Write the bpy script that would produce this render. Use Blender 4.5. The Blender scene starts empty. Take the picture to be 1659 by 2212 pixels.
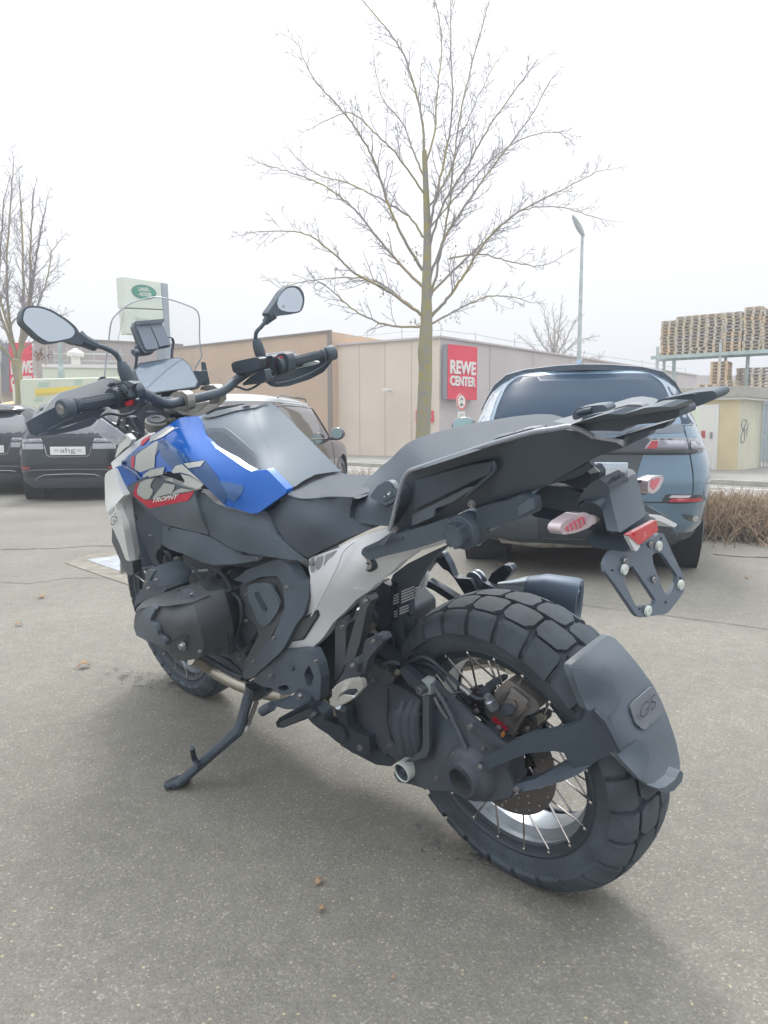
import bpy, bmesh, math, random
from mathutils import Vector, Matrix, noise
from mathutils.geometry import delaunay_2d_cdt
random.seed(7)
PI = math.pi
R = math.radians
scene = bpy.context.scene
C = scene.collection

# ------------------------------------------------------------------ camera
CAM_H = 1.02
PITCH = 0.1107638
ROLL = -0.0024377
FPX = 1574.43                    # focal length in units of a 1659 x 2212 picture
cam_data = bpy.data.cameras.new('camera')
cam = bpy.data.objects.new('camera', cam_data)
C.objects.link(cam)
cam_data.sensor_fit = 'VERTICAL'
cam_data.sensor_height = 24
cam_data.lens = FPX / 2212 * 24
cam_data.clip_start = 0.05
cam_data.clip_end = 3000
CF = Vector((0, math.cos(PITCH), -math.sin(PITCH)))
CU0 = Vector((0, math.sin(PITCH), math.cos(PITCH)))
CR0 = Vector((1, 0, 0))
CR = CR0 * math.cos(ROLL) + CU0 * math.sin(ROLL)
CU = -CR0 * math.sin(ROLL) + CU0 * math.cos(ROLL)
CP = Vector((0, 0, CAM_H))
cam.matrix_world = Matrix(((CR.x, CU.x, -CF.x, CP.x), (CR.y, CU.y, -CF.y, CP.y), (CR.z, CU.z, -CF.z, CP.z), (0, 0, 0, 1)))
scene.camera = cam

# ------------------------------------------------------------------ world: hazy overcast sky
SUN_ELEV, SUN_ROT = R(50), R(-4)
world = bpy.data.worlds.new('World')
scene.world = world
world.use_nodes = True
wt = world.node_tree
wt.nodes.clear()
def wn(t, **k):
    n = wt.nodes.new(t)
    for a, b in k.items(): setattr(n, a, b)
    return n
w_out = wn('ShaderNodeOutputWorld'); w_bg = wn('ShaderNodeBackground')
w_sky = wn('ShaderNodeTexSky', sky_type='NISHITA', sun_disc=False, sun_elevation=SUN_ELEV, sun_rotation=SUN_ROT, air_density=1.5, dust_density=4.0)
w_tc = wn('ShaderNodeTexCoord'); w_sep = wn('ShaderNodeSeparateXYZ')
w_ramp = wn('ShaderNodeValToRGB')
e = w_ramp.color_ramp.elements
e[0].position = 0.0; e[0].color = (0.232, 0.234, 0.238, 1)
e[1].position = 1.0; e[1].color = (1, 1, 1, 1)
x_ = e.new(0.10); x_.color = (0.242, 0.244, 0.248, 1)
x_ = e.new(0.28); x_.color = (0.266, 0.270, 0.276, 1)
x_ = e.new(0.48); x_.color = (0.290, 0.298, 0.312, 1)
x_ = e.new(0.72); x_.color = (0.58, 0.60, 0.63, 1)
w_noise = wn('ShaderNodeTexNoise'); w_noise.inputs['Scale'].default_value = 1.6; w_noise.inputs['Detail'].default_value = 4
w_mr = wn('ShaderNodeMapRange')
w_mr.inputs['From Min'].default_value = 0.3; w_mr.inputs['From Max'].default_value = 0.7
w_mr.inputs['To Min'].default_value = 0.80; w_mr.inputs['To Max'].default_value = 0.97
w_scale = wn('ShaderNodeVectorMath', operation='SCALE'); w_scale.inputs['Scale'].default_value = 27.0
w_mix = wn('ShaderNodeMix', data_type='RGBA')
L_ = wt.links.new
L_(w_tc.outputs['Generated'], w_sep.inputs[0]); L_(w_sep.outputs['Z'], w_ramp.inputs[0])
L_(w_ramp.outputs[0], w_scale.inputs[0]); L_(w_tc.outputs['Generated'], w_noise.inputs['Vector'])
L_(w_noise.outputs['Fac'], w_mr.inputs['Value']); L_(w_mr.outputs[0], w_mix.inputs['Factor'])
L_(w_sky.outputs[0], w_mix.inputs['A']); L_(w_scale.outputs[0], w_mix.inputs['B'])
L_(w_mix.outputs['Result'], w_bg.inputs['Color']); L_(w_bg.outputs[0], w_out.inputs['Surface'])
w_bg.inputs['Strength'].default_value = 0.1

# ------------------------------------------------------------------ sun behind thin cloud
sun_d = bpy.data.lights.new('sun', 'SUN'); sun = bpy.data.objects.new('sun', sun_d); C.objects.link(sun)
sun_d.energy = 1.35; sun_d.angle = R(14); sun_d.color = (1.0, 0.95, 0.88)
sd = Vector((math.sin(SUN_ROT) * math.cos(SUN_ELEV), math.cos(SUN_ROT) * math.cos(SUN_ELEV), math.sin(SUN_ELEV)))
sun.rotation_euler = (-sd).to_track_quat('-Z', 'Y').to_euler()

scene.render.engine = 'CYCLES'
scene.view_settings.view_transform = 'Standard'
scene.view_settings.look = 'None'
scene.view_settings.exposure = 0.78
scene.view_settings.gamma = 1.0
scene.view_settings.use_curve_mapping = False
scene.render.resolution_x = 768; scene.render.resolution_y = 1024
scene.cycles.max_bounces = 8
scene.cycles.transparent_max_bounces = 16

# ------------------------------------------------------------------ placing things: a line of sight met with a real plane
def ray(px, py):
    return (CF + CR * ((px - 829.5) / FPX) - CU * ((py - 1106) / FPX))
def G(px, py, z=0.0):            # point on the ground (or a level z)
    r = ray(px, py); t = (z - CP.z) / r.z
    return CP + r * t
def D(px, py, y):                # point at a distance y in front of the camera
    r = ray(px, py); return CP + r * (y / r.y)
def L(px, py, a, b):             # point on the vertical plane through ground points a and b
    n = Vector((-(b[1] - a[1]), b[0] - a[0], 0)); r = ray(px, py)
    t = (Vector((a[0], a[1], 0)) - CP).dot(n) / r.dot(n)
    return CP + r * t

# ------------------------------------------------------------------ materials
MATS = {}
def mat(name, col, rough=0.5, metal=0.0, bump=0.0, bscale=200.0, var=0.0, vscale=8.0, coat=0.0, spec=0.5, trans=0.0, alpha=1.0, emit=None, ior=1.45, col2=None, dirt=0.0):
    m = bpy.data.materials.new(name); m.use_nodes = True; MATS[name] = m
    nt = m.node_tree; b = nt.nodes['Principled BSDF']
    b.inputs['Base Color'].default_value = (*col, 1); b.inputs['Roughness'].default_value = rough
    b.inputs['Metallic'].default_value = metal; b.inputs['Coat Weight'].default_value = coat; b.inputs['Coat Roughness'].default_value = 0.04
    b.inputs['Specular IOR Level'].default_value = spec; b.inputs['Transmission Weight'].default_value = trans
    b.inputs['Alpha'].default_value = alpha; b.inputs['IOR'].default_value = ior
    if emit: b.inputs['Emission Color'].default_value = (*emit[:3], 1); b.inputs['Emission Strength'].default_value = emit[3]
    tc = nt.nodes.new('ShaderNodeTexCoord')
    if var or col2:
        n = nt.nodes.new('ShaderNodeTexNoise'); n.inputs['Scale'].default_value = vscale; n.inputs['Detail'].default_value = 6
        nt.links.new(tc.outputs['Object'], n.inputs['Vector'])
        mx = nt.nodes.new('ShaderNodeMix'); mx.data_type = 'RGBA'
        c2 = col2 if col2 else tuple(min(1, c * (1 + var)) for c in col); c1 = col if col2 else tuple(c * (1 - var) for c in col)
        mx.inputs['A'].default_value = (*c1, 1); mx.inputs['B'].default_value = (*c2, 1)
        mr = nt.nodes.new('ShaderNodeMapRange'); mr.inputs['From Min'].default_value = 0.35; mr.inputs['From Max'].default_value = 0.65
        nt.links.new(n.outputs['Fac'], mr.inputs['Value']); nt.links.new(mr.outputs[0], mx.inputs['Factor']); nt.links.new(mx.outputs['Result'], b.inputs['Base Color'])
        mr2 = nt.nodes.new('ShaderNodeMapRange'); mr2.inputs['To Min'].default_value = max(0, rough - 0.06); mr2.inputs['To Max'].default_value = min(1, rough + 0.06)
        nt.links.new(n.outputs['Fac'], mr2.inputs['Value']); nt.links.new(mr2.outputs[0], b.inputs['Roughness'])
    if bump:
        n2 = nt.nodes.new('ShaderNodeTexNoise'); n2.inputs['Scale'].default_value = bscale; n2.inputs['Detail'].default_value = 3
        nt.links.new(tc.outputs['Object'], n2.inputs['Vector'])
        bp = nt.nodes.new('ShaderNodeBump'); bp.inputs['Strength'].default_value = bump; bp.inputs['Distance'].default_value = 0.001
        nt.links.new(n2.outputs['Fac'], bp.inputs['Height']); nt.links.new(bp.outputs[0], b.inputs['Normal'])
    return m

# ------------------------------------------------------------------ mesh helpers
class MB:
    def __init__(s): s.v = []; s.f = []
    def add(s, v, f):
        o = len(s.v); s.v += [Vector(q) for q in v]; s.f += [tuple(i + o for i in g) for g in f]; return s
    def box(s, c, d, rot=None):
        c = Vector(c); hx, hy, hz = d[0] / 2, d[1] / 2, d[2] / 2
        vs = [Vector((x, y, z)) for x in (-hx, hx) for y in (-hy, hy) for z in (-hz, hz)]
        if rot is not None: vs = [rot @ v for v in vs]
        return s.add([c + v for v in vs], [(0, 1, 3, 2), (4, 6, 7, 5), (0, 4, 5, 1), (2, 3, 7, 6), (0, 2, 6, 4), (1, 5, 7, 3)])
    def prism(s, poly, vec):
        n = len(poly); a = [Vector(p) for p in poly]; vec = Vector(vec)
        nr = Vector((0, 0, 0))
        for i in range(n): nr += a[i].cross(a[(i + 1) % n])
        if nr.dot(vec) > 0: a = a[::-1]
        b = [p + vec for p in a]
        return s.add(a + b, [tuple(range(n)), tuple(range(2 * n - 1, n - 1, -1))] + [(i, i + n, (i + 1) % n + n, (i + 1) % n) for i in range(n)])
    def tube(s, pts, r, n=10, cap=True, flat=1.0):
        pts = [Vector(p) for p in pts]; rs = r if isinstance(r, (list, tuple)) else [r] * len(pts)
        up = None; rings = []
        for i, p in enumerate(pts):
            t = (pts[min(i + 1, len(pts) - 1)] - pts[max(i - 1, 0)]).normalized()
            if up is None:
                up = Vector((0, 0, 1)) if abs(t.z) < 0.9 else Vector((1, 0, 0))
            u = (up - t * up.dot(t)).normalized(); w = t.cross(u); up = u
            rings.append([p + u * (rs[i] * flat * math.cos(2 * PI * k / n)) + w * (rs[i] * math.sin(2 * PI * k / n)) for k in range(n)])
        v = [q for rg in rings for q in rg]
        f = [(i * n + k, i * n + (k + 1) % n, (i + 1) * n + (k + 1) % n, (i + 1) * n + k) for i in range(len(pts) - 1) for k in range(n)]
        if cap: f += [tuple(range(n - 1, -1, -1)), tuple((len(pts) - 1) * n + k for k in range(n))]
        return s.add(v, f)
    def lathe(s, prof, o=(0, 0, 0), ax=(0, 1, 0), n=32, closed=False, caps=True):
        # prof: (along axis, radius)
        o = Vector(o); ax = Vector(ax).normalized(); u = ax.orthogonal().normalized(); w = ax.cross(u)
        v = [o + ax * a + (u * math.cos(2 * PI * k / n) + w * math.sin(2 * PI * k / n)) * r for a, r in prof for k in range(n)]
        m = len(prof); rng = m if closed else m - 1
        f = [(i * n + k, i * n + (k + 1) % n, ((i + 1) % m) * n + (k + 1) % n, ((i + 1) % m) * n + k) for i in range(rng) for k in range(n)]
        if not closed and caps:
            if prof[0][1] > 1e-5: f.append(tuple(range(n - 1, -1, -1)))
            if prof[-1][1] > 1e-5: f.append(tuple((m - 1) * n + k for k in range(n)))
        return s.add(v, f)
    def grid(s, rows, closed=False):
        n = len(rows[0]); v = [q for r in rows for q in r]
        f = [(i * n + k, i * n + (k + 1) % n, (i + 1) * n + (k + 1) % n, (i + 1) * n + k) for i in range(len(rows) - 1) for k in range(n if closed else n - 1)]
        return s.add(v, f)
    def mesh(s, name):
        me = bpy.data.meshes.new(name); me.from_pydata([tuple(v) for v in s.v], [], s.f); me.validate(); me.update(); return me

def setm(me, m):
    for x in (m if isinstance(m, (list, tuple)) else [m]): me.materials.append(MATS[x] if isinstance(x, str) else x)
def obj(name, mb, m, parent=None, bevel=0.0, smooth=True, ang=35, seg=2, fix=True, solid=0.0, sub=0, off=-1):
    me = mb.mesh(name) if isinstance(mb, MB) else mb
    if isinstance(mb, MB) and fix:
        bm = bmesh.new(); bm.from_mesh(me); bmesh.ops.remove_doubles(bm, verts=bm.verts, dist=1e-6)
        if not solid: bmesh.ops.recalc_face_normals(bm, faces=bm.faces)
        bm.to_mesh(me); bm.free()
    setm(me, m)
    o = bpy.data.objects.new(name, me); C.objects.link(o); o.parent = parent
    if smooth:
        me.shade_smooth(); me.set_sharp_from_angle(angle=R(ang))
    if sub:
        d = o.modifiers.new('sub', 'SUBSURF'); d.levels = sub; d.render_levels = sub
    if solid:
        d = o.modifiers.new('solid', 'SOLIDIFY'); d.thickness = solid; d.offset = off
    if bevel:
        d = o.modifiers.new('bevel', 'BEVEL'); d.width = bevel; d.segments = seg; d.limit_method = 'ANGLE'; d.angle_limit = R(30); d.harden_normals = True
    return o
def tag(o, label=None, cat=None, group=None, kind=None):
    if label: o['label'] = label
    if cat: o['category'] = cat
    if group: o['group'] = group
    if kind: o['kind'] = kind
    return o
def thing(name, label, cat, loc=(0, 0, 0), rz=0.0, group=None, scale=1.0):
    o = bpy.data.objects.new(name, None); C.objects.link(o); o.location = loc; o.rotation_euler = (0, 0, rz); o.empty_display_size = 0.1
    o.scale = (scale,) * 3
    return tag(o, label, cat, group)
def struct(name, mb, m, parent=None, **k):
    o = obj(name, mb, m, parent, **k)
    if parent is None: o['kind'] = 'structure'
    return o
_txt = {}
def text_mesh(s, bold=0.02, shear=0.0, spacing=1.0):
    """triangulated flat lettering; returns (verts2d, tris, width, height), lower left at 0,0"""
    k = (s, bold, shear, spacing)
    if k in _txt: return _txt[k]
    cu = bpy.data.curves.new('t', 'FONT'); cu.body = s; cu.size = 1; cu.offset = bold; cu.shear = shear; cu.space_character = spacing; cu.resolution_u = 4
    o = bpy.data.objects.new('t', cu); C.objects.link(o)
    me = bpy.data.meshes.new_from_object(o.evaluated_get(bpy.context.evaluated_depsgraph_get()))
    bm = bmesh.new(); bm.from_mesh(me); bmesh.ops.remove_doubles(bm, verts=bm.verts, dist=1e-4); bmesh.ops.triangulate(bm, faces=bm.faces)
    v = [(p.co.x, p.co.y) for p in bm.verts]; f = [tuple(q.index for q in g.verts) for g in bm.faces]
    bm.free(); bpy.data.objects.remove(o); bpy.data.meshes.remove(me)
    x0 = min(p[0] for p in v); y0 = min(p[1] for p in v); x1 = max(p[0] for p in v); y1 = max(p[1] for p in v)
    r = ([((a - x0) / (x1 - x0), (b - y0) / (y1 - y0)) for a, b in v], f, x1 - x0, y1 - y0)
    _txt[k] = r
    return r
def text_on(mb, s, o, ux, uz, bold=0.02, shear=0.0):
    """lettering filling the parallelogram o, o+ux, o+uz"""
    v, f, w, h = text_mesh(s, bold, shear)
    o = Vector(o); ux = Vector(ux); uz = Vector(uz)
    return mb.add([o + ux * a + uz * b for a, b in v], f)
def poly_tri(pts2, step=0.0, holes=()):
    """triangulate a 2d outline, with inner grid points when step > 0; returns (points, tris)"""
    vs = []; es = []
    for loop in (pts2,) + tuple(holes):
        b = len(vs); n = len(loop)
        for i, p in enumerate(loop):
            q = loop[(i + 1) % n]; vs.append(Vector(p))
        es += [(b + i, b + (i + 1) % n) for i in range(n)]
    def inside(x, y, lp):
        c = False; n = len(lp)
        for i in range(n):
            x1, y1 = lp[i]; x2, y2 = lp[(i + 1) % n]
            if (y1 > y) != (y2 > y) and x < (x2 - x1) * (y - y1) / (y2 - y1) + x1: c = not c
        return c
    if step:
        x0 = min(p[0] for p in pts2); x1 = max(p[0] for p in pts2); y0 = min(p[1] for p in pts2); y1 = max(p[1] for p in pts2)
        i = 0; y = y0 + step / 2
        while y < y1:
            x = x0 + (step / 2 if i % 2 else step)
            while x < x1:
                if inside(x, y, pts2) and not any(inside(x, y, h) for h in holes):
                    d = min(((x - a) ** 2 + (y - b) ** 2) for lp in (pts2,) + tuple(holes) for a, b in lp)
                    if d > (step * 0.35) ** 2: vs.append(Vector((x, y)))
                x += step
            y += step * 0.87; i += 1
    ov, oe, of, *_ = delaunay_2d_cdt(vs, es, [], 0, 1e-6)
    fs = []
    for t in of:
        cx = sum(ov[i][0] for i in t) / len(t); cy = sum(ov[i][1] for i in t) / len(t)
        if inside(cx, cy, pts2) and not any(inside(cx, cy, h) for h in holes): fs.append(tuple(t))
    return [tuple(v) for v in ov], fs
def dens(loop, step):
    out = []
    n = len(loop)
    for i in range(n):
        a = loop[i]; b = loop[(i + 1) % n]; d = math.dist(a[:2], b[:2]); k = max(1, int(d / step))
        out += [tuple(a[j] + (b[j] - a[j]) * t / k for j in range(len(a))) for t in range(k)]
    return out
def rounded(loop, r, n=3):
    """round the corners of a 2d/3d tuple loop (first two coords give distances)"""
    out = []; m = len(loop)
    for i in range(m):
        p = loop[i]; a = loop[i - 1]; b = loop[(i + 1) % m]
        da = math.dist(p[:2], a[:2]); db = math.dist(p[:2], b[:2]); ra = min(r, da * 0.45) / max(da, 1e-9); rb = min(r, db * 0.45) / max(db, 1e-9)
        A = [p[j] + (a[j] - p[j]) * ra for j in range(len(p))]; B = [p[j] + (b[j] - p[j]) * rb for j in range(len(p))]
        for k in range(n + 1):
            t = k / n; out.append(tuple((1 - t) ** 2 * A[j] + 2 * t * (1 - t) * p[j] + t * t * B[j] for j in range(len(p))))
    return out
def spline(pts, n=6):
    P = [Vector(p) for p in pts]; out = []
    for i in range(len(P) - 1):
        a = P[max(i - 1, 0)]; b = P[i]; c = P[i + 1]; d = P[min(i + 2, len(P) - 1)]
        for k in range(n):
            t = k / n; out.append(0.5 * ((2 * b) + (c - a) * t + (2 * a - 5 * b + 4 * c - d) * t * t + (3 * b - a - 3 * c + d) * t ** 3))
    return out + [P[-1]]
# ================================================================== MATERIALS
def asphalt_mat(name, base, stone=0.6, scale=110, dark=1.0):
    m = bpy.data.materials.new(name); m.use_nodes = True; MATS[name] = m
    nt = m.node_tree; b = nt.nodes['Principled BSDF']; K = nt.links.new
    tc = nt.nodes.new('ShaderNodeTexCoord')
    def N(t, **k):
        n = nt.nodes.new(t)
        for a, v in k.items():
            if a in n.inputs: n.inputs[a].default_value = v
            else: setattr(n, a, v)
        return n
    vo = N('ShaderNodeTexVoronoi'); vo.inputs['Scale'].default_value = scale; K(tc.outputs['Object'], vo.inputs['Vector'])
    vo2 = N('ShaderNodeTexVoronoi'); vo2.inputs['Scale'].default_value = scale * 0.45; K(tc.outputs['Object'], vo2.inputs['Vector'])
    n1 = N('ShaderNodeTexNoise'); n1.inputs['Scale'].default_value = 0.9; n1.inputs['Detail'].default_value = 8; K(tc.outputs['Object'], n1.inputs['Vector'])
    n2 = N('ShaderNodeTexNoise'); n2.inputs['Scale'].default_value = 14; n2.inputs['Detail'].default_value = 6; K(tc.outputs['Object'], n2.inputs['Vector'])
    sp = N('ShaderNodeSeparateColor'); K(vo.outputs['Color'], sp.inputs[0])
    sp2 = N('ShaderNodeSeparateColor'); K(vo2.outputs['Color'], sp2.inputs[0])
    r1 = N('ShaderNodeValToRGB'); el = r1.color_ramp.elements
    el[0].position = 0; el[0].color = tuple(c * (1 - .5 * stone) for c in base) + (1,); el[1].position = 1; el[1].color = tuple(min(1, c * (1 + 1.6 * stone)) for c in base) + (1,)
    for p, k in ((.35, 1 - .2 * stone), (.75, 1 + .08 * stone), (.93, 1 + .45 * stone)):
        q = el.new(p); q.color = tuple(c * k for c in base) + (1,)
    K(sp.outputs[0], r1.inputs[0])
    # scattered bigger warm stones
    mrs = N('ShaderNodeMapRange'); mrs.inputs['From Min'].default_value = 0.955; mrs.inputs['From Max'].default_value = 0.96; K(sp2.outputs[1], mrs.inputs['Value'])
    lt = N('ShaderNodeMath', operation='LESS_THAN'); lt.inputs[1].default_value = 0.3; K(vo2.outputs['Distance'], lt.inputs[0])
    mu = N('ShaderNodeMath', operation='MULTIPLY'); K(mrs.outputs[0], mu.inputs[0]); K(lt.outputs[0], mu.inputs[1])
    mx = N('ShaderNodeMix', data_type='RGBA'); K(mu.outputs[0], mx.inputs['Factor']); K(r1.outputs[0], mx.inputs['A']); mx.inputs['B'].default_value = (base[0] * 2.1, base[1] * 1.9, base[2] * 1.5, 1)
    # broad wear
    mr = N('ShaderNodeMapRange'); mr.inputs['From Min'].default_value = 0.3; mr.inputs['From Max'].default_value = 0.7; mr.inputs['To Min'].default_value = 0.84; mr.inputs['To Max'].default_value = 1.12; K(n1.outputs['Fac'], mr.inputs['Value'])
    mr2 = N('ShaderNodeMapRange'); mr2.inputs['From Min'].default_value = 0.3; mr2.inputs['From Max'].default_value = 0.7; mr2.inputs['To Min'].default_value = 0.92; mr2.inputs['To Max'].default_value = 1.08; K(n2.outputs['Fac'], mr2.inputs['Value'])
    m2 = N('ShaderNodeMath', operation='MULTIPLY'); K(mr.outputs[0], m2.inputs[0]); K(mr2.outputs[0], m2.inputs[1])
    vm = N('ShaderNodeVectorMath', operation='SCALE'); K(mx.outputs['Result'], vm.inputs[0]); K(m2.outputs[0], vm.inputs['Scale'])
    K(vm.outputs[0], b.inputs['Base Color']); b.inputs['Roughness'].default_value = 0.82; b.inputs['Specular IOR Level'].default_value = 0.35
    bp = N('ShaderNodeBump'); bp.inputs['Strength'].default_value = 0.55; bp.inputs['Distance'].default_value = 0.003
    K(vo.outputs['Distance'], bp.inputs['Height']); bp.invert = True; K(bp.outputs[0], b.inputs['Normal'])
    return m
asphalt_mat('asphalt', (0.184, 0.177, 0.155), 0.36, 215)
asphalt_mat('road_asphalt', (0.22, 0.215, 0.2), 0.35, 60)
mat('wall_beige', (0.64, 0.555, 0.46), 0.8, var=0.05, vscale=0.6)
mat('wall_grey', (0.50, 0.455, 0.45), 0.8, var=0.05, vscale=0.6)
mat('wall_tan', (0.49, 0.355, 0.25), 0.75, var=0.05, vscale=0.5)
mat('wall_brown', (0.36, 0.315, 0.305), 0.8, var=0.05, vscale=0.6)
mat('joint', (0.46, 0.37, 0.29), 0.8)
mat('trim_dark', (0.2, 0.17, 0.15), 0.6)
mat('white_sheet', (0.62, 0.64, 0.62), 0.5, var=0.08, vscale=2)
mat('sign_red', (0.70, 0.012, 0.055), 0.45, var=0.06, vscale=1.5)
mat('sign_white', (0.72, 0.7, 0.68), 0.5)
mat('sign_side', (0.22, 0.22, 0.25), 0.5)
mat('galv', (0.42, 0.47, 0.47), 0.45, 0.3, var=0.15, vscale=6)
mat('galv_green', (0.36, 0.46, 0.44), 0.5, 0.2, var=0.12, vscale=4)
mat('wood', (0.50, 0.42, 0.30), 0.8, var=0.2, vscale=7)
mat('wood_grey', (0.47, 0.42, 0.36), 0.85, var=0.25, vscale=7)
mat('wood_orange', (0.58, 0.43, 0.26), 0.8, var=0.2, vscale=7)
mat('garage_yellow', (0.62, 0.53, 0.34), 0.85, bump=0.6, bscale=60, var=0.06, vscale=2)
mat('garage_pale', (0.56, 0.55, 0.43), 0.85, bump=0.6, bscale=60, var=0.07, vscale=1.5)
mat('concrete', (0.36, 0.35, 0.31), 0.85, bump=0.5, bscale=80, var=0.15, vscale=5)
mat('door_white', (0.72, 0.72, 0.70), 0.45)
mat('green_oval', (0.03, 0.25, 0.16), 0.4)
mat('sign_green_white', (0.60, 0.66, 0.58), 0.5, var=0.05, vscale=1)
mat('pylon_grey', (0.30, 0.35, 0.40), 0.5)
mat('letter_grey', (0.30, 0.34, 0.32), 0.6)
mat('paint_line', (0.62, 0.61, 0.57), 0.7, var=0.15, vscale=6)
mat('crack', (0.07, 0.065, 0.06), 0.95)
mat('soil', (0.13, 0.10, 0.08), 0.95, var=0.4, vscale=12)
mat('twig', (0.20, 0.165, 0.13), 0.8, var=0.35, vscale=20)
mat('twig_tip', (0.34, 0.25, 0.17), 0.8, var=0.3, vscale=20)
mat('bark', (0.25, 0.25, 0.235), 0.9, bump=1.0, bscale=30, col2=(0.32, 0.28, 0.12), vscale=8)
mat('bark_thin', (0.25, 0.235, 0.24), 0.9, col2=(0.34, 0.29, 0.13), vscale=1.6)
mat('bark_twig', (0.31, 0.29, 0.32), 0.9)
mat('bark_twig_far', (0.36, 0.33, 0.31), 0.9)
mat('dead_leaf', (0.20, 0.10, 0.06), 0.8, var=0.3, vscale=30)
mat('fallen_leaf', (0.30, 0.20, 0.12), 0.7, var=0.25, vscale=60)
mat('steel_plate', (0.33, 0.355, 0.385), 0.6, 0.1, var=0.15, vscale=10)
mat('truck_white', (0.60, 0.64, 0.52), 0.4, var=0.04, vscale=1)
mat('truck_yellow', (0.78, 0.62, 0.10), 0.4)
mat('truck_green', (0.42, 0.54, 0.44), 0.4)
mat('truck_letter', (0.62, 0.50, 0.16), 0.4)
mat('cab_orange', (0.75, 0.50, 0.20), 0.4)
mat('glass_dark', (0.035, 0.05, 0.07), 0.06, spec=0.8, coat=1.0)
mat('car_black', (0.016, 0.024, 0.036), 0.2, coat=.5, spec=0.35)
mat('car_brown', (0.06, 0.045, 0.045), 0.18, coat=1.0, spec=0.6)
mat('car_roof_pale', (0.32, 0.34, 0.36), 0.3, 0.4, coat=1.0)
mat('velar_paint', (0.12, 0.20, 0.28), 0.22, 0.35, coat=1.0, spec=0.6)
mat('velar_glass', (0.028, 0.052, 0.088), 0.3, spec=.12)
mat('car_black_plastic', (0.075, 0.09, 0.11), 0.55, bump=0.3, bscale=400)
mat('gloss_black', (0.03, 0.04, 0.055), 0.1, coat=1.0)
mat('tyre_car', (0.12, 0.13, 0.145), 0.8, bump=0.3, bscale=300)
mat('wheel_well', (0.03, 0.034, 0.04), 0.95)
mat('alloy', (0.45, 0.46, 0.48), 0.3, 0.8)
mat('lamp_red', (0.36, 0.025, 0.04), 0.15, coat=1.0)
mat('lamp_clear', (0.55, 0.50, 0.52), 0.12, coat=1.0)
mat('lamp_smoke', (0.20, 0.20, 0.24), 0.12, coat=1.0)
mat('plate_white', (0.74, 0.75, 0.75), 0.4)
mat('plate_ink', (0.12, 0.13, 0.14), 0.5)
mat('chrome', (0.6, 0.62, 0.65), 0.12, 1.0)
mat('underbody', (0.30, 0.28, 0.25), 0.5, 0.5, var=0.3, vscale=15)
mat('hill_green', (0.16, 0.21, 0.20), 0.95, var=0.3, vscale=0.3)
mat('wet', (0.05, 0.052, 0.055), 0.35)

# ================================================================== GROUND
g = MB(); g.add([(-300, -60, 0), (300, -60, 0), (300, 600, 0), (-300, 600, 0)], [(0, 1, 2, 3)])
struct('ground', g, 'asphalt', smooth=False)
# road on the far side: runs from far left to near right
ka, kb = G(760, 1006), G(1600, 1049)
rd = (kb - ka).normalized(); rn = Vector((rd.y, -rd.x, 0));
if rn.y > 0: rn = -rn                       # towards the camera
RW = 5.4
def strip(a, b, z, w0, w1):
    return [a + rn * w0 + Vector((0, 0, z)), b + rn * w0 + Vector((0, 0, z)), b + rn * w1 + Vector((0, 0, z)), a + rn * w1 + Vector((0, 0, z))]
A0, B0 = ka - rd * 60, ka + rd * 60
m = MB(); m.add(strip(A0, B0, .004, 0, RW), [(0, 1, 2, 3)]); struct('road', m, 'road_asphalt', smooth=False)
m = MB(); m.prism(strip(A0, B0, .0, -5.5, -.001), (0, 0, .09)); struct('pavement', m, 'road_asphalt', smooth=False, bevel=.01)
m = MB()
for k in range(-60, 60, 1):
    m.prism(strip(ka + rd * (k + .006), ka + rd * (k + .994), 0, 0, .12), (0, 0, .10))
tag(obj('kerb', m, 'concrete', smooth=False), kind='structure')
lines = MB()
for k in range(-8, 10):
    a = ka + rd * (k * 4.0 + 1.2)
    lines.add(strip(a, a + rd * 2.2, .008, 1.45, 1.56), [(0, 1, 2, 3)])
tag(obj('lane_marking', lines, 'paint_line', smooth=False), kind='structure')
m = MB(); m.add(strip(A0, B0, .008, .75, .84), [(0, 1, 2, 3)]); tag(obj('edge_marking', m, 'paint_line', smooth=False), kind='structure')

# expansion joints and cracks in the car park
def crack(name, pix, w=.012):
    pts = []
    for i in range(len(pix) - 1):
        a, b = G(*pix[i]), G(*pix[i + 1]); n = max(2, int((b - a).length / .06))
        pts += [a.lerp(b, t / n) for t in range(n)]
    pts.append(G(*pix[-1])); mb = MB(); rows = []
    for i, p in enumerate(pts):
        t = (pts[min(i + 1, len(pts) - 1)] - pts[max(i - 1, 0)]).normalized(); nn = Vector((-t.y, t.x, 0))
        j = nn * (random.uniform(-.5, .5) * w * 1.2); ww = w * random.uniform(.35, 1.0)
        rows.append([p + j + nn * ww * .5 + Vector((0, 0, .004)), p + j - nn * ww * .5 + Vector((0, 0, .004))])
    mb.grid(rows); tag(obj(name, mb, 'crack', smooth=False), kind='structure')
crack('ground_crack', [(955, 1296), (1150, 1290), (1290, 1312), (1480, 1336), (1750, 1372)], .009)
crack('ground_crack', [(0, 1188), (120, 1185), (200, 1179), (255, 1181)], .022)
crack('ground_crack', [(0, 1095), (120, 1081), (240, 1072)], .03)
crack('ground_crack', [(1540, 1198), (1600, 1203), (1720, 1208)], .03)
crack('ground_crack', [(0, 1258), (60, 1262), (140, 1250), (270, 1248)], .010)
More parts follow.
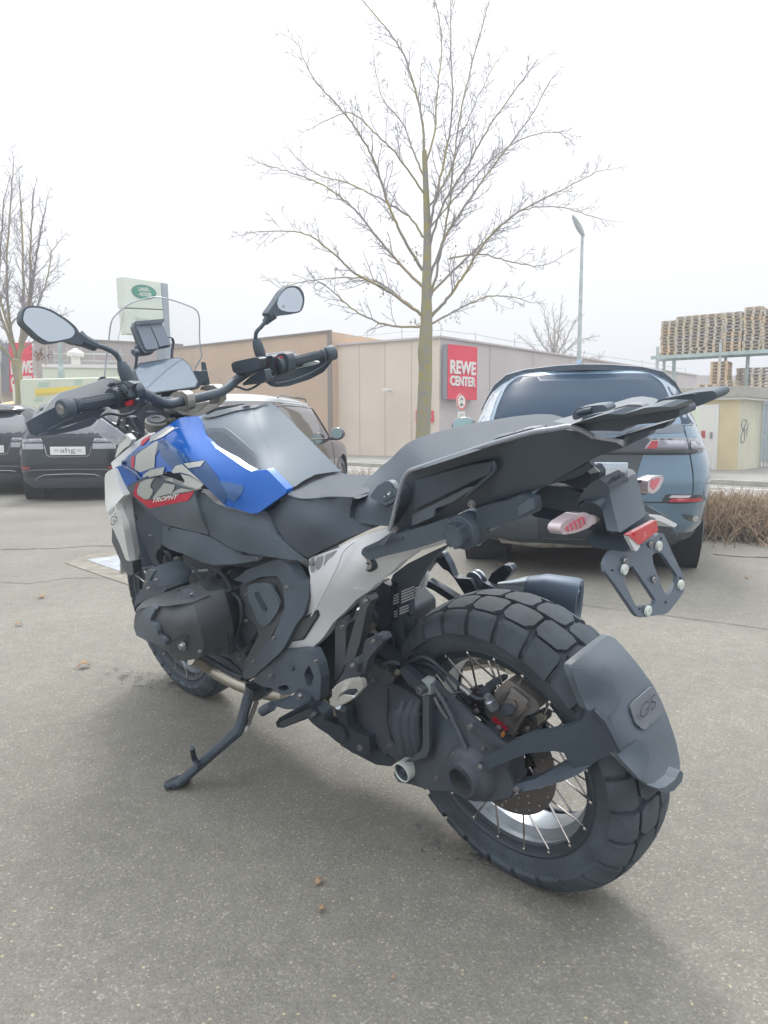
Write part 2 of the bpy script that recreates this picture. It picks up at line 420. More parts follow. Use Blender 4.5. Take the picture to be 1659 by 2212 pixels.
# a coarse darker patch of old repair with stain by the front wheel
def blob(name, px, py, rx, ry, m, z=.004, n=40, seed=1):
    rnd = random.Random(seed); c = G(px, py); e1 = G(px + rx, py) - c; e2 = G(px, py - ry) - c; mb = MB(); v = []
    for k in range(n):
        a = 2 * PI * k / n; q = 1 + .35 * noise.noise(Vector((math.cos(a) * 1.7 + seed * 3, math.sin(a) * 1.7, seed))) + rnd.uniform(-.09, .09)
        v.append(c + e1 * math.cos(a) * q + e2 * math.sin(a) * q + Vector((0, 0, z)))
    mb.add(v, [tuple(range(n))]); return tag(obj(name, mb, m, smooth=False), kind='structure')
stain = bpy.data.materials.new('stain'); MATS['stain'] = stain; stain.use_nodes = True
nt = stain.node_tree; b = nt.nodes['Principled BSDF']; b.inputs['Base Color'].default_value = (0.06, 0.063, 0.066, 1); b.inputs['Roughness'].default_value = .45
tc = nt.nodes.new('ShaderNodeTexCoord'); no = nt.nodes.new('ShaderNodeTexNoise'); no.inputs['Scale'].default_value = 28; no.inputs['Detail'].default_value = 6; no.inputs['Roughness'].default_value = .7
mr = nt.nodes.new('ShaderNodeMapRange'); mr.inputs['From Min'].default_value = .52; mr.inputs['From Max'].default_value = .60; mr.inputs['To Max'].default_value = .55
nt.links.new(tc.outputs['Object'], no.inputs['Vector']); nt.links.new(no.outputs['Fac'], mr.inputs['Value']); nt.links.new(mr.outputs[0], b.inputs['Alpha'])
blob('water_stain', 330, 1470, 72, 20, 'stain', seed=3)
blob('water_stain', 385, 1487, 45, 14, 'stain', z=.008, seed=5)
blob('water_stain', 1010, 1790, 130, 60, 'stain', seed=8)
blob('water_stain', 260, 1452, 40, 10, 'stain', seed=9)
# steel cover plate in the car park left of the wheel
cp = [G(188, 1211), G(300, 1196), (G(330, 1262)), G(270, 1240)]
m = MB(); m.prism([p + Vector((0, 0, .001)) for p in cp], (0, 0, .008))
cover = obj('drain_cover', m, 'steel_plate', bevel=.002)
tag(cover, 'grey chequered steel cover plate set in the asphalt beside the front wheel', 'cover plate')
m = MB(); e1 = (cp[1] - cp[0]); e2 = (cp[2] - cp[1])
for i in range(26):
    for j in range(14):
        s, t = (i + .5 + .5 * (j % 2)) / 27, (j + .5) / 14
        p = (cp[0] * (1 - s) + cp[1] * s) * (1 - t) + (cp[3] * (1 - s) + cp[2] * s) * t + Vector((0, 0, .0085))
        d = e1.normalized() * .014 if (i + j) % 2 else Vector((-e1.y, e1.x, 0)).normalized() * .014; w = Vector((-d.y, d.x, 0)) * .3
        m.add([p + d, p + w, p - d, p - w, p + Vector((0, 0, .004))], [(0, 1, 4), (1, 2, 4), (2, 3, 4), (3, 0, 4)])
tag(obj('raised_pattern', m, 'steel_plate', cover, smooth=False), kind='stuff')

m = MB(); m.add([G(x, y, .004) for x, y in ((140, 1216), (190, 1199), (306, 1186), (352, 1266), (300, 1270), (250, 1254))], [tuple(range(6))]); tag(obj('concrete_collar', m, mat('pale_concrete', (.205, .19, .16), .9, var=.25, vscale=9), smooth=False), kind='structure')
# fallen leaves
def leaf(px, py, s, lab, rz):
    s *= .75; c = G(px, py); t = thing('fallen_leaf', lab, 'leaf', c, rz, 'fallen leaves on the asphalt'); mb = MB(); rows = []
    for i in range(7):
        u = i / 6; w = math.sin(PI * u ** .8) * .38 * s * (1 + .25 * math.sin(i * 2.4)); z = .006 + .012 * math.sin(PI * u) * s / .05
        rows.append([Vector((u * s - s / 2, -w, z + w * .35)), Vector((u * s - s / 2, 0, z)), Vector((u * s - s / 2, w, z + w * .5))])
    mb.grid(rows); obj('blade', mb, 'fallen_leaf', t, solid=.0008)
    mb = MB(); mb.tube([(-s * .5, 0, .006), (-s * .75, s * .06, .004)], .0012, 5); obj('stalk', mb, 'twig', t)
leaf(690, 1911, .030, 'small orange brown leaf on bare asphalt left of the rear wheel', 1.0)
leaf(697, 1970, .022, 'tiny orange leaf scrap on the asphalt in the near foreground', .3)
leaf(182, 1443, .075, 'largest dry brown leaf on the asphalt left of the cylinder', .4)
leaf(90, 1292, .075, 'crumpled dry brown leaf on the asphalt near the left picture edge', 2.2)
leaf(1080, 1226, .09, 'dry curled leaf on the asphalt below the blue grey car', 2.5)
leaf(1612, 1290 - 40, .05, 'small pale leaf on the asphalt by the right picture edge', 1.5)
leaf(42, 1352, .05, 'brown leaf lying at the far left below the crumpled one', .9)
leaf(850, 2118, .012, 'orange speck of leaf at the bottom of the picture', .9)

# loose grit on the asphalt, nearer part of the car park
rnd = random.Random(5); m = MB()
for i in range(5200):
    px, py = rnd.uniform(-60, 1720), 1300 + 930 * rnd.random() ** 1.3
    c = G(px, py); s = rnd.uniform(.0012, .0034); a = rnd.uniform(0, PI)
    v = [c + Vector((math.cos(a + k * 2 * PI / 5) * s * rnd.uniform(.7, 1.2), math.sin(a + k * 2 * PI / 5) * s * rnd.uniform(.7, 1.2), 0)) for k in range(5)] + [c + Vector((0, 0, s * .7))]
    m.add(v, [(k, (k + 1) % 5, 5) for k in range(5)])
tag(obj('loose_grit', m, 'grit' if 'grit' in MATS else mat('grit', (.24, .23, .20), .8, col2=(.15, .145, .13), vscale=90), fix=False, smooth=False), 'fine loose stone grit scattered over the asphalt', 'grit', kind='stuff')

# ================================================================== BUILDINGS
def wall_block(mb, a, b, h, depth, z0=0):
    """a block whose visible face runs a -> b; depth goes away from the camera"""
    a = Vector((a[0], a[1], z0)); b = Vector((b[0], b[1], z0)); t = (b - a).normalized(); n = Vector((-t.y, t.x, 0))
    if n.y < 0: n = -n
    mb.prism([a, b, b + n * depth, a + n * depth], (0, 0, h - z0)); return t, n
BC = (1.98, 26.3); BL = (-1.96, 28.7); BR = (19.0, 44.9)
hall = thing('supermarket_hall', 'pale beige and grey supermarket hall behind the bare tree', 'building', (BC[0], BC[1], 0))
HI = Matrix.Translation(Vector((-BC[0], -BC[1], 0)))
def loc(mb, o):
    for v in mb.v: v -= Vector(o)
    return mb
O_ = (BC[0], BC[1], 0)
fl = Vector((BL[0] - BC[0], BL[1] - BC[1], 0)); fr = Vector((BR[0] - BC[0], BR[1] - BC[1], 0))
m = MB(); p0 = Vector((0, 0, 0)); m.prism([p0, fl, fl + Vector((8, 14, 0)), Vector((8.2, 14.3, 0)) * 1.0], (0, 0, 4.3)); obj('wall', m, 'wall_beige', hall, smooth=False)
m = MB(); nr = Vector((-fr.y, fr.x, 0)).normalized(); m.prism([Vector((.002, .006, 0)), fr, fr + nr * .3, Vector((.002, .006, 0)) + nr * .3], (0, 0, 4.301)); obj('wall', m, 'wall_grey', hall, smooth=False)
# panel joints, roof trim
fln = fl.normalized(); fo = Vector((fln.y, -fln.x, 0)); fo = -fo if fo.y > 0 else fo
frn = fr.normalized(); fro = Vector((frn.y, -frn.x, 0)); fro = -fro if fro.y > 0 else fro
m = MB(); m.box((fl * .5) + fo * .03 + Vector((0, 0, 4.32)), (fl.length, .1, .07), Matrix.Rotation(math.atan2(fl.y, fl.x), 3, 'Z')); m.box((fr * .5) + fro * .03 + Vector((0, 0, 4.33)), (fr.length, .1, .07), Matrix.Rotation(math.atan2(fr.y, fr.x), 3, 'Z')); obj('roof_trim', m, 'wall_grey', hall, smooth=False)
for k in range(1, 4):
    m = MB(); m.box(fl * (k / 4 * .98) + fo * .004 + Vector((0, 0, 2.15)), (.018, .012, 4.26), Matrix.Rotation(math.atan2(fl.y, fl.x), 3, 'Z')); obj('panel_joint', m, 'joint', hall, smooth=False)
for k in range(1, 8):
    m = MB(); m.box(fr * (k / 8) + fro * .004 + Vector((0, 0, 2.15)), (.03, .012, 4.26), Matrix.Rotation(math.atan2(fr.y, fr.x), 3, 'Z')); obj('panel_joint', m, 'wall_brown', hall, smooth=False)
m = MB(); m.box(fl * .985 + fo * .03 + Vector((0, 0, 2.1)), (.16, .08, 4.2), Matrix.Rotation(math.atan2(fl.y, fl.x), 3, 'Z')); obj('corner_strip', m, 'sign_white', hall, smooth=False)
m = MB(); m.box(fl * .5 + fo * .05 + Vector((0, 0, .04)), (fl.length, .12, .08), Matrix.Rotation(math.atan2(fl.y, fl.x), 3, 'Z')); obj('plinth', m, 'soil', hall, smooth=False)
# roof safety line
m = MB(); pl = [fl * 1.0, fl * .66, fl * .33, p0 + Vector((.1, .2, 0)), fr * .09, fr * .2, fr * .34, fr * .5, fr * .7, fr * .95]
for p in pl: m.tube([p + Vector((0, .5, 4.2)), p + Vector((0, .5, 4.78))], .016, 5)
m.tube([p + Vector((0, .5, 4.68 - (.04 if i % 2 else 0))) for i, p in enumerate(pl)], .014, 5); obj('roof_safety_line', m, 'galv', hall)
# wall lamp on the beige face
wp = L(845, 843, BC, BL); q = wp - Vector(O_) + fo * .12; m = MB(); m.tube([q - fo * .12, q + fo * .22], [.035, .05], 8); m.box(q + fo * .32, (.16, .22, .10)); obj('wall_lamp', m, 'sign_white', hall, bevel=.01)
# REWE sign on the grey face
def face_pt(px, py, a, b, off, out): return L(px, py, (a[0] + out.x * off, a[1] + out.y * off), (b[0] + out.x * off, b[1] + out.y * off))
def red_sign(name, label, corners, out, lines_, depth=.22):
    # corners TL TR BR BL in world, on front face
    c = [Vector(p) for p in corners]; o = c[3].copy(); o.z = 0; t = thing(name, label, 'sign', o)
    v = [p - o for p in c]; m = MB(); m.prism([p - out * .01 for p in v], -out * depth); obj('sign_case', m, 'sign_side', t, smooth=False)
    # slightly crumpled banner sheet
    rows = []
    for i in range(13):
        r = []
        for j in range(9):
            s, u = j / 8, i / 12; p = v[3].lerp(v[2], s).lerp(v[0].lerp(v[1], s), u)
            r.append(p + out * (.012 + .015 * noise.noise(Vector((s * 3, u * 5, 1)))))
        rows.append(r)
    m = MB(); m.grid(rows); obj('banner', m, 'sign_red', t)
    ux = (v[2] - v[3]); uz = (v[0] - v[3])
    for s, (x0, x1, y0, y1) in lines_:
        m = MB(); text_on(m, s, v[3] + ux * x0 + uz * y0 + out * .045, ux * (x1 - x0), uz * (y1 - y0), bold=.035); obj('lettering', m, 'sign_white', t, solid=.03, smooth=False)
    return t
so = .28
cs = [face_pt(x, y, BC, BR, so, fro) for x, y in ((967, 743), (1030.5, 750), (1029.5, 864.5), (966, 862))]
red_sign('supermarket_sign', 'red hanging sign with white REWE CENTER letters on the grey wall right of the tree', cs, fro,
         [('REWE', (.07, .93, .47, .72)), ('CENTER', (.07, .93, .25, .435))])
# red arrow sign on the beige face
cs = [face_pt(x, y, BC, BL, .05, fo) for x, y in ((898, 887.5), (936, 887), (936, 912.5), (898, 912))]
o = cs[3].copy(); ar = thing('arrow_sign', 'small red sign with white arrow half hidden behind the tree trunk', 'sign', o)
v = [p - o for p in cs]; m = MB(); m.prism(v, -fo * .03); obj('board', m, 'sign_red', ar, smooth=False)
def bil(v, s, u): return v[3].lerp(v[2], s).lerp(v[0].lerp(v[1], s), u)
m = MB(); m.add([bil(v, s, u) + fo * .006 for s, u in ((.1, .3), (.72, .3), (.72, .08), (.92, .5), (.72, .92), (.72, .7), (.1, .7))], [tuple(range(7))]); obj('arrow', m, 'sign_white', ar, smooth=False)

# tan hall left of it
TR_ = L(718, 900, BC, BL); TRp = D(718.5, 900, 28.3); TLp = D(371, 900, 34.2)
hz = 1.02 + (931 - 722) / FPX * 28.3
tan = thing('tan_hall', 'flat roofed hall with smooth tan panel facade behind the handlebar', 'building', (TRp.x, TRp.y, 0))
oo = Vector((TRp.x, TRp.y, 0)); tl = Vector((TLp.x, TLp.y, 0)) - oo; tn = tl.normalized(); to = Vector((tn.y, -tn.x, 0)); to = -to if to.y > 0 else to
m = MB(); m.prism([p0, tl, tl - to * 9, -to * 9], (0, 0, hz)); obj('wall', m, 'wall_tan', tan, smooth=False)
rz_ = Matrix.Rotation(math.atan2(tl.y, tl.x), 3, 'Z')
m = MB(); m.box(tn * .10 + to * .02 + Vector((0, 0, hz / 2)), (.2, .06, hz + .02), rz_); obj('corner_strip', m, 'trim_dark', tan, smooth=False)
m = MB(); m.box(tl * .5 + to * .02 + Vector((0, 0, hz + .03)), (tl.length, .1, .07), rz_); obj('roof_trim', m, 'trim_dark', tan, smooth=False)
for zz in (1.25, 2.45, 3.65):
    m = MB(); m.box(tl * .5 + to * .003 + Vector((0, 0, zz)), (tl.length, .01, .022), rz_); obj('panel_joint', m, 'joint', tan, smooth=False)
for k in range(1, 6):
    m = MB(); m.box(tl * (k / 6) + to * .003 + Vector((0, 0, hz / 2)), (.022, .01, hz - .02), rz_); obj('panel_joint', m, 'joint', tan, smooth=False)

# brown-grey hall at the left
b0 = D(395, 740, 36.5); b1 = D(75, 733, 33.5); bo = Vector((b0.x, b0.y, 0)); bh = 1.02 + (931 - 734) / FPX * 33.5
br = thing('brown_hall', 'dark brown grey hall wall behind the left mirror', 'building', bo)
bl = Vector((b1.x, b1.y, 0)) - bo; bn = bl.normalized(); bout = Vector((bn.y, -bn.x, 0)); bout = -bout if bout.y > 0 else bout
m = MB(); m.prism([p0, bl, bl - bout * 8, -bout * 8], (0, 0, bh)); obj('wall', m, 'wall_brown', br, smooth=False)
m = MB(); m.box(bl * .5 + bout * .02 + Vector((0, 0, bh + .03)), (bl.length, .1, .08), Matrix.Rotation(math.atan2(bl.y, bl.x), 3, 'Z')); obj('roof_trim', m, 'trim_dark', br, smooth=False)
m = MB(); c = L(103.5, 800, (bo.x, bo.y), (b1.x, b1.y)) - bo; m.tube([Vector((c.x, c.y, 1.5)) + bout * .05, Vector((c.x, c.y, bh - .2)) + bout * .05], .035, 6); obj('downpipe', m, 'wall_grey', br)
# REWE sign of the left hall with pale side building
s0 = D(80, 800, 32.0); s1 = D(-40, 800, 29.0); lo = Vector((s0.x, s0.y, 0))
lf = thing('beige_annexe', 'low beige annexe with white upper panel behind the left tree', 'building', lo)
ll = Vector((s1.x, s1.y, 0)) - lo; ln = ll.normalized(); lout = Vector((ln.y, -ln.x, 0)); lout = -lout if lout.y > 0 else lout
m = MB(); m.prism([p0, ll * 2, ll * 2 - lout * 1.0, -lout * 1.0], (0, 0, 3.4)); obj('wall', m, 'wall_beige', lf, smooth=False)
m = MB(); m.prism([ll * .35 + Vector((0, 0, 3.4)), ll * 2 + Vector((0, 0, 3.4)), ll * 2 - lout + Vector((0, 0, 3.4)), ll * .35 - lout + Vector((0, 0, 3.4))], (0, 0, 1.3)); obj('upper_panel', m, 'white_sheet', lf, smooth=False)
m = MB()
for k in range(30): m.box(ll * (.36 + k * .05) + lout * .02 + Vector((0, 0, 4.05)), (.03, .04, 1.2), Matrix.Rotation(math.atan2(ll.y, ll.x), 3, 'Z'))
obj('panel_ribs', m, 'white_sheet', lf, smooth=False)
def lp(x, y): return L(x, y, (s0.x + lout.x * .4, s0.y + lout.y * .4), (s1.x + lout.x * .4, s1.y + lout.y * .4))
cs = [lp(19, 741), lp(68, 739), lp(72, 842), lp(21, 848)]
red_sign('supermarket_sign', 'red REWE CENTER sign behind the trunk of the left tree', cs, lout, [('REWE', (.04, .95, .36, .62)), ('CENTER', (.04, .95, .06, .31))], .5)
# low flat roofed unit with railing
u0 = D(262, 800, 27); u1 = D(92, 812, 26.6); uo = Vector((u0.x, u0.y, 0)); uh = 1.02 + (931 - 797) / FPX * 27
un = thing('low_depot', 'low white edged flat roof unit with roof railing and vent', 'building', uo)
ul = Vector((u1.x, u1.y, 0)) - uo; uno = Vector((ul.y, -ul.x, 0)).normalized(); uno = -uno if uno.y > 0 else uno
m = MB(); m.prism([p0, ul, ul - uno * 4, -uno * 4], (0, 0, uh)); obj('wall', m, 'truck_white', un, smooth=False)
m = MB(); m.prism([Vector((0, 0, uh)) + uno * .05, ul + Vector((0, 0, uh)) + uno * .05, ul + Vector((0, 0, uh)) + uno * -.1, Vector((0, 0, uh)) - uno * .1], (0, 0, .12)); obj('roof_edge', m, 'sign_white', un, smooth=False)
m = MB()
for k in range(6): m.tube([ul * (.05 + k * .17) + Vector((0, 0, uh)) - uno * .6, ul * (.05 + k * .17) + Vector((0, 0, uh + .75)) - uno * .6], .022, 5)
m.tube([Vector((0, 0, uh + .55)) - uno * .6, ul * .92 + Vector((0, 0, uh + .55)) - uno * .6], .02, 5); m.tube([Vector((0, 0, uh + .3)) - uno * .6, ul * .92 + Vector((0, 0, uh + .3)) - uno * .6], .014, 5); obj('railing', m, 'galv', un)
m = MB(); m.lathe([(0, .16), (.45, .16), (.46, .3), (.58, .3), (.74, .05), (.75, 0)], ul * .62 + Vector((0, 0, uh)) - uno * .5, (0, 0, 1), 12); obj('roof_vent', m, 'sign_white', un)

# ------------------------------------------------------------------ street pole at left, lamp post at right
c = D(132.5, 815, 23); pt = thing('light_pole', 'thin grey green pole standing behind the left mirror', 'pole', (c.x, c.y, 0))
m = MB(); m.tube([(0, 0, 0), (0, 0, 4.15)], [.075, .062], 10); obj('shaft', m, 'galv_green', pt); m = MB(); m.lathe([(0, .1), (.35, .1), (.4, .075)], (0, 0, 2.62), (0, 0, 1), 10); obj('clamp_band', m, 'galv_green', pt)
m = MB(); m.tube([(0, 0, 4.12), (.05, 0, 4.3), (.3, 0, 4.36)], .04, 8); obj('lamp_arm', m, 'galv_green', pt)
dl = 24.0; c = D(1250, 800, dl); zt = 1.02 + (931 - 503) / FPX * dl + .0
lpst = thing('street_lamp', 'tall thin grey street lamp standing behind the blue grey car', 'street lamp', (c.x, c.y, 0))
tp = D(1258, 505, dl) - Vector((c.x, c.y, 0)); zt = tp.z
m = MB(); m.tube([(0, 0, 0), (0.0, 0, 2.2)], [.09, .085], 10); obj('base_shaft', m, 'galv', lpst)
m = MB(); m.tube([(0, 0, 2.2), (tp.x * .5, 0, 4.9), (tp.x, 0, zt)], [.075, .062, .045], 10); obj('shaft', m, 'galv', lpst)
m = MB(); m.lathe([(0, .080), (.4, .078)], (0.0, 0, 2.9), (0, 0, 1), 12); obj('sticker', m, mat('sticker', (.35, .55, .75), .4), lpst)
h0 = D(1258, 508, dl) - Vector((c.x, c.y, 0)); h1 = D(1230, 481, dl) - Vector((c.x, c.y, 0)); dirv = h1 - h0
rows = []
for i in range(9):
    u = i / 8; w = .19 * math.sin(PI * (.12 + .85 * u)) ** .6; cc = h0 + dirv * (u * 1.15 - .05) + Vector((0, -.6 * u, 0))
    rows.append([cc + Vector((math.cos(a) * w * .75, 0, 0)) + Vector((0, math.cos(a) * w * .5, math.sin(a) * w * (.62 if math.sin(a) > 0 else .35))) for a in [2 * PI * k / 12 for k in range(12)]])
m = MB(); m.grid(rows, closed=True); m.f += [tuple(range(12)), tuple(range(8 * 12, 9 * 12))]; obj('lamp_head', m, 'galv', lpst)
# round prohibition sign on post
ds = 20.0; c = D(997, 868, ds); sg = thing('road_sign', 'round white sign with red rim, black motorcycle and car symbols, on a grey post', 'road sign', (c.x, c.y, 0), R(48))
cz = c.z; rr = (886 - 850.5) / 2 / FPX * ds
m = MB(); m.tube([(0, .04, 0), (0, .04, cz + rr)], .03, 8); obj('post', m, 'galv', sg)
m = MB(); m.lathe([(0, 0), (0, rr), (.012, rr), (.012, 0)], (0, .0, cz), (0, 1, 0), 32); obj('disc', m, 'sign_white', sg, smooth=False)
m = MB(); m.lathe([(-.004, rr * .99), (-.004, rr * .80), (-.002, rr * .80), (-.002, rr * .99)], (0, 0, cz), (0, 1, 0), 32, closed=True); obj('red_rim', m, mat('rim_red', (.62, .06, .05), .4), sg, smooth=False)
m = MB()
def sym(poly, ox, oz, s): m.add([(ox + x * s, -.005, cz + oz + z * s) for x, z in poly], [tuple(range(len(poly)))])
sym([(-1, -.3), (-.8, .1), (-.4, .15), (-.2, .6), (.25, .75), (.3, .2), (.7, .15), (1, -.3), (.6, -.5), (.4, -.1), (-.4, -.1), (-.6, -.5)], 0, rr * .30, rr * .34)
sym([(-1, -.35), (-1, .1), (-.6, .15), (-.4, .5), (.4, .5), (.6, .15), (1, .1), (1, -.35), (.6, -.35), (.45, -.55), (.3, -.35), (-.3, -.35), (-.45, -.55), (-.6, -.35)], 0, -rr * .34, rr * .36)
obj('symbol', m, 'plate_ink', sg, smooth=False)
m = MB(); m.box((0, 0, cz - rr - .16), (.32, .012, .24)); obj('supplement_plate', m, 'sign_white', sg, smooth=False)
m = MB()
for k in range(3): m.box((0, -.009, cz - rr - .11 - .045 * k), (.2 - .03 * k, .002, .016))
obj('plate_print', m, 'letter_grey', sg, smooth=False)

# ------------------------------------------------------------------ dealer pylon sign
dp = 24.0
def pyl(x, y, k=0.0): return D(x, y, dp + k)
c = pyl(361, 800); py = thing('pylon_sign', 'white pylon sign with a green LAND ROVER oval seen through the windscreen', 'sign', (c.x, c.y, 0)); po = Vector((c.x, c.y, 0))
q = [pyl(266, 597, -1.2), pyl(347, 609, 0), pyl(352, 668, 0), pyl(270, 664, -1.2)]; nrm = (q[1] - q[0]).cross(q[3] - q[0]).normalized(); nrm = -nrm if nrm.y > 0 else nrm
m = MB(); m.prism([p - po for p in q], -nrm * .35); obj('upper_panel', m, 'sign_green_white', py, bevel=.02)
q2 = [pyl(272, 667, -1.2), pyl(352, 670, 0), pyl(355, 724, 0), pyl(277, 721, -1.2)]
m = MB(); m.prism([p - po for p in q2], -nrm * .35); obj('lower_panel', m, 'sign_green_white', py, bevel=.02)
q3 = [pyl(349, 610, .1), pyl(363, 612, .3), pyl(374, 800, .3), pyl(362, 800, .1)]
q3 = [Vector((q3[0].x, q3[0].y, q3[0].z)), Vector((q3[1].x, q3[1].y, q3[0].z)), Vector((q3[1].x + .08, q3[1].y, 0)), Vector((q3[0].x + .05, q3[0].y, 0))]
m = MB(); m.prism([p - po for p in q3], -nrm * .4); obj('pylon_post', m, 'pylon_grey', py, bevel=.02)
def bq(q, s, u): return q[3].lerp(q[2], s).lerp(q[0].lerp(q[1], s), u) - po
def oval(cx, cy, rx, ry, off, n=40, cut=None): return [bq(q, cx + rx * math.cos(2 * PI * k / n), cy + ry * math.sin(2 * PI * k / n)) + nrm * off for k in range(n)]
m = MB(); m.add(oval(.52, .56, .335, .255, .006), [tuple(range(40))]); obj('oval_rim', m, 'sign_side', py, smooth=False)
m = MB(); m.add(oval(.52, .56, .32, .24, .012), [tuple(range(40))]); obj('green_oval', m, 'green_oval', py, smooth=False)
m = MB(); U = bq(q, 1, 0) - bq(q, 0, 0); W = bq(q, 0, 1) - bq(q, 0, 0)
text_on(m, 'LAND', bq(q, .37, .58) + nrm * .018, U * .26, W * .13, bold=.03); text_on(m, 'ROVER', bq(q, .41, .41) + nrm * .018, U * .30, W * .13, bold=.03)
for (x, y) in ((.65, .60), (.36, .45)): m.add([bq(q, x, y + .04) + nrm * .018, bq(q, x, y) + nrm * .018, bq(q, x + .05, y + .02) + nrm * .018], [(0, 1, 2)])
obj('lettering', m, 'sign_white', py, smooth=False)
m = MB(); Q2 = q2; c0 = Q2[3].lerp(Q2[0], .5) - po; U2 = Q2[2] - Q2[3]; W2 = Q2[0] - Q2[3]
text_on(m, 'Special', c0 + U2 * .22 + nrm * .012, U2 * .55, W2 * .2, bold=.0); obj('grey_lettering', m, 'letter_grey', py, smooth=False)

# ------------------------------------------------------------------ white lorry with stripes, orange cab
tr = D(240, 866, 17.5); tlp = D(50, 866, 16.5); lo_ = Vector((tr.x, tr.y, 0)); tv = Vector((tlp.x, tlp.y, 0)) - lo_; tou = Vector((tv.y, -tv.x, 0)).normalized(); tou = -tou if tou.y > 0 else tou
lorry = thing('lorry', 'white box lorry with yellow band and pale green squares beside the left tree', 'lorry', lo_)
hb = 1.02 + (931 - 812) / FPX * 17.5; ht = 1.02 + (931 - 819) / FPX * 16.5
ex = -tv * .35
m = MB(); m.prism([tv + Vector((0, 0, .45)), ex + Vector((0, 0, .45)), ex + Vector((0, 0, hb)), tv + Vector((0, 0, ht))], -tou * 2.2); obj('box_body', m, 'truck_white', lorry, bevel=.03)
def tq(x, y): return L(x, y, (lo_.x + tou.x * .004, lo_.y + tou.y * .004), (lo_.x + tv.x + tou.x * .004, lo_.y + tv.y + tou.y * .004)) - lo_
m = MB(); m.add([tq(76, 840), tq(190, 832), tq(190, 848), tq(76, 856)], [(0, 1, 2, 3)]); obj('yellow_band', m, 'truck_yellow', lorry, smooth=False)
for (x0, x1, y0, y1) in ((82, 105, 826, 837), (160, 176, 820, 832), (74, 92, 858, 868)):
    m = MB(); m.add([tq(x0 + 3, y0), tq(x1 + 3, y0 - 1), tq(x1, y1 - 1), tq(x0, y1)], [(0, 1, 2, 3)]); obj('green_square', m, 'truck_green', lorry, smooth=False)
m = MB(); 
for k in range(10):
    x = 80 + k * 5; m.add([tq(x, 849 - k * .3) + tou * .004, tq(x + 3.4, 849 - k * .3) + tou * .004, tq(x + 3.4, 855 - k * .3) + tou * .004, tq(x, 855 - k * .3) + tou * .004], [(0, 1, 2, 3)])
obj('band_print', m, 'truck_letter', lorry, smooth=False)
for k in (.1, .8, .93):
    m = MB(); m.lathe([(0, .0), (0, .30), (.02, .42), (.2, .42), (.2, 0)], tv * k + Vector((0, 0, .42)) + tou * .0, -tou, 20); obj('wheel', m, 'tyre_car', lorry)
cabp = D(26, 880, 18.5); cab = thing('delivery_van', 'orange yellow rounded van roof behind the left tree trunk', 'van', (cabp.x, cabp.y, 0))
rows = []
for i, (z, s) in enumerate(((.3, 1), (1.2, 1), (1.45, .96), (1.62, .86), (1.74, .68), (1.80, .42), (1.82, .05))):
    rows.append([Vector(((.33 * s) * (abs(math.cos(a)) ** .55) * (1 if math.cos(a) > 0 else -1), (1.8 * s) * (abs(math.sin(a)) ** .5) * (1 if math.sin(a) > 0 else -1) + 1, z)) for a in [2 * PI * (k + .5) / 24 for k in range(24)]])
m = MB(); m.grid(rows, closed=True); obj('body', m, 'cab_orange', cab)
for s in (-1, 1):
    m = MB(); m.lathe([(0, 0), (0, .3), (.15, .3), (.15, 0)], (s * .28, -.2, .3), (1, 0, 0), 16); obj('wheel', m, 'tyre_car', cab)

# ================================================================== GARAGE, RACK, PALLETS
gc = D(1592.5, 1000, 16.9); gl = D(1440, 1000, 17.7); gr_ = D(1642, 1000, 18.2); go = Vector((gc.x, gc.y, 0))
gar = thing('garage_building', 'small cream and pale green garage hut with flat concrete roof', 'building', go)
v1 = Vector((gl.x, gl.y, 0)) - go; v2 = Vector((gr_.x, gr_.y, 0)) - go; gh = 1.72
bk = v1 + v2
m = MB(); m.prism([p0, v1, bk * 1.0 + Vector((0, 3, 0)), v2 + Vector((.35, 1.5, 0))], (0, 0, gh)); o = obj('wall', m, ['garage_yellow', 'garage_pale'], gar, smooth=False)
g1 = Vector((v1.y, -v1.x, 0)).normalized(); g1 = -g1 if g1.y > 0 else g1
g2 = Vector((v2.y, -v2.x, 0)).normalized(); g2 = -g2 if g2.y > 0 else g2
m = MB(); m.prism([g2 * .004, v2 + g2 * .004, v2 - g2 * .1, -g2 * .1 + v2 * .02], (0, 0, gh - .002)); obj('end_wall', m, 'garage_pale', gar, smooth=False)
m = MB(); e = .09; m.prism([(g1 + g2) * e + Vector((0, 0, gh)), v1 + g1 * e + Vector((-.1, 0, gh)), bk + Vector((0, 3, gh)), v2 + g2 * e + Vector((.1, 0, gh)), ], (0, 0, .055)); obj('roof_edge', m, 'sign_white', gar, smooth=False)
m = MB(); e = .13; m.prism([(g1 + g2) * e + Vector((0, 0, gh + .055)), v1 + g1 * e + Vector((-.1, 0, gh + .055)), bk + Vector((0, 3, gh + .055)), v2 + g2 * e + Vector((.14, 0, gh + .055)), ], (0, 0, .24)); obj('roof_slab', m, 'concrete', gar, bevel=.01)
def gq(x, y): return L(x, y, (gc.x, gc.y), (gl.x, gl.y)) - go
m = MB(); d4 = [gq(1486, 874), gq(1555, 873.5), gq(1548, 1025), gq(1486, 1025)]
for p in (0, 1): pass
xa, xb = gq(1486, 900), gq(1553, 900)
def rectw(a, b, z0, z1, out, dep):
    mm = MB(); mm.prism([Vector((a.x, a.y, z0)) + out * dep, Vector((b.x, b.y, z0)) + out * dep, Vector((b.x, b.y, z1)) + out * dep, Vector((a.x, a.y, z1)) + out * dep], -out * (dep - .002)); return mm
zt = d4[1].z
obj('door_frame', rectw(xa, xb, .02, zt, g1, .05), 'door_white', gar, bevel=.006)
dv = (xb - xa); obj('door_leaf', rectw(xa + dv * .05, xb - dv * .12, .06, zt - .07, g1, .065), 'sign_white', gar, bevel=.006)
